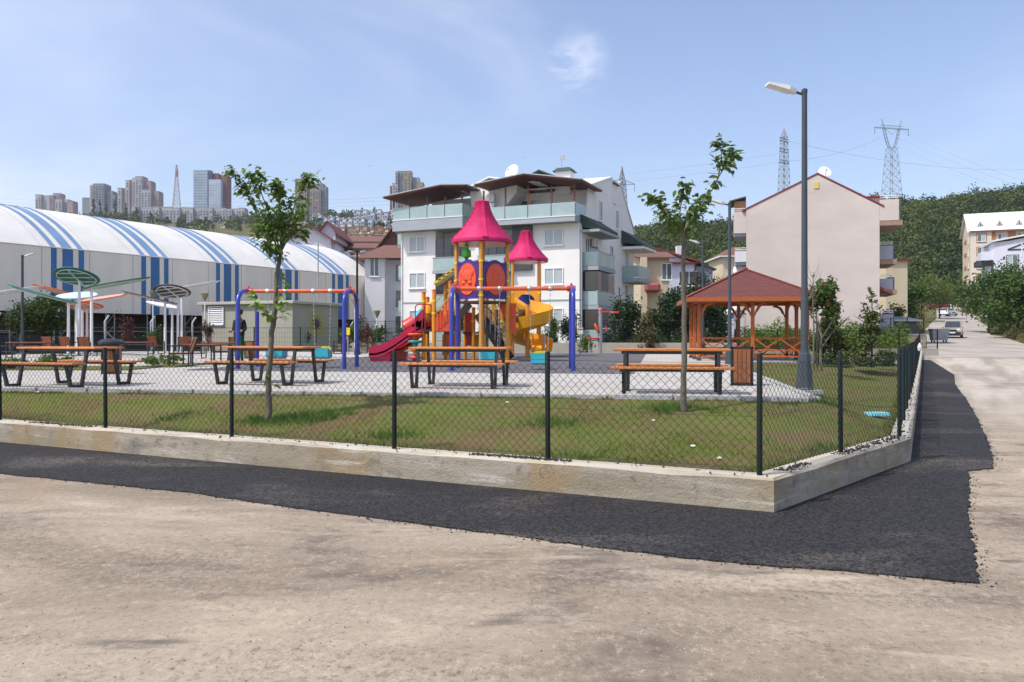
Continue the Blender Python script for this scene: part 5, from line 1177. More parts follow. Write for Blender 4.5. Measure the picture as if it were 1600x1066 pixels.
# ------------------------------------------------------------------ building kit
def window(parent, face, u, z, wd, ht, L, D, mull=1, glass=None, frame=None, sill=True):
    """u, z = lower left corner on the face ('f' front y=0, 'r' right x=L, 'l' left x=0)"""
    glass = glass or M_GLASSL; frame = frame or M_PVC
    def bx(mb, u0, u1, o0, o1, z0, z1):
        if face == 'f': mb.box(u0, u1, -o1, -o0, z0, z1)
        elif face == 'r': mb.box(L + o0, L + o1, u0, u1, z0, z1)
        else: mb.box(-o1, -o0, u0, u1, z0, z1)
    t = .07; fr_ = MB(); bx(fr_, u, u + wd, .003, .07, z, z + t); bx(fr_, u, u + wd, .003, .07, z + ht - t, z + ht); bx(fr_, u, u + t, .003, .07, z + t, z + ht - t); bx(fr_, u + wd - t, u + wd, .003, .07, z + t, z + ht - t)
    for k in range(mull): c = u + wd * (k + 1) / (mull + 1); bx(fr_, c - .045, c + .045, .003, .06, z + t, z + ht - t)
    o = fr_.build('window', frame, parent); p = MB()
    for k in range(mull + 1):
        a, b = u + wd * k / (mull + 1) + .05, u + wd * (k + 1) / (mull + 1) - .05; p = MB(); bx(p, a, b, .004, .02, z + t, z + ht - t); p.build('pane', glass if (k + int(u * 7)) % 3 else M_GLASS, o)
    if sill: s = MB(); bx(s, u - .06, u + wd + .06, .003, .13, z - .07, z - .003); s.build('sill', frame, o)
    return o
def win_stuff(parent, rects, m, nm='window_rows'):            # far windows: real little recessed panes, joined
    b = MB()
    for r_ in rects: b.box(*r_)
    return tag(b.build(nm, m, parent), kind='stuff')
def gable_prism(x0, x1, y0, y1, z0, zr, axis='x', ov=.3, th=.14):
    """sloped roof sheets; ridge along axis"""
    b = MB()
    if axis == 'x':
        yc = (y0 + y1) / 2
        for s, ye in ((-1, y0 - ov), (1, y1 + ov)):
            zz_ = z0 - ov * (zr - z0) / (yc - y0); b.hexa([(x0 - ov, ye, zz_), (x1 + ov, ye, zz_), (x1 + ov, yc, zr), (x0 - ov, yc, zr), (x0 - ov, ye, zz_ + th), (x1 + ov, ye, zz_ + th), (x1 + ov, yc, zr + th), (x0 - ov, yc, zr + th)])
    else:
        xc = (x0 + x1) / 2
        for s, xe in ((-1, x0 - ov), (1, x1 + ov)):
            zz_ = z0 - ov * (zr - z0) / (xc - x0); b.hexa([(xe, y0 - ov, zz_), (xe, y1 + ov, zz_), (xc, y1 + ov, zr), (xc, y0 - ov, zr), (xe, y0 - ov, zz_ + th), (xe, y1 + ov, zz_ + th), (xc, y1 + ov, zr + th), (xc, y0 - ov, zr + th)])
    return b

# ------------------------------------------------------------------ white apartment block in the middle
LF, DF = 15.0, 15.0
ap = thing('apartment_block', 'white four-storey apartment block with frosted glass balconies and roof terraces', 'building', (-8.8, 66, 0), math.atan2(-6, 13.7))
wl = MB()
for (a, b) in ((0, 3.0), (5.9, 6.9), (9.7, 15.0)): wl.box(a, b, 0, 1.5, -1, 9.25)
wl.box(0, LF, 1.5, DF, -1, 9.25); wl.build('wall', M_APT, ap)
MB().box(.02, LF + .03, -.03, DF - .02, 4.05, 4.14).build('string_course', M_APTG, ap) if False else None
for (a, b) in ((0, 3.0), (9.7, 15.0)): MB().box(a, b, -.035, -.003, 3.55, 3.66).build('string_course', M_APTG, ap)
MB().box(LF + .003, LF + .035, 0.05, DF, 3.55, 3.66).build('string_course', M_APTG, ap)
for z in (1.75, 4.75, 7.65):
    window(ap, 'f', .62, z, 1.45, 1.25, LF, DF); window(ap, 'f', 12.25, z, 1.5, 1.25, LF, DF)
for (a, b) in ((3.0, 5.9), (6.9, 9.7)):                      # loggias: slab, glass front, smoked glazing above
    for k, z in enumerate((0.3, 3.15, 6.05)):
        MB().box(a, b, -.55, 1.5, z - .22, z).build('balcony_slab', M_APTG, ap); g_ = MB().box(a + .05, b - .05, -.50, -.46, z + .02, z + 1.0).build('balcony_glass', M_FROST, ap); MB().box(a, b, -.53, -.43, z + 1.0, z + 1.05).build('handrail', M_GALV, g_)
        if (a < 4) or k != 1:
            MB().box(a + .02, b - .02, .02, .06, z + 1.05, z + 2.55).build('smoked_glazing', M_DGLASS, ap)
            for m_ in range(5): x = a + (b - a) * m_ / 4; MB().box(x - .025 if m_ else x, x + .025 if m_ < 4 else x, -.01, .018, z + 1.05, z + 2.55).build('glazing_bar', M_DARKW, ap)
        window(ap, 'f', a + .5, z + .2, 1.3, 2.1, LF, DF, 1, M_GLASS).location = (0, 1.5, 0)
MB().box(9.7, 11.3, -.25, -.004, 5.9, 9.25).build('dark_pier', M_DARKW, ap); MB().box(5.95, 6.85, -.12, -.004, -.5, 9.2).build('white_pier', M_APT, ap)
# terraces with timber canopies
def terrace(x0, x1, y0, z, zc, name):
    MB().box(x0, x1, y0, 3.2, 9.252, z).build('terrace_slab', M_APTG, ap); MB().box(x0 - .03, x1 + .03, y0 - .03, y0 + .1, z, z + .06).build('coping', M_PVC, ap)
    n = 4; wd_ = (x1 - x0) / n
    for i in range(n):
        MB().box(x0 + wd_ * i + .03, x0 + wd_ * (i + 1) - .03, y0 + .04, y0 + .075, z + .07, z + 1.02).build('balcony_glass', M_FROST, ap)
        MB().box(x0 + wd_ * i + (0 if i else .04) - .05, x0 + wd_ * i + (0 if i else .04) + .05, y0 + .1, y0 + .2, z, zc - .05 + .10 * math.sin(i)).build('timber_post', M_SOFFIT, ap)
    MB().box(x1 - .15, x1 - .05, y0 + .1, y0 + .2, z, zc).build('timber_post', M_SOFFIT, ap)
    for xx_ in (x0, x1 - .04): MB().box(xx_, xx_ + .035, y0 + .12, 1.5, z + .07, z + 1.02).build('balcony_glass', M_FROST, ap)
terrace(-.35, 5.9, -1.0, 10.1, 11.8, 'l'); terrace(7.6, 15.0, -1.0, 9.62, 12.0, 'r')
def canopy_roof(x0, x1, xm, y0, y1, zl, zm, zr):
    for nm, m_, dz, th in (('canopy_soffit', M_SOFFIT, 0, .10), ('canopy_roof', mat('grey_sheet', (.42, .42, .42), .6, .06), .104, .07)):
        b = MB(); e = 0 if dz == 0 else .06
        for (xa, za_, xb, zb_) in ((x0, zl, xm, zm), (xm, zm, x1, zr)):
            b.hexa([(xa - (e if xa == x0 else 0), y0 - e, za_ + dz), (xb + (e if xb == x1 else 0), y0 - e, zb_ + dz), (xb + (e if xb == x1 else 0), y1, zb_ + dz), (xa - (e if xa == x0 else 0), y1, za_ + dz), (xa - (e if xa == x0 else 0), y0 - e, za_ + dz + th), (xb + (e if xb == x1 else 0), y0 - e, zb_ + dz + th), (xb + (e if xb == x1 else 0), y1, zb_ + dz + th), (xa - (e if xa == x0 else 0), y1, za_ + dz + th)])
        b.build(nm, m_, ap)
canopy_roof(-.9, 6.4, 4.3, -1.5, 3.4, 11.85, 12.45, 12.3); canopy_roof(7.2, 15.6, 11.2, -1.5, 3.6, 12.25, 12.75, 12.0)
MB().box(1.0, 14.6, 3.0, DF - .3, 9.25, 12.2).build('attic_wall', M_APT, ap)
MB().extr([(5.9, 9.6), (7.5, 9.6), (9.6, 12.0), (9.6, 12.75), (7.2, 13.1), (5.6, 12.3)], (0, .9, 0), (1, 0, 0), (0, 0, 1), (0, 1, 0), 6.0).build('gable_wall', M_APT, ap)
MB().hexa([(4.9, .7, 12.35), (7.3, .7, 13.25), (7.3, 7, 13.25), (4.9, 7, 12.35), (4.9, .7, 12.47), (7.3, .7, 13.37), (7.3, 7, 13.37), (4.9, 7, 12.47)]).build('roof_sheet', M_SHEET, ap); MB().hexa([(7.31, .7, 13.25), (11.6, .7, 12.5), (11.6, 7, 12.5), (7.31, 7, 13.25), (7.31, .7, 13.37), (11.6, .7, 12.62), (11.6, 7, 12.62), (7.31, 7, 13.37)]).build('roof_sheet', M_SHEET, ap)
gable_prism(8.2, 12.4, 4, 8.6, 13.2, 14.1, 'y', .3, .12).build('green_roof', M_GREENR, ap); MB().box(8.5, 12.1, 4.3, 8.3, 11.9, 13.2).build('roof_house', M_APT, ap)
for (x, y, z) in ((12.7, 3.2, 13.7), (14.5, 9.0, 13.5)):
    MB().box(x - .6, x + .6, y - .5, y + .5, 11.9, z).build('chimney', M_APT, ap); MB().hexa([(x - .8, y - .7, z), (x + .8, y - .7, z), (x + .8, y + .7, z), (x - .8, y + .7, z), (x - .5, y - .4, z + .3), (x + .5, y - .4, z + .3), (x + .5, y + .4, z + .3), (x - .5, y + .4, z + .3)]).build('chimney_cap', M_GREENR, ap)
MB().tube([(12.5, 3.0, 13.9), (12.5, 3, 15.0)], .025, 5).build('aerial', M_GALV, ap); MB().box(12.4, 12.75, 2.97, 3.03, 14.65, 15.0).build('aerial_panel', M_GALV, ap)
def dish(parent, loc, r, face=(-.3, -1, .35)):
    o = MB().lathe([(r, r * .3), (r * .97, r * .31), (r * .6, r * .10), (r * .05, 0), (.02, -.04)], 20).build('satellite_dish', M_WHITEP, parent, True); o.location = loc; o.rotation_euler = Vector(face).to_track_quat('Z', 'Y').to_euler()
    MB().tube([(0, -r * .8, r * .25), (0, 0, r * .9)], .02, 5).build('feed_arm', M_GALV, o); MB().lathe([(.05, 0), (.05, .12)], 8, (0, 0, r * .85)).build('feed_horn', M_GALV, o); return o
dish(ap, (9.6, .2, 13.35), .62)
window(ap, 'f', 3.9, 9.7, 1.6, 2.0, LF, DF, 1, M_GLASS).location = (0, 3.0, 0); window(ap, 'f', 9.0, 9.7, 1.7, 2.0, LF, DF, 1, M_GLASSL).location = (0, 3.0, 0)
def ac(parent, x, y, z, rz_=0):
    o = MB().bbox(-.42, .42, -.16, .16, 0, .62, .03).build('air_conditioner', M_WHITEP, parent); o.location = (x, y, z); o.rotation_euler = (0, 0, rz_); f = MB().lathe([(.24, 0), (.24, .02), (.05, .03)], 16).build('fan_grille', M_GALV, o, True); f.location = (-.1, -.165, .31); f.rotation_euler = (R(90), 0, 0)
    for k in range(2): MB().box(-.3 + .5 * k, -.25 + .5 * k, -.14, .2, -.06, -.004).build('bracket', M_GALV, o)
ac(ap, 7.5, .55, 10.6); ac(ap, 7.5, .55, 11.3)
# right-hand (gable) side
MB().extr([(0.2, 9.2), (DF, 9.2), (DF, 10.2), (10.5, 13.9), (8.0, 13.9), (2.2, 12.3), (1.6, 10.3)], (LF - .1, 0, 0), (0, 1, 0), (0, 0, 1), (1, 0, 0), .12).build('gable_wall', M_APT, ap)
MB().hexa([(9.0, 2.2, 12.3), (LF + .1, 2.2, 12.3), (LF + .1, 8.1, 13.95), (9.0, 8.1, 13.95), (9.0, 2.2, 12.42), (LF + .1, 2.2, 12.42), (LF + .1, 8.1, 14.07), (9.0, 8.1, 14.07)]).build('roof_sheet', M_SHEET, ap); MB().hexa([(9, 10.4, 13.95), (LF + .1, 10.4, 13.95), (LF + .1, DF + .3, 10.1), (9, DF + .3, 10.1), (9, 10.4, 14.05), (LF + .1, 10.4, 14.05), (LF + .1, DF + .3, 10.2), (9, DF + .3, 10.2)]).build('roof_sheet', M_SHEET, ap)
for k, z in enumerate((.35, 3.2, 6.1)):
    s_ = MB().box(LF + .02, LF + 1.25, .6, 5.0, z - .3, z).build('balcony_slab', M_APTG, ap)
    for (x0, x1, y0, y1) in ((LF + 1.17, LF + 1.21, .64, 4.96), (LF + .06, LF + 1.16, .62, .66), (LF + .06, LF + 1.16, 4.94, 4.98)): MB().box(x0, x1, y0, y1, z + .03, z + 1.05).build('balcony_glass', M_FROST, ap)
    MB().box(LF + 1.13, LF + 1.24, .6, 5.0, z + 1.05, z + 1.1).build('handrail', M_GALV, ap)
    if k < 2:
        MB().box(LF + 1.14, LF + 1.18, .64, 4.96, z + 1.1, z + 2.5).build('smoked_glazing', M_DGLASS, ap); MB().box(LF + .06, LF + 1.13, .62, .66, z + 1.1, z + 2.5).build('smoked_glazing', M_DGLASS, ap)
        for m_ in range(3): MB().box(LF + 1.185, LF + 1.2, 1.7 + .55 * m_, 2.2 + .55 * m_, z + 1.1, z + 2.5).build('blind', mat('grey_blind', (.20, .18, .17), .7, .1, 6), ap)
    window(ap, 'r', 1.2, z + .1, 1.0, 2.1, LF, DF, 1, M_GLASS)
    if k == 2: window(ap, 'r', 3.6, z + .8, .8, 1.3, LF, DF, 1); ac(ap, LF + .35, 2.7, z + 1.6, R(90))
    window(ap, 'r', 7.6, z + .75, .85, 1.5, LF, DF, 1, M_GLASS); 
    if k == 1: window(ap, 'r', 9.9, z + 1.1, .6, .8, LF, DF, 0)
    window(ap, 'r', 12.0, z + .7, 1.1, 1.5, LF, DF, 1)
MB().hexa([(LF + .03, .2, 8.95), (LF + 1.4, .2, 8.75), (LF + 1.4, 5.2, 8.75), (LF + .03, 5.2, 8.95), (LF + .03, .2, 9.9), (LF + 1.4, .2, 9.0), (LF + 1.4, 5.2, 9.0), (LF + .03, 5.2, 9.9)]).build('porch_roof', M_GREENR, ap); MB().box(LF + .02, LF + 1.5, .1, 5.3, 8.55, 8.74).build('porch_slab', M_APTG, ap)
window(ap, 'r', 4.6, 10.0, .85, 1.6, LF, DF, 1); window(ap, 'r', 9.2, 9.9, .85, 1.6, LF, DF, 1, M_GLASS)
for z in (5.9,):
    MB().box(LF + .02, LF + 1.5, 11.2, 15.2, z - .35, z).build('balcony_slab', M_APTG, ap)
    for (x0, x1, y0, y1) in ((LF + 1.43, LF + 1.47, 11.24, 15.16), (LF + .06, LF + 1.42, 11.22, 11.26)): MB().box(x0, x1, y0, y1, z + .03, z + 1.05).build('balcony_glass', M_FROST, ap)
MB().hexa([(LF + .03, 10.9, 8.9), (LF + 2.1, 10.9, 8.6), (LF + 2.1, 15.3, 8.6), (LF + .03, 15.3, 8.9), (LF + .03, 10.9, 10.0), (LF + 1.2, 10.9, 9.2), (LF + 1.2, 15.3, 9.2), (LF + .03, 15.3, 10)]).build('porch_roof', M_GREENR, ap); MB().box(LF + .02, LF + 2.0, 11, 15.2, 8.35, 8.58).build('porch_slab', M_APT, ap)
for (x, y) in ((-.06, -.06), (LF + .06, .25)): MB().tube([(x, y, -.5), (x, y, 9.2)], .06, 8).build('drainpipe', M_PVC, ap)
MB().box(-1.6, -.05, 2.0, 6.0, 5.6, 5.8).build('side_balcony', M_APTG, ap); MB().box(-1.6, -.05, 1.95, 1.99, 5.8, 6.8).build('balcony_glass', M_FROST, ap); MB().box(-1.6, -.05, 2.0, 6.0, 2.7, 2.9).build('side_balcony', M_APTG, ap); MB().box(-1.6, -.05, 1.95, 1.99, 2.9, 3.9).build('balcony_glass', M_FROST, ap)
MB().box(-2.0, -.05, 2.5, 6.0, 8.4, 8.6).build('side_balcony', M_APTG, ap); MB().box(-2.0, -.05, 2.45, 2.49, 8.6, 9.5).build('balcony_glass', M_FROST, ap)

# ------------------------------------------------------------------ beige gable building
d = 70; x0, x1 = WX(1166, d), WX(1374, d); Wb = x1 - x0; be = thing('beige_building', 'tall beige building with blank gable wall and side balconies', 'building', (x0, d, 0), R(-16)); Wb = 10.5; zl, zr_, zp = ZY(328, d), ZY(321, 67.1), ZY(273, 68.4); xp = 5.73
MB().extr([(0, -1), (Wb, -1), (Wb, zr_), (xp, zp), (0, zl)], (0, 0, 0), (1, 0, 0), (0, 0, 1), (0, 1, 0), 14).build('wall', M_BEIGE, be)
for (xa, za_, xb, zb_) in ((-.35, zl - .18, xp, zp), (xp, zp, Wb + .35, zr_ - .18)): MB().hexa([(xa, -.04, za_ + .02), (xb, -.04, zb_ + .02), (xb, 14.3, zb_ + .02), (xa, 14.3, za_ + .02), (xa, -.04, za_ + .17), (xb, -.04, zb_ + .17), (xb, 14.3, zb_ + .17), (xa, 14.3, za_ + .17)]).build('roof', M_REDR, be)
MB().box(xp - .3, xp + .1, -.06, -.004, zp - 1.15, zp - .6).build('yellow_vent', mat('yellow_vent', (.62, .52, .16), .7, .08), be)
dish(be, (xp + .55, .5, zp + .2), .55, (.3, -1, .4))
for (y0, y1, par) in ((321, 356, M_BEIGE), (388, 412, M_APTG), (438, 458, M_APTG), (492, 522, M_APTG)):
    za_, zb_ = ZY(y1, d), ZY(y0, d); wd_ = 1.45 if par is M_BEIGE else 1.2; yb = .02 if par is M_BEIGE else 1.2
    MB().box(Wb + .01, Wb + wd_, yb, yb + .12, za_ + .2, zb_).build('balcony_parapet', mat('shaded_balcony_render', (.36, .36, .42), .85, .06, .8) if par is not M_BEIGE else par, be); MB().box(Wb + wd_ - .12, Wb + wd_ + .35, yb + 1.5, yb + 5, za_ + .2, zb_ + .2).build('balcony_parapet', mat('dark_grey_render', (.16, .16, .17), .85, .06), be)  # lower parapets lilac grey: shade on the right side put into the colour
    MB().box(Wb + .01, Wb + wd_ + .3, yb + .02, yb + 5, za_ - .2, za_ + .19).build('balcony_slab', mat('brown_soffit', (.32, .22, .15), .85, .1), be)
    for z in (zb_ + .15, zb_ + .3): MB().tube([(Wb + .05, yb + .05, z), (Wb + wd_ - .02, yb + .05, z), (Wb + wd_ - .02, yb + 1.4, z)], .03, 5).build('rail', M_PVC, be)
    window(be, 'r', 2.6, za_ + .3, .9, 2.0, Wb, 14, 1, M_GLASSL); window(be, 'r', 8, za_ + .5, 1.2, 1.5, Wb, 14, 1)
MB().hexa([(Wb + .02, .3, ZY(455, d)), (Wb + 1.0, .3, ZY(462, d)), (Wb + 1.0, 3, ZY(462, d)), (Wb + .02, 3, ZY(455, d)), (Wb + .02, .3, ZY(450, d)), (Wb + 1.0, .3, ZY(459, d)), (Wb + 1.0, 3, ZY(459, d)), (Wb + .02, 3, ZY(450, d))]).build('porch_roof', M_REDR, be)
for (y0, y1, wd_) in ((330, 364, 1.05), (392, 409, .95)):
    za_, zb_ = ZY(y1, d), ZY(y0, d); MB().box(-wd_, -.01, .15, .27, za_, zb_).build('balcony_parapet', M_BEIGE if y0 < 350 else M_WHITER, be); MB().box(-wd_, -.01, .28, 4, za_ - .25, za_ - .01).build('balcony_slab', M_APTG, be)
    for z in (zb_ + .12, zb_ + .26): MB().tube([(-wd_, .2, z), (-.02, .2, z)], .03, 5).build('rail', M_PVC, be)
MB().box(-1.0, -.02, .6, 4, ZY(330, d), ZY(312, d)).build('timber_dormer', wood('raw_board', (.38, .2, .09)), be); MB().hexa([(-1.4, .2, ZY(314, d)), (-.02, .2, ZY(308, d)), (-.02, 4, ZY(308, d)), (-1.4, 4, ZY(314, d)), (-1.4, .2, ZY(312, d)), (-.02, .2, ZY(306, d)), (-.02, 4, ZY(306, d)), (-1.4, 4, ZY(312, d))]).build('dormer_roof', M_DARKW, be)
MB().box(0.9, 2.0, 1.0, 4.5, zl - .3, zl + .55).build('dormer', M_BEIGE, be); MB().box(Wb - 1.6, Wb + .2, .6, 4, zr_ - .3, zr_ + .75).build('dormer', M_BEIGE, be); MB().box(Wb - 1.8, Wb + .4, .4, 4.2, zr_ + .76, zr_ + .86).build('dormer_roof', M_REDR, be)
dish(be, (-.6, 1.0, ZY(420, d)), .5, (-.5, -1, .3))

# ------------------------------------------------------------------ neighbour houses
def house(name, label, xpx0, xpx1, ytop, d, D, wallm, roofm, rot=0, rise=1.6, axis='x', zb=None, wins=(), ov=.45, rightwins=(), z_extra=0):
    xa, xb = WX(xpx0, d), WX(xpx1, d); g = float(hgt((xa + xb) / 2, d)); zb = g if zb is None else zb
    L = (xb - xa) / max(.3, math.cos(R(rot))); t = thing(name, label, 'house', (xa, d, zb), R(rot), 'houses round the park'); H = ZY(ytop, d) - zb
    MB().box(0, L, 0, D, -1.5, H).build('wall', wallm, t)
    if axis == 'hip':
        o_ = ov; b = MB(); r_ = min(L, D) / 2; pts = [(-o_, -o_, H), (L + o_, -o_, H), (L + o_, D + o_, H), (-o_, D + o_, H)]
        tops = [(r_, D / 2, H + rise), (L - r_, D / 2, H + rise)] if L > D else [(L / 2, r_, H + rise), (L / 2, D - r_, H + rise)]
        v = pts + tops; b.add(v, [(0, 1, 5, 4), (2, 3, 4, 5), (1, 2, 5), (3, 0, 4), (3, 2, 1, 0)] if L > D else [(0, 1, 4), (1, 2, 5, 4), (2, 3, 5), (3, 0, 4, 5), (3, 2, 1, 0)]); b.build('roof', roofm, t)
        MB().box(-ov - .02, L + ov + .02, -ov - .04, D + ov, H - .16, H - .004).build('eaves', M_PVC, t)
    elif axis in ('x', 'y'):
        gable_prism(0, L, 0, D, H, H + rise, axis, ov, .16).build('roof', roofm, t)
        if axis == 'x':
            for x in (0, L - .2): MB().extr([(0, H), (D, H), (D / 2, H + rise - .02)], (x, 0, 0), (0, 1, 0), (0, 0, 1), (1, 0, 0), .2).build('gable', wallm, t)
        else: MB().extr([(0, H), (L, H), (L / 2, H + rise - .02)], (0, 0, 0), (1, 0, 0), (0, 0, 1), (0, 1, 0), .2).build('gable', wallm, t)
    else: MB().hexa([(-ov, -ov, H), (L + ov, -ov, H + z_extra), (L + ov, D, H + z_extra), (-ov, D, H), (-ov, -ov, H + .18), (L + ov, -ov, H + .18 + z_extra), (L + ov, D, H + .18 + z_extra), (-ov, D, H + .18)]).build('roof', roofm, t)
    for (u, z, w_, h_) in wins: window(t, 'f', u * L, z * H, w_, h_, L, D, 1 if w_ > .8 else 0, M_GLASS)
    for (u, z, w_, h_) in rightwins: window(t, 'r', u * D, z * H, w_, h_, L, D, 1 if w_ > .8 else 0, M_GLASS)
    return t, L, H
t, L, H = house('white_house', 'white three-storey house with brown hip roof left of the apartment block', 570, 601, 404, 78, 9, M_WHITER, M_TILE, 0, 1.7, 'none', ov=0, wins=((.25, .78, .9, 1.9),))
MB().box(L, L + 3.2, 1.5, 9, -1, H).build('wall', M_LILAC, t); b = MB().add([(-.9, -.6, H), (L + 3.4, -.6, H), (L + 3.4, 9.3, H), (-.9, 9.3, H), (1.2, 4, H + 1.7), (L + 1.2, 4, H + 1.7)], [(0, 1, 5, 4), (1, 2, 5), (2, 3, 4, 5), (3, 0, 4), (3, 2, 1, 0)]).build('hip_roof', M_TILE, t)
for z in (.08, .40, .72):
    o = window(t, 'f', L + .75, z * H, 1.25, 1.8, L, 9, 1, M_GLASS); o.location = (0, 1.5, 0)
    for k in range(5): MB().box(L + .7 + .3 * k, L + .73 + .3 * k, 1.34, 1.37, z * H, z * H + .85).build('window_rail', M_GALV, t)
house('white_house', 'plain white house with maroon gable roof behind the hall', 445, 517, 374, 96, 9, M_WHITER, M_REDR, 0, 1.6, 'y', wins=((.74, .80, .7, .9),), ov=.6)
house('white_house', 'taller white house wing with maroon roof beside the tree top', 500, 524, 362, 97, 9, M_LILAC, M_REDR, 0, 1.1, 'y', ov=.5)
t, L, H = house('brown_roof_house', 'white house with long brown tiled roof and air conditioner', 524, 604, 378, 108, 10, M_WHITER, M_TILE, 3, 1.2, 'x', wins=((.05, .80, 1.2, 1.9),), ov=.7); ac(t, 2.6, -.25, H * .80)
t, L, H = house('brown_roof_house', 'small white house with stepped brown tiled roofs and satellite dish', 522, 560, 400, 101, 8, M_WHITER, M_TILE, 0, 1.0, 'hip', ov=.8); dish(t, (1.6, -.9, H - .3), .75)
house('brown_roof_house', 'white house with lean brown roof and one small window', 549, 592, 388, 103, 7, M_WHITER, M_TILE, 2, .9, 'x', wins=((.45, .80, .9, 1.0),), ov=.6)
t, L, H = house('chalet_house', 'house with red-brown boarded gable left of the apartment block', 588, 640, 392, 92, 9, M_LILAC, M_TILE, 0, 2.4, 'y', wins=((.3, .74, .7, .9), (.62, .74, .7, .9)), ov=.8); MB().extr([(-.3, H), (L + .3, H), (L / 2, H + 2.1)], (0, -.3, 0), (1, 0, 0), (0, 0, 1), (0, 1, 0), .2).build('boarded_gable', M_SOFFIT, t)
t, L, H = house('cream_house', 'cream house with maroon balcony right of the apartment block', 1002, 1046, 403, 88, 10, M_CREAM, M_TILE, 0, 1.0, 'x', wins=((.72, .72, 1.1, 1.8), (.72, .36, 1.1, 1.7), (.72, .02, 1.1, 1.7)), ov=.6); MB().bbox(.2, 1.9, -1.2, 0, H * .56, H * .68, .25).build('maroon_balcony', mat('maroon_render', (.32, .085, .085), .8, .1), t); MB().box(-.2, .5, -.8, 0, -.3, H).build('side_wing', M_CREAM, t)
t, L, H = house('red_roof_house', 'pale house with red roof and white bay window behind the cream house', 1016, 1088, 412, 104, 11, M_LILAC, M_REDR, 0, .1, 'none', wins=((.62, .66, 2.6, 1.9),), ov=.6, z_extra=-.0); MB().hexa([(-.8, -.7, H + 2.1), (L + .2, -.7, H + .15), (L + .2, 11, H + .15), (-.8, 11, H + 2.1), (-.8, -.7, H + 2.35), (L + .2, -.7, H + .4), (L + .2, 11, H + .4), (-.8, 11, H + 2.35)]).build('sloping_roof', M_REDR, t); MB().extr([(0, H), (L, H), (0, H + 2)], (0, 0, 0), (1, 0, 0), (0, 0, 1), (0, 1, 0), .3).build('gable', M_LILAC, t)
MB().box(L + .01, L + 2.2, .5, 10, -1, H - .3).build('grey_wing', mat('blue_grey_render', (.30, .32, .37), .85, .05), t); MB().hexa([(L - .1, .2, H + .1), (L + 2.6, .2, H - .8), (L + 2.6, 10, H - .8), (L - .1, 10, H + .1), (L - .1, .2, H + .3), (L + 2.6, .2, H - .6), (L + 2.6, 10, H - .6), (L - .1, 10, H + .3)]).build('wing_roof', M_DARKW, t); MB().box(L - .25, L + .0, -.04, -.004, -.5, H - .1).build('brick_quoins', mat('quoin_red', (.30, .07, .07), .85, .2, 8), t)
MB().box(4.0, 5.0, 3, 4, H + 1.2, H + 2.6).build('chimney', M_WHITER, t)
house('small_cream_house', 'small cream house partly hidden by the beige gable building', 1129, 1180, 400, 112, 8, M_CREAM, M_TILE, 0, 1.5, 'hip', wins=((.1, .6, .8, 1.2),), ov=.5)
house('cream_annex', 'cream building with maroon roof edge behind the beige balconies', 1384, 1418, 408, 92, 12, M_CREAM, M_REDR, 0, .2, 'none', ov=.25)
house('white_shed', 'small white shed seen between the gazebo posts', 1146, 1162, 488, 62, 2.2, M_WHITER, M_SHEET, 0, .3, 'y', ov=.2)
# far right: cream flats with dormers, white-lilac house
d = 190; xa = WX(1516, d); g = 6.5; fl_ = thing('cream_flats', 'cream and orange four-storey flats with white dormered roof on the right', 'building', (xa, d, g), R(-22), 'buildings up the back road'); H = ZY(361, d) - g; L = 26
MB().box(0, L, 0, 13, -6, H).build('wall', M_CREAM, fl_); fw = mat('pale_cream_render', (.68, .60, .50), .9, .05); MB().box(0.01, 4.3, -.25, -.003, -6, H - .1).build('bay', fw, fl_)
gable_prism(0, L, 0, 13, H, H + 4.6, 'x', .6, .2).build('roof', M_SHEET, fl_); MB().extr([(0, H), (13, H), (6.5, H + 4.5)], (0, 0, 0), (0, 1, 0), (0, 0, 1), (1, 0, 0), .3).build('gable', fw, fl_); MB().box(-.3, L, -.75, -.61, H - .35, H - .08).build('eaves', M_REDR, fl_)
for k in range(6):
    x = 2.2 + 3.9 * k; b = MB().add([(x - 1, 1.2, H + .9), (x + 1, 1.2, H + .9), (x, 1.2, H + 2.6), (x - 1, 4, H + .9), (x + 1, 4, H + .9), (x, 4.2, H + 2.6)], [(0, 1, 2), (0, 2, 5, 3), (1, 4, 5, 2)]).build('dormer', M_SHEET, fl_); MB().add([(x - .75, 1.17, H + 1.0), (x + .75, 1.17, H + 1.0), (x, 1.17, H + 2.2)], [(0, 1, 2)]).build('dormer_face', mat('dormer_grey', (.22, .22, .22), .7, .1), b); MB().box(x - .28, x + .28, 1.08, 1.15, H + 1.1, H + 1.7).build('dormer_window', M_PVC, b); MB().box(x - .2, x + .2, 1.05, 1.078, H + 1.15, H + 1.65).build('pane', M_GLASS, b)
for k in range(4):
    z = H - 2.6 - 3.1 * k
    w_ = window(fl_, 'f', 1.4, z, 1.7, 1.75, L, 13); w_.location = (0, -.31, 0); MB().box(1.2, 3.3, -.30, -.252, z - .25, z + 1.95).build('window_surround', mat('terracotta_trim', (.40, .17, .11), .85, .1), fl_)
    for m_ in range(4): window(fl_, 'f', 5.6 + 3.9 * m_, z, 1.5, 1.7, L, 13); MB().box(7.6 + 3.9 * m_, 9.1 + 3.9 * m_, -.05, -.004, z - .3, z + 2.1).build('timber_panel', mat('orange_panel', (.42, .17, .07), .7, .2, 3, stretch=(.3, .3, 6)), fl_)
    window(fl_, 'l', 2.5, z, .8, 1.6, L, 13, 0); MB().box(-.05, -.004, 6, 10, z + .2, z + 1.2).build('stripe_panel', MATS['orange_panel'], fl_)
MB().box(4.35, 5.1, -.12, -.003, -2, H - .1).build('timber_panel', MATS['orange_panel'], fl_)
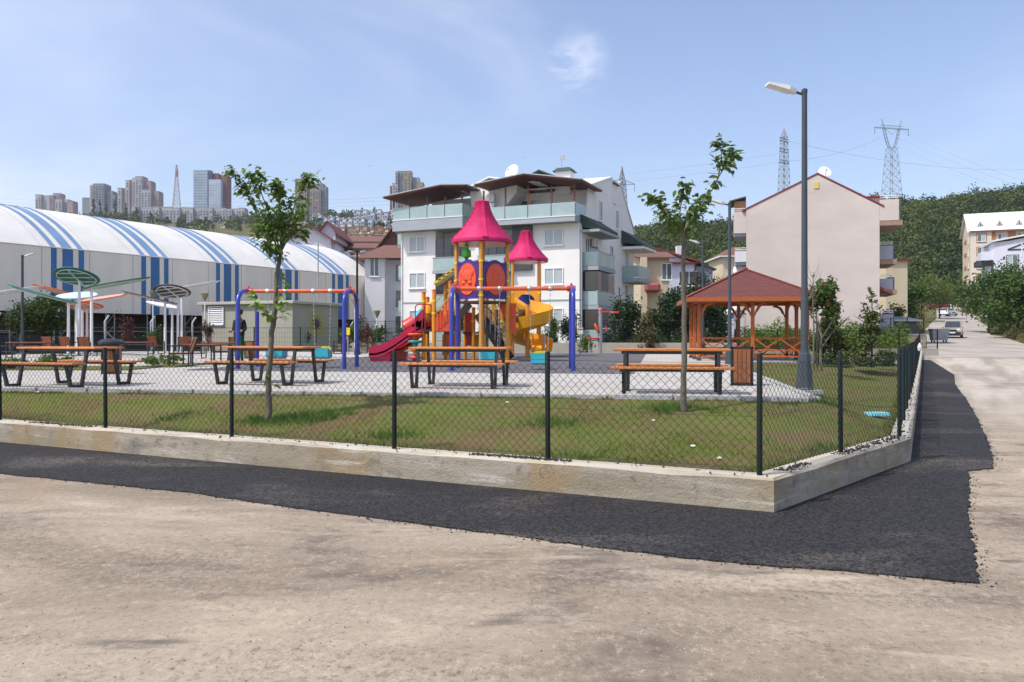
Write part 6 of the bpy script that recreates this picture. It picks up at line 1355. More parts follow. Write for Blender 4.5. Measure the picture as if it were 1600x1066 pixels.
d = 150; xa = WX(1553, d); g = 4.5; wh = thing('lilac_house', 'white-lilac modern house with black outlined triangle at the right edge', 'house', (xa, d, g), R(-22), 'buildings up the back road'); H = ZY(379, d) - g; L = 14
MB().extr([(0, -4), (L, -4), (L, H + 2.4), (2.5, H + .2), (0, H)], (0, 0, 0), (1, 0, 0), (0, 0, 1), (0, 1, 0), 11).build('wall', M_LILAC, wh); MB().hexa([(-.5, -.5, H + .02), (L, -.5, H + 2.6), (L, 11, H + 2.6), (-.5, 11, H + .02), (-.5, -.5, H + .3), (L, -.5, H + 2.9), (L, 11, H + 2.9), (-.5, 11, H + .3)]).build('roof', M_SHEET, wh)
for (p, q_) in (((2.2, H - 1.4), (9, H + 1.4)), ((2.2, H - 1.45), (9, H - 1.45))): MB().beam((p[0], -.03, p[1]), (q_[0], -.03, q_[1]), .05, .28).build('black_trim', M_DARKW, wh)
for (u, z) in ((2.1, H - 5.2), (6.2, H - 5.2), (2.1, H - 9), (6.2, H - 9)): o = window(wh, 'f', u, z, 1.7, 2.7, L, 11, 1, M_GLASSL); o.location = (0, -.065, 0); MB().box(u - .15, u + 1.85, -.06, -.004, z - .2, z + 2.85).build('dark_surround', M_DARKW, wh)
MB().box(-2.0, -.01, .3, 5, H - 3.2, H - 1.6).build('corner_terrace', M_LILAC, wh); MB().box(-2.6, -.01, .8, 5, H - 4.2, H - 3.21).build('dark_slab', M_DARKW, wh); MB().box(-1.2, -.01, 1.2, 5, -3, H - 4.21).build('porch', M_LILAC, wh); MB().box(-2.2, -1.21, 1.3, 4.8, H - 8.5, H - 7).build('dark_balcony', M_DARKW, wh); MB().box(-.35, -.05, .25, .5, -2, H - 4.2).build('downpipe', M_DARKW, wh)

# ------------------------------------------------------------------ vegetation round the park
def plant(name, label, cat, x, d, h, rx, shape='round', n=2200, size=.16, m=None, bark=None, trunk=.25, seed=1, z0=None, group=None, k=16, limbs=5, droop=.2, spread=.34, m2=None):
    rng = np.random.default_rng(seed); X = WX(x, d); z0 = (float(hgt(X, d)) if z0 is None else z0) - .05
    t = thing(name, label, cat, (X, d, z0), 0, group); m = m or M_BUSH; bark = bark or M_DBARK
    th = h * trunk; rnd = random.Random(seed); tk = MB(); top = h * (.92 if shape == 'cone' else .6)
    r0 = max(.03, h * .018); pts = [(rnd.gauss(0, .02) * i, rnd.gauss(0, .02) * i, top * i / 5) for i in range(6)]; tk.tube(pts, [r0 * (1 - .15 * i) for i in range(6)], 7)
    tk.build('trunk', bark, t, True)
    for i in range(limbs):
        a = 6.28 * i / limbs + rnd.random(); q0 = Vector(pts[2 + i % 3]); MB().tube([q0, q0 + Vector((math.cos(a) * rx * .45, math.sin(a) * rx * .45, h * .14)), q0 + Vector((math.cos(a) * rx * .75, math.sin(a) * rx * .75, h * .24))], [r0 * .5, r0 * .35, r0 * .12], 5).build('limb', bark, t)
    c = (0, 0, th + (h - th) / 2); C = clump_points(n, c, (rx, rx, (h - th) / 2), rng, k, spread, shape); C = C[C[:, 2] > .04]
    v, f = leaf_quads(C, size, rng, droop); o = np_mesh('crown', v, f, m, t)
    if m2:
        i = rng.random(len(C)) < .12; v, f = leaf_quads(C[i] + rng.normal(0, .05, (i.sum(), 3)), size, rng, droop); np_mesh('crown_highlights', v, f, m2, t)
    return t
plant('conifer', 'broad rounded dark conifer at the far left behind the lamp post', 'tree', 63, 46, ZY(433, 46), 2.15, 'round', 12000, .15, M_CONIF, trunk=.24, seed=11, k=30, spread=.30)
plant('spruce', 'dense young spruce right of the gazebo, below the bare sapling', 'tree', 1297, 29, ZY(440, 29), .95, 'cone', 6500, .12, M_SPRUCE, trunk=.03, seed=12, z0=-.03, k=34)
plant('spruce', 'young spruce with bare spreading top on the right lawn', 'tree', 1362, 27, ZY(486, 27), .95, 'cone', 6000, .12, M_SPRUCE, trunk=.02, seed=13, z0=-.03, k=30)
# its open leader
t = thing('sapling', 'open leafy leader rising above the right lawn spruce', 'tree', (WX(1362, 27.4), 27.4, -.05)); MB().tube([(0, 0, 0), (.03, 0, 1.6), (-.02, 0, 2.6)], [.03, .022, .008], 6).build('trunk', M_DBARK, t, True)
rng = np.random.default_rng(5); C = []
for i in range(22):
    z = 1.05 + 1.55 * i / 22; r_ = .62 * (1 - (z - 1.0) / 1.9); a = rng.uniform(0, 6.28); e = np.array([math.cos(a) * r_, math.sin(a) * r_, z + .12]); MB().tube([(0, 0, z - .1), tuple(e)], [.008, .003], 4).build('branch', M_DBARK, t); C.append(e * np.array([1, 1, 1]) * rng.uniform(.5, 1, (16, 1)) * np.array([1, 1, 0]) + np.array([0, 0, 1]) * (z + .02) + rng.normal(0, .035, (16, 3)))
v, f = leaf_quads(np.concatenate(C), .10, rng, .3); np_mesh('crown', v, f, M_SPRUCE, t)
plant('sapling', 'young broadleaf tree with rusty leaves beside the tall lamp post', 'tree', 1283, 24, ZY(432, 24), .62, 'round', 900, .14, M_BUSH, M_BARK, .52, 14, -.03, k=12, spread=.38, m2=M_RUST)
t = thing('bare_sapling', 'bare leafless sapling with thin stakes right of the tall lamp post', 'tree', (WX(1271, 22.5), 22.5, -.04)); rnd = random.Random(4)
MB().tube([(0, 0, 0), (.01, 0, 1.2), (-.02, 0, 2.2), (.0, 0, 2.75)], [.028, .022, .014, .006], 6).build('trunk', M_BARK, t, True)
for i in range(9): z = 1.9 + .09 * i; a = rnd.uniform(-.3, .6) + (math.pi if i % 2 else 0); MB().tube([(0, 0, z), (.16 * math.cos(a), .12 * math.sin(a), z + .28), (.2 * math.cos(a), .16 * math.sin(a), z + .55)], [.008, .005, .002], 4).build('twig', M_BARK, t)
MB().tube([(.12, .05, 0), (.10, .05, 1.7)], .018, 6).build('stake', M_BARK, t)
plant('dark_tree', 'dark green broadleaf tree right of the exercise machine', 'tree', 977, 50, ZY(440, 50), 1.15, 'round', 2600, .2, M_DKBUSH, trunk=.14, seed=15, k=18)
plant('bamboo_shrub', 'brownish columnar shrub right of the dark green tree', 'shrub', 1011, 48, ZY(470, 48), .75, 'round', 2400, .16, mat('olive_leaves', (.07, .065, .025), .7, .3, 3, col2=(.14, .13, .05), trans=.2, spec=.2), trunk=.05, seed=16, k=20)
for i, (x, d, y, rx, lab) in enumerate(((1042, 62, 455, 1.9, 'dark tree in front of the cream house wall'), (1075, 66, 440, 2.0, 'dark tree in front of the red-roofed house'), (1108, 60, 452, 1.8, 'dark tree left of the gazebo roof'), (1120, 84, 425, 2.6, 'taller dark tree above the gazebo eave'), (1093, 100, 420, 3.0, 'dark tree at the foot of the wooded hill'))):
    plant('dark_tree', lab, 'tree', x, d, ZY(y, d) - float(hgt(WX(x, d), d)), rx, 'round', 3000, .26, M_DKBUSH, trunk=.10, seed=30 + i, group='dark trees behind the gazebo', k=20)
plant('green_shrub', 'leafy shrub between the swing leg and apartment block', 'shrub', 890, 52, ZY(475, 52), 1.0, 'round', 1100, .18, M_DKBUSH, trunk=.12, seed=17, k=12); plant('green_shrub', 'small light green shrub beside the exercise machine', 'shrub', 913, 46, ZY(502, 46), .5, 'round', 700, .14, M_WEED, trunk=.1, seed=18)
plant('green_shrub', 'shrub climbing behind the spiral slide', 'shrub', 862, 50, ZY(480, 50), .7, 'round', 1500, .15, M_BUSH, trunk=.05, seed=19)
for i, (x, d, y, rx, m, lab) in enumerate(((545, 48, 502, .7, M_BUSH, 'green shrub left of the floodlight post'), (568, 50, 495, 1.0, M_BUSH, 'tallest green shrub right of the floodlight post'), (592, 50, 503, .9, M_BUSH, 'green shrub in front of the white house corner'), (634, 52, 508, .8, M_BUSH, 'green shrub left of the red slide'), (575, 47, 500, .5, M_DARKLEAF, 'maroon shrub beside the floodlight post'), (325, 52, 495, .45, M_DARKLEAF, 'reddish shrub before the hut corner'), (196, 49, 490, .7, M_DARKLEAF, 'reddish bare shrub under the hall curtain'), (245, 51, 505, .6, M_BUSH, 'green shrub under the hall curtain behind the brown canopy'), (475, 56, 500, .4, M_DARKLEAF, 'thin maroon shrub on the end wall of the hut'))):
    plant('park_shrub', lab, 'shrub', x, d, ZY(y, d), rx, 'round', 900 if m is M_BUSH else 420, .15, m, trunk=.1, seed=50 + i, z0=0, group='shrubs along the park edge', k=11, spread=.4)
for i, (x, d, lab) in enumerate(((15, 22, 'low weeds at the left edge'), (70, 24, 'low weeds behind the leftmost table'), (110, 23, 'weeds between table and bin'), (240, 25, 'weeds left of the armchair'), (262, 26, 'weeds at the canopy pole feet'))):
    plant('bed_plant', 'light green ' + lab, 'plant', x, d + 1, .42, .5, 'round', 420, .1, M_WEED, trunk=.02, seed=70 + i, z0=0, limbs=3, k=9, group='low plants in the left beds')
# planting beds under them
for (x0, x1, y0, y1) in ((-30, 200, 22.5, 25.2), (215, 275, 24.6, 28)):
    MB().box(WX(x0, y0), WX(x1, y0), y0, y1, -.02, .03).build('planting_bed', M_SOIL)['kind'] = 'structure'
# rough hedge bank and weeds
def strip_plants(name, label, P, h, size, m, n_per, seed, kind='stuff'):
    rng = np.random.default_rng(seed); C = []
    for (x, y, hh_, rr) in P: u = rng.normal(0, .5, (n_per, 3)); u[:, 2] = np.abs(rng.random(n_per)) ** .7; C.append(np.column_stack([x + u[:, 0] * rr, y + u[:, 1] * rr, float(hgt(x, y)) - .05 + u[:, 2] * hh_ * np.exp(-(u[:, 0] ** 2 + u[:, 1] ** 2))]))
    v, f = leaf_quads(np.concatenate(C), size, rng, -.2, .4); return tag(np_mesh(name, v, f, m), label, kind=kind)
rnd = random.Random(9)
strip_plants('rough_hedge', 'rough green bank of brambles below the beige gable', [(x, 56 + rnd.uniform(-2, 4), rnd.uniform(1.6, 2.6), rnd.uniform(.9, 1.4)) for x in np.arange(17, 26.3, .28)], 1.6, .19, M_WEED, 800, 3)
strip_plants('dry_weeds', 'tall dry weeds between fence end and dumpster', [(side_x(y) - rnd.uniform(1.2, 5), y, rnd.uniform(.4, .9), .5) for y in np.arange(50, 64, .2)], 1, .12, M_DRY, 170, 4)
strip_plants('roadside_weeds', 'pale weeds along the right verge of the back road', [(side_x(y) + 9.2 + abs(rnd.gauss(0, 2.6)), y, rnd.uniform(.5, 1.3), .8) for y in np.arange(56, 132, .22)], 1, .17, M_DRY, 110, 5)
strip_plants('roadside_greenery', 'green undergrowth beyond the right verge', [(side_x(y) + 12 + abs(rnd.gauss(0, 4)), y, rnd.uniform(.9, 2.2), 1.2) for y in np.arange(62, 140, .35)], 1, .24, M_BUSH, 130, 6)
strip_plants('left_verge_weeds', 'weeds along the left verge of the back road', [(side_x(y) - rnd.uniform(.3, 3), y, rnd.uniform(.4, 1.2), .8) for y in np.arange(92, 170, .5)], 1, .2, M_DRY, 70, 7)
strip_plants('back_undergrowth', 'dark undergrowth behind the gazebo', [(rnd.uniform(6, 19), rnd.uniform(58, 66), rnd.uniform(.8, 2.0), 1.0) for _ in range(60)], 1, .2, M_DKBUSH, 220, 8)
strip_plants('apartment_border', 'low green border in front of the apartment block', [(rnd.uniform(-9, 5), rnd.uniform(52, 55), rnd.uniform(.5, 1.0), .6) for _ in range(40)], 1, .15, M_BUSH, 150, 12)
for i, (x, d, y, rx, n_, m, lab) in enumerate(((1545, 96, 425, 4.6, 6000, M_BUSH, 'large spreading fig tree right of the road, nearest the van'), (1590, 84, 420, 4.4, 6000, M_BUSH, 'large leafy fig tree at the right frame edge'), (1575, 112, 412, 4.8, 5000, M_BUSH, 'leafy tree before the white-lilac house'), (1440, 128, 418, 5.0, 5200, M_BUSH, 'pale green open tree left of the back road'), (1468, 138, 425, 4.6, 3600, M_BUSH, 'open tree overhanging the red car'), (1418, 100, 440, 2.6, 2600, M_BUSH, 'tall shrub beside the cream annex'), (1512, 165, 440, 3.4, 2400, M_BUSH, 'small tree at the foot of the cream flats'), (1402, 74, 470, 1.3, 1300, M_BUSH, 'slim leafy tree below the beige balconies'))):
    plant('roadside_tree', lab, 'tree', x, d, ZY(y, d) - float(hgt(WX(x, d), d)), rx, 'round', n_ if i not in (3, 4) else 2400, .38 if d > 80 else .25, m if i not in (3, 4) else mat('olive_tree_leaves', (.075, .11, .025), .65, .3, 1, col2=(.15, .19, .05), trans=.25, spec=.2), trunk=.12, seed=90 + i, group='trees along the back road', k=26, spread=.36)

# ------------------------------------------------------------------ back fences and walls
def picket_fence(name, label, A, B, h, step, m, wall=None, z=0):
    A, B = Vector(A), Vector(B); L = (B - A).length; t = thing(name, label, 'fence', (A.x, A.y, z), math.atan2(B.y - A.y, B.x - A.x), 'dark boundary fences'); n = int(L / step); b = .0
    if wall: MB().box(0, L, -.1, .1, -.5, wall).build('base_wall', mat('block_wall', (.42, .38, .31), .9, .12, 1.5, .3, 20), t); b = wall
    pm_ = MB().box(-.03, .03, -.03, .03, b, b + h).mesh('post', m)
    for i in range(n + 1): o = mkobj('post', pm_, t); o.location = (L * i / n, 0, 0)
    for zz_ in (b + .1, b + h - .06): MB().tube([(0, 0, zz_), (L, 0, zz_)], .014, 5).build('rail', m, t)
    g = np.arange(0, L, .16); S = np.column_stack([g, 0 * g, 0 * g + b + .05]); E = np.column_stack([g, 0 * g, 0 * g + b + h - .04]); v, f = np_wires(S, E, .005); tag(np_mesh('fence_wires', v, f, m, t), kind='stuff')
    for zz_ in np.arange(b + .3, b + h - .1, .28): MB().tube([(0, .004, zz_), (L, .004, zz_)], .005, 3).build('wire', m, t)
picket_fence('boundary_fence', 'dark wire fence on a low block wall before the apartment block', (-10, 50), (13, 47.5), 1.35, 2.2, M_FPOST, .55)
picket_fence('boundary_fence', 'dark wire fence along the grey hut', (-27, 50), (-10.1, 50), 1.5, 2.6, M_FPOST)
picket_fence('boundary_fence', 'dark wire fence below the beige gable', (13.2, 48.5), (27, 52), 1.2, 2.4, M_FPOST, .15)
picket_fence('boundary_fence', 'black picket fence at the far left behind the picnic table', (-34, 42), (-26.6, 44), 1.2, .9, M_BLACK)
rw = thing('yard_wall', 'stained concrete yard wall below the beige balconies', 'wall', (28.3, 64, 0), R(4)); MB().box(0, 4.2, 0, .3, -1.5, 1.0).build('wall', M_WALL, rw); MB().box(0, 4.2, -.04, .34, 1.0, 1.1).build('coping', M_KERB, rw)
picket_fence('boundary_fence', 'dark yard fence on the stained concrete wall', (28.4, 64.2), (32.4, 64.5), 1.3, 1.3, M_FPOST, None, 1.1)
yd = thing('shed', 'low dark lean-to in the yard behind the concrete wall', 'shed', (30.6, 70, .2)); MB().box(0, 4.0, 0, 3, 0, 2.0).build('wall', M_DARKW, yd); MB().hexa([(-.2, -.4, 2.0), (4.3, -.4, 2.0), (4.3, 3.2, 2.4), (-.2, 3.2, 2.4), (-.2, -.4, 2.1), (4.3, -.4, 2.1), (4.3, 3.2, 2.5), (-.2, 3.2, 2.5)]).build('roof', M_GALV, yd)

# ------------------------------------------------------------------ vehicles and dumpster
M_TYRE = mat('tyre_rubber', (.018, .018, .018), .85, .2, 10); M_RIM = mat('wheel_rim', (.35, .35, .36), .4, .1, 5, metal=.6); M_CARGL = mat('car_glass', (.03, .04, .045), .05, .2, 2, spec=.9); M_LAMP = mat('headlamp', (.6, .62, .64), .1, .1, 4, spec=.9); M_PLATE = mat('number_plate', (.75, .75, .74), .4, .05, 3); M_TAIL = mat('tail_lamp', (.35, .01, .01), .2, .1, 4)
def car(name, label, loc, rz_, L, Wd, prof, roof, paint, front_at_minus=True):
    """prof: lower-body side profile (x, z); roof: greenhouse profile; front at -x"""
    t = thing(name, label, 'car' if name != 'parked_van' else 'van', loc, rz_, 'vehicles on the back road'); hw_ = Wd / 2
    def loft(pr, w0, w1, zlo, zhi): 
        n = len(pr); f = lambda z: w0 + (w1 - w0) * max(0, min(1, (z - zlo) / (zhi - zlo)))
        v = [(x, -f(z), z) for x, z in pr] + [(x, f(z), z) for x, z in pr]; return MB().add(v, [tuple(range(n)), tuple(range(2 * n - 1, n - 1, -1))] + [(i, n + i, n + (i + 1) % n, (i + 1) % n) for i in range(n)])
    o = loft(prof, hw_, hw_ * .97, .3, 1.0).build('body', paint, t); bv = o.modifiers.new('b', 'BEVEL'); bv.width = .05; bv.segments = 2
    zl_ = min(z for _, z in roof); zh = max(z for _, z in roof); o = loft(roof, hw_ * .95, hw_ * .76, zl_, zh).build('cabin', paint, t); bv = o.modifiers.new('b', 'BEVEL'); bv.width = .05; bv.segments = 2
    (xa, za_), (xb, zb_), (xc, zc_), (xd, zd_) = roof[:4]     # front foot, front top, rear top, rear foot
    f = lambda z: hw_ * .95 + (hw_ * .76 - hw_ * .95) * (z - zl_) / (zh - zl_)
    def lp(a, b, s): return a + (b - a) * s
    for (x0, z0, x1, z1, nm, sg) in ((xa, za_, xb, zb_, 'windscreen', -1), (xd, zd_, xc, zc_, 'rear_window', 1)):
        p = [(lp(x0, x1, .1) + sg * .02, z0 + (z1 - z0) * .1), (lp(x0, x1, .9) + sg * .02, z0 + (z1 - z0) * .9)]
        MB().add([(p[0][0], -f(p[0][1]) * .9, p[0][1]), (p[0][0], f(p[0][1]) * .9, p[0][1]), (p[1][0], f(p[1][1]) * .9, p[1][1]), (p[1][0], -f(p[1][1]) * .9, p[1][1])], [(0, 1, 2, 3)]).build(nm, M_CARGL, t)
    for s in (-1, 1):
        for (u0, u1) in ((.08, .48), (.52, .92)):
            zb0, zb1 = lp(zl_, zh, .15), lp(zl_, zh, .85); X0 = lambda z, u: lp(lp(xa, xb, (z - zl_) / (zh - zl_)), lp(xd, xc, (z - zl_) / (zh - zl_)), u)
            MB().add([(X0(zb0, u0), s * (f(zb0) + .012), zb0), (X0(zb0, u1), s * (f(zb0) + .012), zb0), (X0(zb1, u1), s * (f(zb1) + .012), zb1), (X0(zb1, u0), s * (f(zb1) + .012), zb1)], [(0, 1, 2, 3)]).build('side_window', M_CARGL, t)
        for x in (-L * .31, L * .30):
            wh_ = MB().tube([(x, s * (hw_ - .2), .31), (x, s * (hw_ + .015), .31)], .31, 18).build('wheel', M_TYRE, t, True); MB().tube([(x, s * (hw_ + .016), .31), (x, s * (hw_ + .03), .31)], .19, 14).build('rim', M_RIM, wh_)
        MB().bbox(-L / 2 - .02, -L / 2 + .2, s * hw_ * .62 - .2, s * hw_ * .62 + .2, .68, .92, .04).build('headlamp', M_LAMP, t); MB().bbox(L / 2 - .1, L / 2 + .02, s * hw_ * .8 - .1, s * hw_ * .8 + .1, .75, 1.0, .03).build('tail_lamp', M_TAIL, t); MB().bbox(xa + .05, xa + .2, s * (hw_ + .02) - .09, s * (hw_ + .02) + .09, zl_, zl_ + .17, .03).build('mirror', paint, t)
    MB().bbox(-L / 2 - .05, -L / 2 + .1, -hw_ * .55, hw_ * .55, .34, .62, .04).build('grille', M_BLACK, t); MB().box(-L / 2 - .07, -L / 2 - .052, -.26, .26, .46, .58).build('number_plate', M_PLATE, t); MB().box(L / 2 + .0, L / 2 + .03, -.26, .26, .6, .72).build('number_plate', M_PLATE, t); MB().box(-L / 2 - .04, L / 2 + .04, -hw_ * .9, hw_ * .9, .2, .34).build('bumper', M_BLACK, t)
    return t
def rd(x, d): X = WX(x, d); return (X, d, float(hgt(X, d)) + .014)
toward = math.atan2(.8926, .4508)                               # local +x points up the road, front faces the camera
van = car('parked_van', 'beige compact van facing the camera on the back road', rd(1489, 86), toward - R(3), 4.4, 1.78, [(-2.2, .3), (2.2, .3), (2.2, 1.0), (-1.25, 1.02), (-2.0, .92), (-2.2, .75)], [(-1.35, .98), (-.55, 1.80), (2.0, 1.84), (2.18, 1.0)], mat('beige_car_paint', (.34, .31, .24), .3, .04, 2, coat=.6))
MB().bbox(-2.27, -2.12, -.42, .42, .68, .84, .05).build('upper_grille', M_BLACK, van); 
for s in (-1, 1): MB().bbox(-2.26, -2.1, s * .62 - .16, s * .62 + .16, .36, .58, .04).build('fog_lamp_recess', M_BLACK, van)
car('parked_car', 'white hatchback seen from behind on the back road', rd(1481, 150), toward + math.pi - R(25), 4.2, 1.75, [(-2.1, .3), (2.1, .3), (2.1, .95), (-.9, .95), (-1.9, .82), (-2.1, .65)], [(-1.1, .92), (-.35, 1.45), (1.3, 1.47), (2.0, .95)], mat('white_car_paint', (.74, .75, .76), .3, .03, 2, coat=.6))
car('parked_car', 'red car parked further up behind the white hatchback', rd(1466, 170), R(8), 4.3, 1.7, [(-2.15, .3), (2.15, .3), (2.15, .9), (-.9, .92), (-1.9, .82), (-2.15, .65)], [(-1.0, .9), (-.3, 1.42), (1.1, 1.42), (1.8, .92)], mat('red_car_paint', (.42, .012, .015), .3, .05, 2, coat=.6))
d = 73; dp = thing('dumpster', 'grey wheeled waste container beside the fence end', 'container', (WX(1467, d), d, float(hgt(WX(1476, d), d))), R(-8)); M_ZINC = mat('zinc_sheet', (.33, .35, .37), .5, .12, 3, metal=.3)
MB().hexa([(-.6, -.4, .2), (.6, -.4, .2), (.6, .4, .2), (-.6, .4, .2), (-.72, -.52, 1.15), (.72, -.52, 1.15), (.72, .52, 1.15), (-.72, .52, 1.15)]).build('tub', M_ZINC, dp); MB().bbox(-.76, .76, -.56, .56, 1.15, 1.24, .02).build('lid', M_ZINC, dp)
for z in (.5, .85): MB().box(-.70 , .70, -.56, -.50, z, z + .06).build('rib', M_ZINC, dp)
for sx in (-1, 1):
    for sy in (-1, 1): MB().tube([(sx * .5 - .04, sy * .3, .1), (sx * .5 + .04, sy * .3, .1)], .1, 10).build('wheel', M_TYRE, dp)
pcar = thing('covered_car', 'dark car partly hidden in the yard under the balconies', 'car', (30.2, 66.5, .5)); MB().bbox(-1.6, 1.6, -.8, .8, .25, .75, .15).build('body', M_DARKW, pcar); MB().hexa([(-.9, -.75, .75), (1.1, -.75, .75), (1.1, .75, .75), (-.9, .75, .75), (-.5, -.6, 1.2), (.7, -.6, 1.2), (.7, .6, 1.2), (-.5, .6, 1.2)]).build('cabin', M_CARGL, pcar)

# ------------------------------------------------------------------ wooded hill on the right
def forest(name, label, pts, rmin, rmax, nleaf, lsize, m, seed):
    rng = np.random.default_rng(seed); n = len(pts); r_ = rng.uniform(rmin, rmax, n); h = r_ * rng.uniform(1.0, 1.5, n)
    u = rng.normal(size=(n, nleaf, 3)); u /= np.linalg.norm(u, axis=2)[..., None]; u *= rng.uniform(.55, 1.05, (n, nleaf, 1)); u[..., 2] = np.where(u[..., 2] < -.4, -u[..., 2], u[..., 2])
    lump = 1 + .25 * np.sin(u[..., :1] * 5 + rng.uniform(0, 6, (n, 1, 1))) * np.cos(u[..., 1:2] * 4 + rng.uniform(0, 6, (n, 1, 1)))
    C = u * lump * np.stack([r_, r_, h], 1)[:, None, :] + (pts + np.stack([0 * r_, 0 * r_, h * .75], 1))[:, None, :]
    v, f = leaf_quads(C.reshape(-1, 3), lsize, rng, 0, .8); return tag(np_mesh(name, v, f, m), label, kind='stuff')
rng = np.random.default_rng(21); Y = 195 + 250 * rng.random(5200) ** .9; q = rng.uniform(.13, .68, 5200); X = q * Y
dry = (q > .20) & (q < .30) & (Y > 205) & (Y < 262) & (rng.random(5200) < .8); road = np.abs(X - side_x(Y)) < 8
k_ = ~dry & ~(road & (Y < 205)); pts = np.column_stack([X, Y, hgt(X, Y) - .6])[k_]
M_FOR2 = mat('forest_leaves_light', (.06, .085, .018), .75, .35, .06, col2=(.13, .155, .04), trans=.12, spec=.12); M_FOR3 = mat('forest_leaves_dark', (.018, .036, .014), .75, .35, .06, col2=(.045, .075, .026), trans=.1, spec=.12)
pick = np.sin(pts[:, 0] / 9.) * np.sin(pts[:, 1] / 14. + pts[:, 0] / 40.) + rng.normal(0, .55, len(pts))
for (lo, hi, m_, sz, nm, lab, sd_) in ((-9, .55, M_FOREST, (1.5, 3.4), 'hill_forest', 'dense oak scrub covering the hillside on the right', 22), (.55, 1.0, M_FOR2, (1.3, 2.9), 'light_forest', 'paler green bushes mixed into the hillside scrub', 23), (1.0, 9, M_FOR3, (2.2, 4.6), 'dark_forest', 'taller dark trees mixed into the hillside scrub', 24)): forest(nm, lab, pts[(pick >= lo) & (pick < hi)], *sz, 84, .9, m_, sd_)
# ------------------------------------------------------------------ left hill: terraces of houses, towers and trees
M_T1 = mat('tower_pale', (.42, .41, .43), .8, .06, .05); M_T2 = mat('tower_pink', (.34, .255, .26), .8, .06, .05); M_T3 = mat('tower_grey', (.22, .25, .28), .8, .06, .05); M_T4 = mat('tower_bluegrey', (.32, .40, .48), .6, .06, .05); M_T5 = mat('tower_maroon', (.20, .075, .075), .8, .06, .05); M_T6 = mat('tower_tan', (.33, .26, .19), .8, .06, .05); M_FWIN = mat('far_window', (.10, .12, .15), .2, .3, .1); M_FWINL = mat('far_window_pale', (.45, .52, .58), .3, .2, .1)
def tower(label, d, blocks, name='tower_block', group='tower blocks on the hill', cols=4):
    """blocks: (x0px, x1px, ytop, y depth offset, material, window material)"""
    xa = WX(min(b[0] for b in blocks), d); g = float(hgt(xa, d)); t = thing(name, label, 'tower' if name == 'tower_block' else 'building', (xa, d, g - 4), 0, group)
    for bi, (x0, x1, yt, dy, m, wm) in enumerate(blocks):
        a, b = WX(x0, d) - xa, WX(x1, d) - xa; H = ZY(yt, d) - g + 4
        w_ = MB().box(a, b, dy, dy + (b - a) * .9 + 4 + bi * .3, 0, H).build('wall', m, t); MB().box(a - .15, b + .15, dy - .15, dy + (b - a) * .9 + 4, H + .002, H + .7).build('parapet', m, w_)
        if wm is None: continue
        nf = int(H / 3.0); cw = 2.9; nc = max(1, int((b - a) / cw)); rects = []; slabs = []
        for f_ in range(1, nf):
            for c in range(nc):
                cx = a + (b - a) * (c + .5) / nc; z = f_ * 3.0 + .3
                if (c * 7 + f_ * 3 + bi) % 11 == 0: continue
                rects.append((cx - .85, cx + .85, dy - .12, dy - .004, z, z + 1.6))
            slabs.append((a, b, dy - .2, dy - .005, f_ * 3.0 - .35, f_ * 3.0 - .1))
        if rects: win_stuff(w_, rects, wm)
        if slabs: win_stuff(w_, slabs, m, 'floor_bands')
    return t
F_ = M_FWIN; FL = M_FWINL
tower('low pale and pinkish tower cluster, leftmost above the hall roof', 1000, [(53, 62, 304, 3, M_T1, F_), (62, 73, 305, 6, M_T1, None), (73, 80, 305, 5, M_T2, F_), (77, 88, 301, 8, M_T2, F_), (84, 95, 312, 2, M_T1, F_), (95, 102, 311, 7, M_T1, F_), (102, 111, 314, 4, M_T2, None)])
tower('dark grey stepped tower left of the pink one', 980, [(123, 136, 308, 8, mat('tower_greygreen', (.22, .26, .25), .8, .06, .05), None), (137, 143, 289, 5, M_T1, F_), (143, 161, 287, 3, M_T3, F_), (161, 172, 298, 6, M_T3, F_), (172, 178, 305, 2, M_T3, F_)])
tower('tall pale and mauve tower with stepped top', 960, [(178, 184, 292, 9, M_T1, F_), (184, 193, 292, 12, M_T2, None), (193, 199, 281, 5, M_T1, F_), (199, 205, 280, 7, M_T2, None), (205, 219, 278, 3, M_T1, F_), (206, 218, 274, 9, M_T2, None), (219, 230, 281, 10, M_T2, None), (219, 234, 297, 2, M_T1, F_), (234, 244, 298, 7, M_T2, None)])
tower('glassy blue tower with maroon core right of the lattice mast', 900, [(300, 322, 266, 4, M_T4, FL), (319, 325, 265, 7, mat('tower_slate', (.12, .16, .20), .7, .06, .05), None), (323, 334, 268, 14, M_T5, None), (325, 344, 281, 2, mat('tower_lightblue', (.46, .52, .62), .6, .06, .05), FL), (332, 346, 270, 18, M_T5, None), (344, 350, 276, 9, M_T5, None)])
tower('tan tower with dark slate top behind the young tree', 900, [(459, 478, 279, 5, M_T6, F_), (478, 486, 283, 9, M_T3, None), (486, 500, 284, 14, M_T3, None), (483, 500, 295, 3, M_T6, F_), (500, 508, 291, 6, M_T3, F_)])
tower('brown and slate tower left of the apartment roof', 850, [(607, 612, 289, 10, M_T5, F_), (611, 618, 285, 7, M_T1, F_), (617, 621, 268, 3, M_T1, F_), (620, 630, 267, 5, M_T3, F_), (630, 642, 267, 4, M_T6, F_), (640, 652, 274, 15, M_T4, None), (645, 660, 284, 7, M_T6, F_)])
def flats(label, d, x0, x1, yt, n, m):
    w_ = (x1 - x0) / n; tower(label, d, [(x0 + w_ * i, x0 + w_ * (i + (1 if i % 3 == 1 else .97)), yt + (2 if i % 4 == 2 else 0) + .6 * (i % 2), (4 if i % 3 == 1 else 1) + .2 * i, m, F_) for i in range(n)], 'long_flats', 'slab flats below the towers')
flats('long pale four-storey slab of flats below the mauve tower', 860, 205, 290, 323, 8, M_T1); flats('long pale four-storey slab of flats below the blue tower', 840, 291, 381, 325, 9, M_T1)
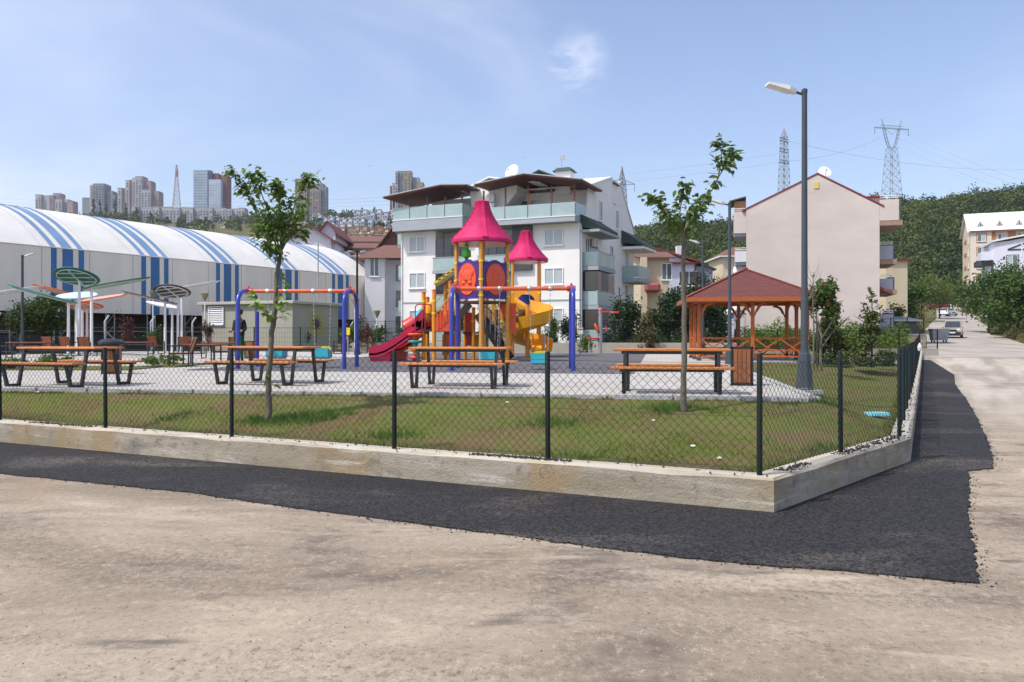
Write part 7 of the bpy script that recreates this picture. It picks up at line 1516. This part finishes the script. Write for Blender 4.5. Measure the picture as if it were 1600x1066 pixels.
PALE = [mat('terrace_paleblue', (.46, .50, .56), .8, .06, .1), mat('terrace_white', (.56, .56, .57), .8, .06, .1)]; TAN = [mat('terrace_orange', (.36, .21, .13), .85, .1, .1), mat('terrace_tan', (.42, .30, .21), .85, .1, .1)]
def terrace_row(rowname, d, x0, x1, y0, y1, n, mats_, roofm, seed, hpx=20):
    rnd = random.Random(seed)
    for i in range(n):
        xa = x0 + (x1 - x0) * i / n; xb = xa + (x1 - x0) / n * rnd.uniform(.82, .98); yt = y0 + (y1 - y0) * i / n + rnd.uniform(-2.5, 2.5); dd = d + rnd.uniform(-12, 12); X = WX(xa, dd); g = float(hgt(X, dd)) - 3
        t = thing('terraced_house', f'{ORD[i]} house from the left in {rowname}', 'house', (X, dd, g), 0, 'terraced houses on the hillside'); L = WX(xb, dd) - X; H = ZY(yt, dd) - g; m = mats_[rnd.random() > .6]
        w_ = MB().box(0, L, 0, 8, 0, H).build('wall', m, t); MB().box(L * .45, L, -2.2, -.01, 0, H - 2.8).build('front_step', m, t)
        MB().box(-.2, L + .2, -.3, 8.2, H + .002, H + .35).build('roof', roofm, t); MB().box(L * .2, L * .2 + 1.3, 3, 4.2, H + .35, H + 1.4).build('roof_tank', M_PVC if rnd.random() > .4 else m, t)
        for k in range(3):
            z = H - 2.3 - 2.9 * k; MB().box(L * .08, L * .08 + 1.5, -.12, -.004, z, z + 1.5).build('window', M_FWIN, t); MB().box(L * .55, L * .55 + 1.5, -2.32, -2.204, z - 2.6, z - 1.1).build('window', M_FWIN, t)
            if rnd.random() > .4: MB().box(L * .5, L * .5 + 2.0, -2.2 if k else -.9, -.015, z - .1, z + .5).build('awning', M_PVC, t) if k == 0 else None
G_ = mat('flat_roof_grey', (.34, .34, .35), .85, .1, .1)
terrace_row('the upper pale terrace under the tan tower', 700, 484, 560, 337, 342, 8, PALE, G_, 1); terrace_row('the lower pale terrace below the tan tower', 640, 470, 562, 347, 350, 8, PALE, G_, 2)
terrace_row('the white terrace stepping up beside the brown tower', 690, 553, 618, 329, 331, 6, [PALE[1], PALE[0]], G_, 3); terrace_row('the pale terrace below the white stepped one', 630, 560, 626, 343, 346, 6, PALE, G_, 4)
terrace_row('the upper orange-brown terrace', 560, 528, 632, 354, 357, 9, TAN, TAN[0], 5); terrace_row('the lower orange-brown terrace', 500, 545, 634, 364, 369, 7, TAN, TAN[1], 6); terrace_row('the scattered row over the hall ridge', 700, 345, 470, 352, 356, 10, [PALE[1], TAN[1]], M_TILE, 7)
rng = np.random.default_rng(31)
def hill_pts(n, x0, x1, d0, d1): d_ = rng.uniform(d0, d1, n); x_ = rng.uniform(x0, x1, n); X_ = (x_ - 800) * d_ / 1280; return np.column_stack([X_, d_, hgt(X_, d_) - 1])
forest('hill_trees', 'scattered trees among the houses on the left hill', np.concatenate([hill_pts(60, 180, 640, 560, 940), hill_pts(60, 505, 570, 820, 960), hill_pts(30, 380, 460, 760, 900), hill_pts(90, -40, 200, 780, 900)]), 3, 6, 90, 2.2, M_FOREST, 33)
for i, x in enumerate((146, 156, 166, 180, 196, 213, 262, 322, 420, 566, 572, 577, 585, 593, 597)):
    d = 830 if x < 500 else 880; yt = (312 + (i % 3) * 4) if x < 260 else (338 + (i % 2) * 5 if x < 500 else 325 + (i % 3) * 3); X = WX(x, d); g = float(hgt(X, d)); h = max(6, ZY(yt, d) - g)
    plant('hill_conifer', f'{ORD[i]} dark conifer from the left on the far hillside', 'tree', x, d, h, 4.6, 'cone', 520, 1.8, M_CONIF, trunk=.05, seed=200 + i, group='dark conifers on the far hill', k=22, limbs=0)

# ------------------------------------------------------------------ pylons and lines
M_PYL = mat('pylon_steel', (.23, .24, .25), .6, .1, .3); M_PYR = mat('pylon_red', (.40, .24, .23), .6, .1, .3)
def lattice(t, base, top, H, z0, m, n=8, r=.14, name='lattice'):
    l = MB(); pr = None
    for i in range(n + 1):
        s = i / n; w_ = base + (top - base) * s; z = z0 + H * s; c = [Vector((sx * w_, sy * w_, z)) for sx, sy in ((-1, -1), (1, -1), (1, 1), (-1, 1))]
        if pr:
            for k in range(4): l.beam(pr[k], c[k], r, r); l.beam(pr[k], c[(k + 1) % 4], r * .7, r * .7); l.beam(pr[(k + 1) % 4], c[k], r * .7, r * .7); l.beam(c[k], c[(k + 1) % 4], r * .7, r * .7)
        pr = c
    return l.build(name, m, t)
d = 440; x = WX(1393, d); g = float(hgt(x, d)); py1 = thing('pylon', 'broad-headed power pylon on the hilltop at right', 'pylon', (x, d, g), R(14), 'power pylons'); Ht = ZY(190, d) - g; zw = ZY(232, d) - g; zcr = ZY(201, d) - g
lattice(py1, 4.6, 2.0, zw, 0, M_PYL, 9, .15)
for s in (-1, 1):
    l = MB(); pv = None
    for k in range(6):
        u = k / 5; c = Vector((s * (1.2 + 3.6 * u ** .7), 0, zw + (zcr - zw) * u))
        for yy_ in (-.9, .9):
            if pv: l.beam(pv + Vector((0, yy_, 0)), c + Vector((0, yy_, 0)), .22, .22); l.beam(pv + Vector((0, yy_, 0)), c + Vector((0, -yy_, 0)), .15, .15)
        pv = c
    l.build('head_strut', M_PYL, py1); MB().beam((s * 4.6, 0, zcr), (s * 6.2, 0, Ht + 1), .25, .25).build('earth_peak', M_PYL, py1); MB().beam((s * 10.5, 0, zcr + .2), (s * 10.5, 0, zcr - 3.6), .25, .25).build('insulator', M_PYL, py1); MB().beam((s * 4.2, 0, zcr), (0, 0, zcr - 3.2), .14, .14).build('insulator', M_PYL, py1)
l = MB(); 
for zz_, yy_ in ((zcr, -.8), (zcr, .8), (zcr + 1.5, 0)): l.beam((-10.5 if zz_ == zcr else -7, yy_, zz_), (10.5 if zz_ == zcr else 7, yy_, zz_), .22, .22)
for k in range(-8, 9): l.beam((k * 1.2, -.8, zcr), ((k + .5) * 1.2 if abs(k) < 6 else k * 1.0, 0, zcr + 1.4 * (1 - abs(k) / 9)), .14, .14)
l.build('crossarm', M_PYL, py1)
d = 330; x = WX(1225, d); g = float(hgt(x, d)); py2 = thing('pylon', 'slim three-armed power pylon behind the beige gable roof', 'pylon', (x, d, g), R(20), 'power pylons'); Ht = ZY(200, d) - g; zb_ = ZY(214, d) - g
lattice(py2, 2.4, .95, zb_, 0, M_PYL, 16, .13); lattice(py2, .95, .05, Ht - zb_, zb_, M_PYR, 3, .08)
for yy_ in (217, 221, 233, 238, 251, 255): zz_ = ZY(yy_, d) - g; MB().beam((-3, -1, zz_), (3, 1, zz_), .22, .28).build('crossarm', M_PYL, py2)
d = 300; x = WX(972, d); g = float(hgt(x, d)); py3 = thing('pylon', 'pointed power pylon showing over the apartment block roof', 'pylon', (x, d, g), R(25), 'power pylons'); Ht = ZY(260, d) - g; zc_ = ZY(285, d) - g
lattice(py3, 2.6, .9, zc_, 0, M_PYL, 12, .18); lattice(py3, .9, .04, Ht - zc_, zc_, M_PYL, 4, .14)
for s in (-1, 1):
    MB().beam((0, 0, zc_ + 1.2), (s * 5.5, 0, zc_ - .3), .16, .16).build('crossarm', M_PYL, py3); MB().beam((0, 0, zc_ - .8), (s * 5.5, 0, zc_ - .3), .16, .16).build('crossarm', M_PYL, py3); MB().beam((s * 5.4, 0, zc_ - .3), (s * 5.4, 0, zc_ - 3), .12, .12).build('insulator', M_PYL, py3)
d = 880; x = WX(276, d); g = float(hgt(x, d)); ms = thing('lattice_mast', 'red and white lattice mast beside the glassy blue tower', 'mast', (x, d, g), R(15)); Ht = ZY(258, d) - g
lattice(ms, 5.2, 2.0, Ht * .62, 0, mat('mast_pink', (.45, .36, .36), .6, .1, .3), 8, .36); lattice(ms, 2.0, .6, Ht * .38, Ht * .62, M_PYR, 6, .3); MB().lathe([(1.6, Ht * .80), (1.7, Ht * .86), (1.5, Ht * .92)], 10).build('antenna_drum', M_PYR, ms)
def wire(label, P, Q, sag, r):
    P, Q = Vector(P), Vector(Q); pts = [P.lerp(Q, i / 24) - Vector((0, 0, sag * 4 * (i / 24) * (1 - i / 24))) for i in range(25)]; tag(MB().tube(pts, r, 3, False).build('power_line', mat('wire_steel', (.20, .21, .23), .6, .05), None), label, 'cable', 'overhead power lines')
for i, (a, b, sg, lab) in enumerate(((W(1376, 215, 437), W(1232, 252, 335), 2.2, 'power line from the hilltop pylon towards the slim pylon'), (W(1232, 238, 330), W(640, 292, 520), 4, 'upper power line from the slim pylon across the white block'), (W(1232, 252, 330), W(640, 300, 520), 4, 'lower power line from the slim pylon across the white block'),
        (W(1411, 207, 443), W(1640, 296, 300), 1.5, 'power line dropping right from the hilltop pylon, topmost'), (W(1400, 214, 441), W(1640, 306, 295), 1.5, 'power line dropping right from the hilltop pylon, middle one'), (W(1384, 220, 439), W(1640, 318, 290), 1.5, 'power line dropping right from the hilltop pylon, lowest'),
        (W(980, 285, 300), W(-60, 305, 620), 7, 'topmost of the three lines over the hall and towers'), (W(980, 290, 300), W(-60, 311, 620), 7, 'middle of the three lines over the hall and towers'), (W(980, 296, 300), W(-60, 317, 620), 7, 'lowest of the three lines over the hall and towers'), (W(1232, 221, 330), W(1660, 262, 420), 5, 'faint power line crossing behind the hilltop pylon'))):
    wire(lab, a, b, sg, .045 if a[1] < 400 else .05)
# two birds far up
for (x, y, lab) in ((579, 259, 'left of the two tiny birds in the sky'), (818, 246, 'right of the two tiny birds in the sky')):
    d = 140; o = MB().add([(0, -.12, 0), (0, .14, 0), (.02, 0, .04), (-.34, .02, .10), (.34, .02, .10), (0, 0, -.05)], [(0, 2, 1), (0, 1, 5), (0, 3, 2), (2, 3, 1), (0, 2, 4), (2, 1, 4)]).build('bird', M_BLACK); o.location = W(x, y, d); tag(o, lab, 'bird', 'birds in the sky')

# ------------------------------------------------------------------ thin summer haze
hv = bpy.data.materials.new('haze_air'); hv.use_nodes = True; hv.node_tree.nodes.clear(); ho = hv.node_tree.nodes.new('ShaderNodeOutputMaterial'); pv_ = hv.node_tree.nodes.new('ShaderNodeVolumePrincipled')
pv_.inputs['Color'].default_value = (.86, .91, 1, 1); pv_.inputs['Density'].default_value = .00013; pv_.inputs['Anisotropy'].default_value = .2; hv.node_tree.links.new(pv_.outputs[0], ho.inputs['Volume'])
tag(MB().box(-1750, 1750, -90, 1830, min(-1.9, float(GZ.min()) - 1), 330).build('haze', hv), 'thin summer haze in the air', kind='stuff')
import OpenImageIO as oiio, numpy as np, sys
a=oiio.ImageBuf('/workdir/render_main.png').get_pixels(oiio.UINT8)[...,:3]
for n,x,y in (('skyTL',60,30),('skyTR',950,60),('skymid',400,100),('skyhor',60,170),('hallroof',130,230),('hallwall',90,290),('gable',730,270),('road',300,600),('road2',800,640),('asph',500,520),('wall',400,450),('paving',260,378),('lawn',500,420),('apt',370,300),('pink',470,225),('forest',960,190)):
    print(n, a[y-4:y+5,x-4:x+5].reshape(-1,3).mean(0).round())
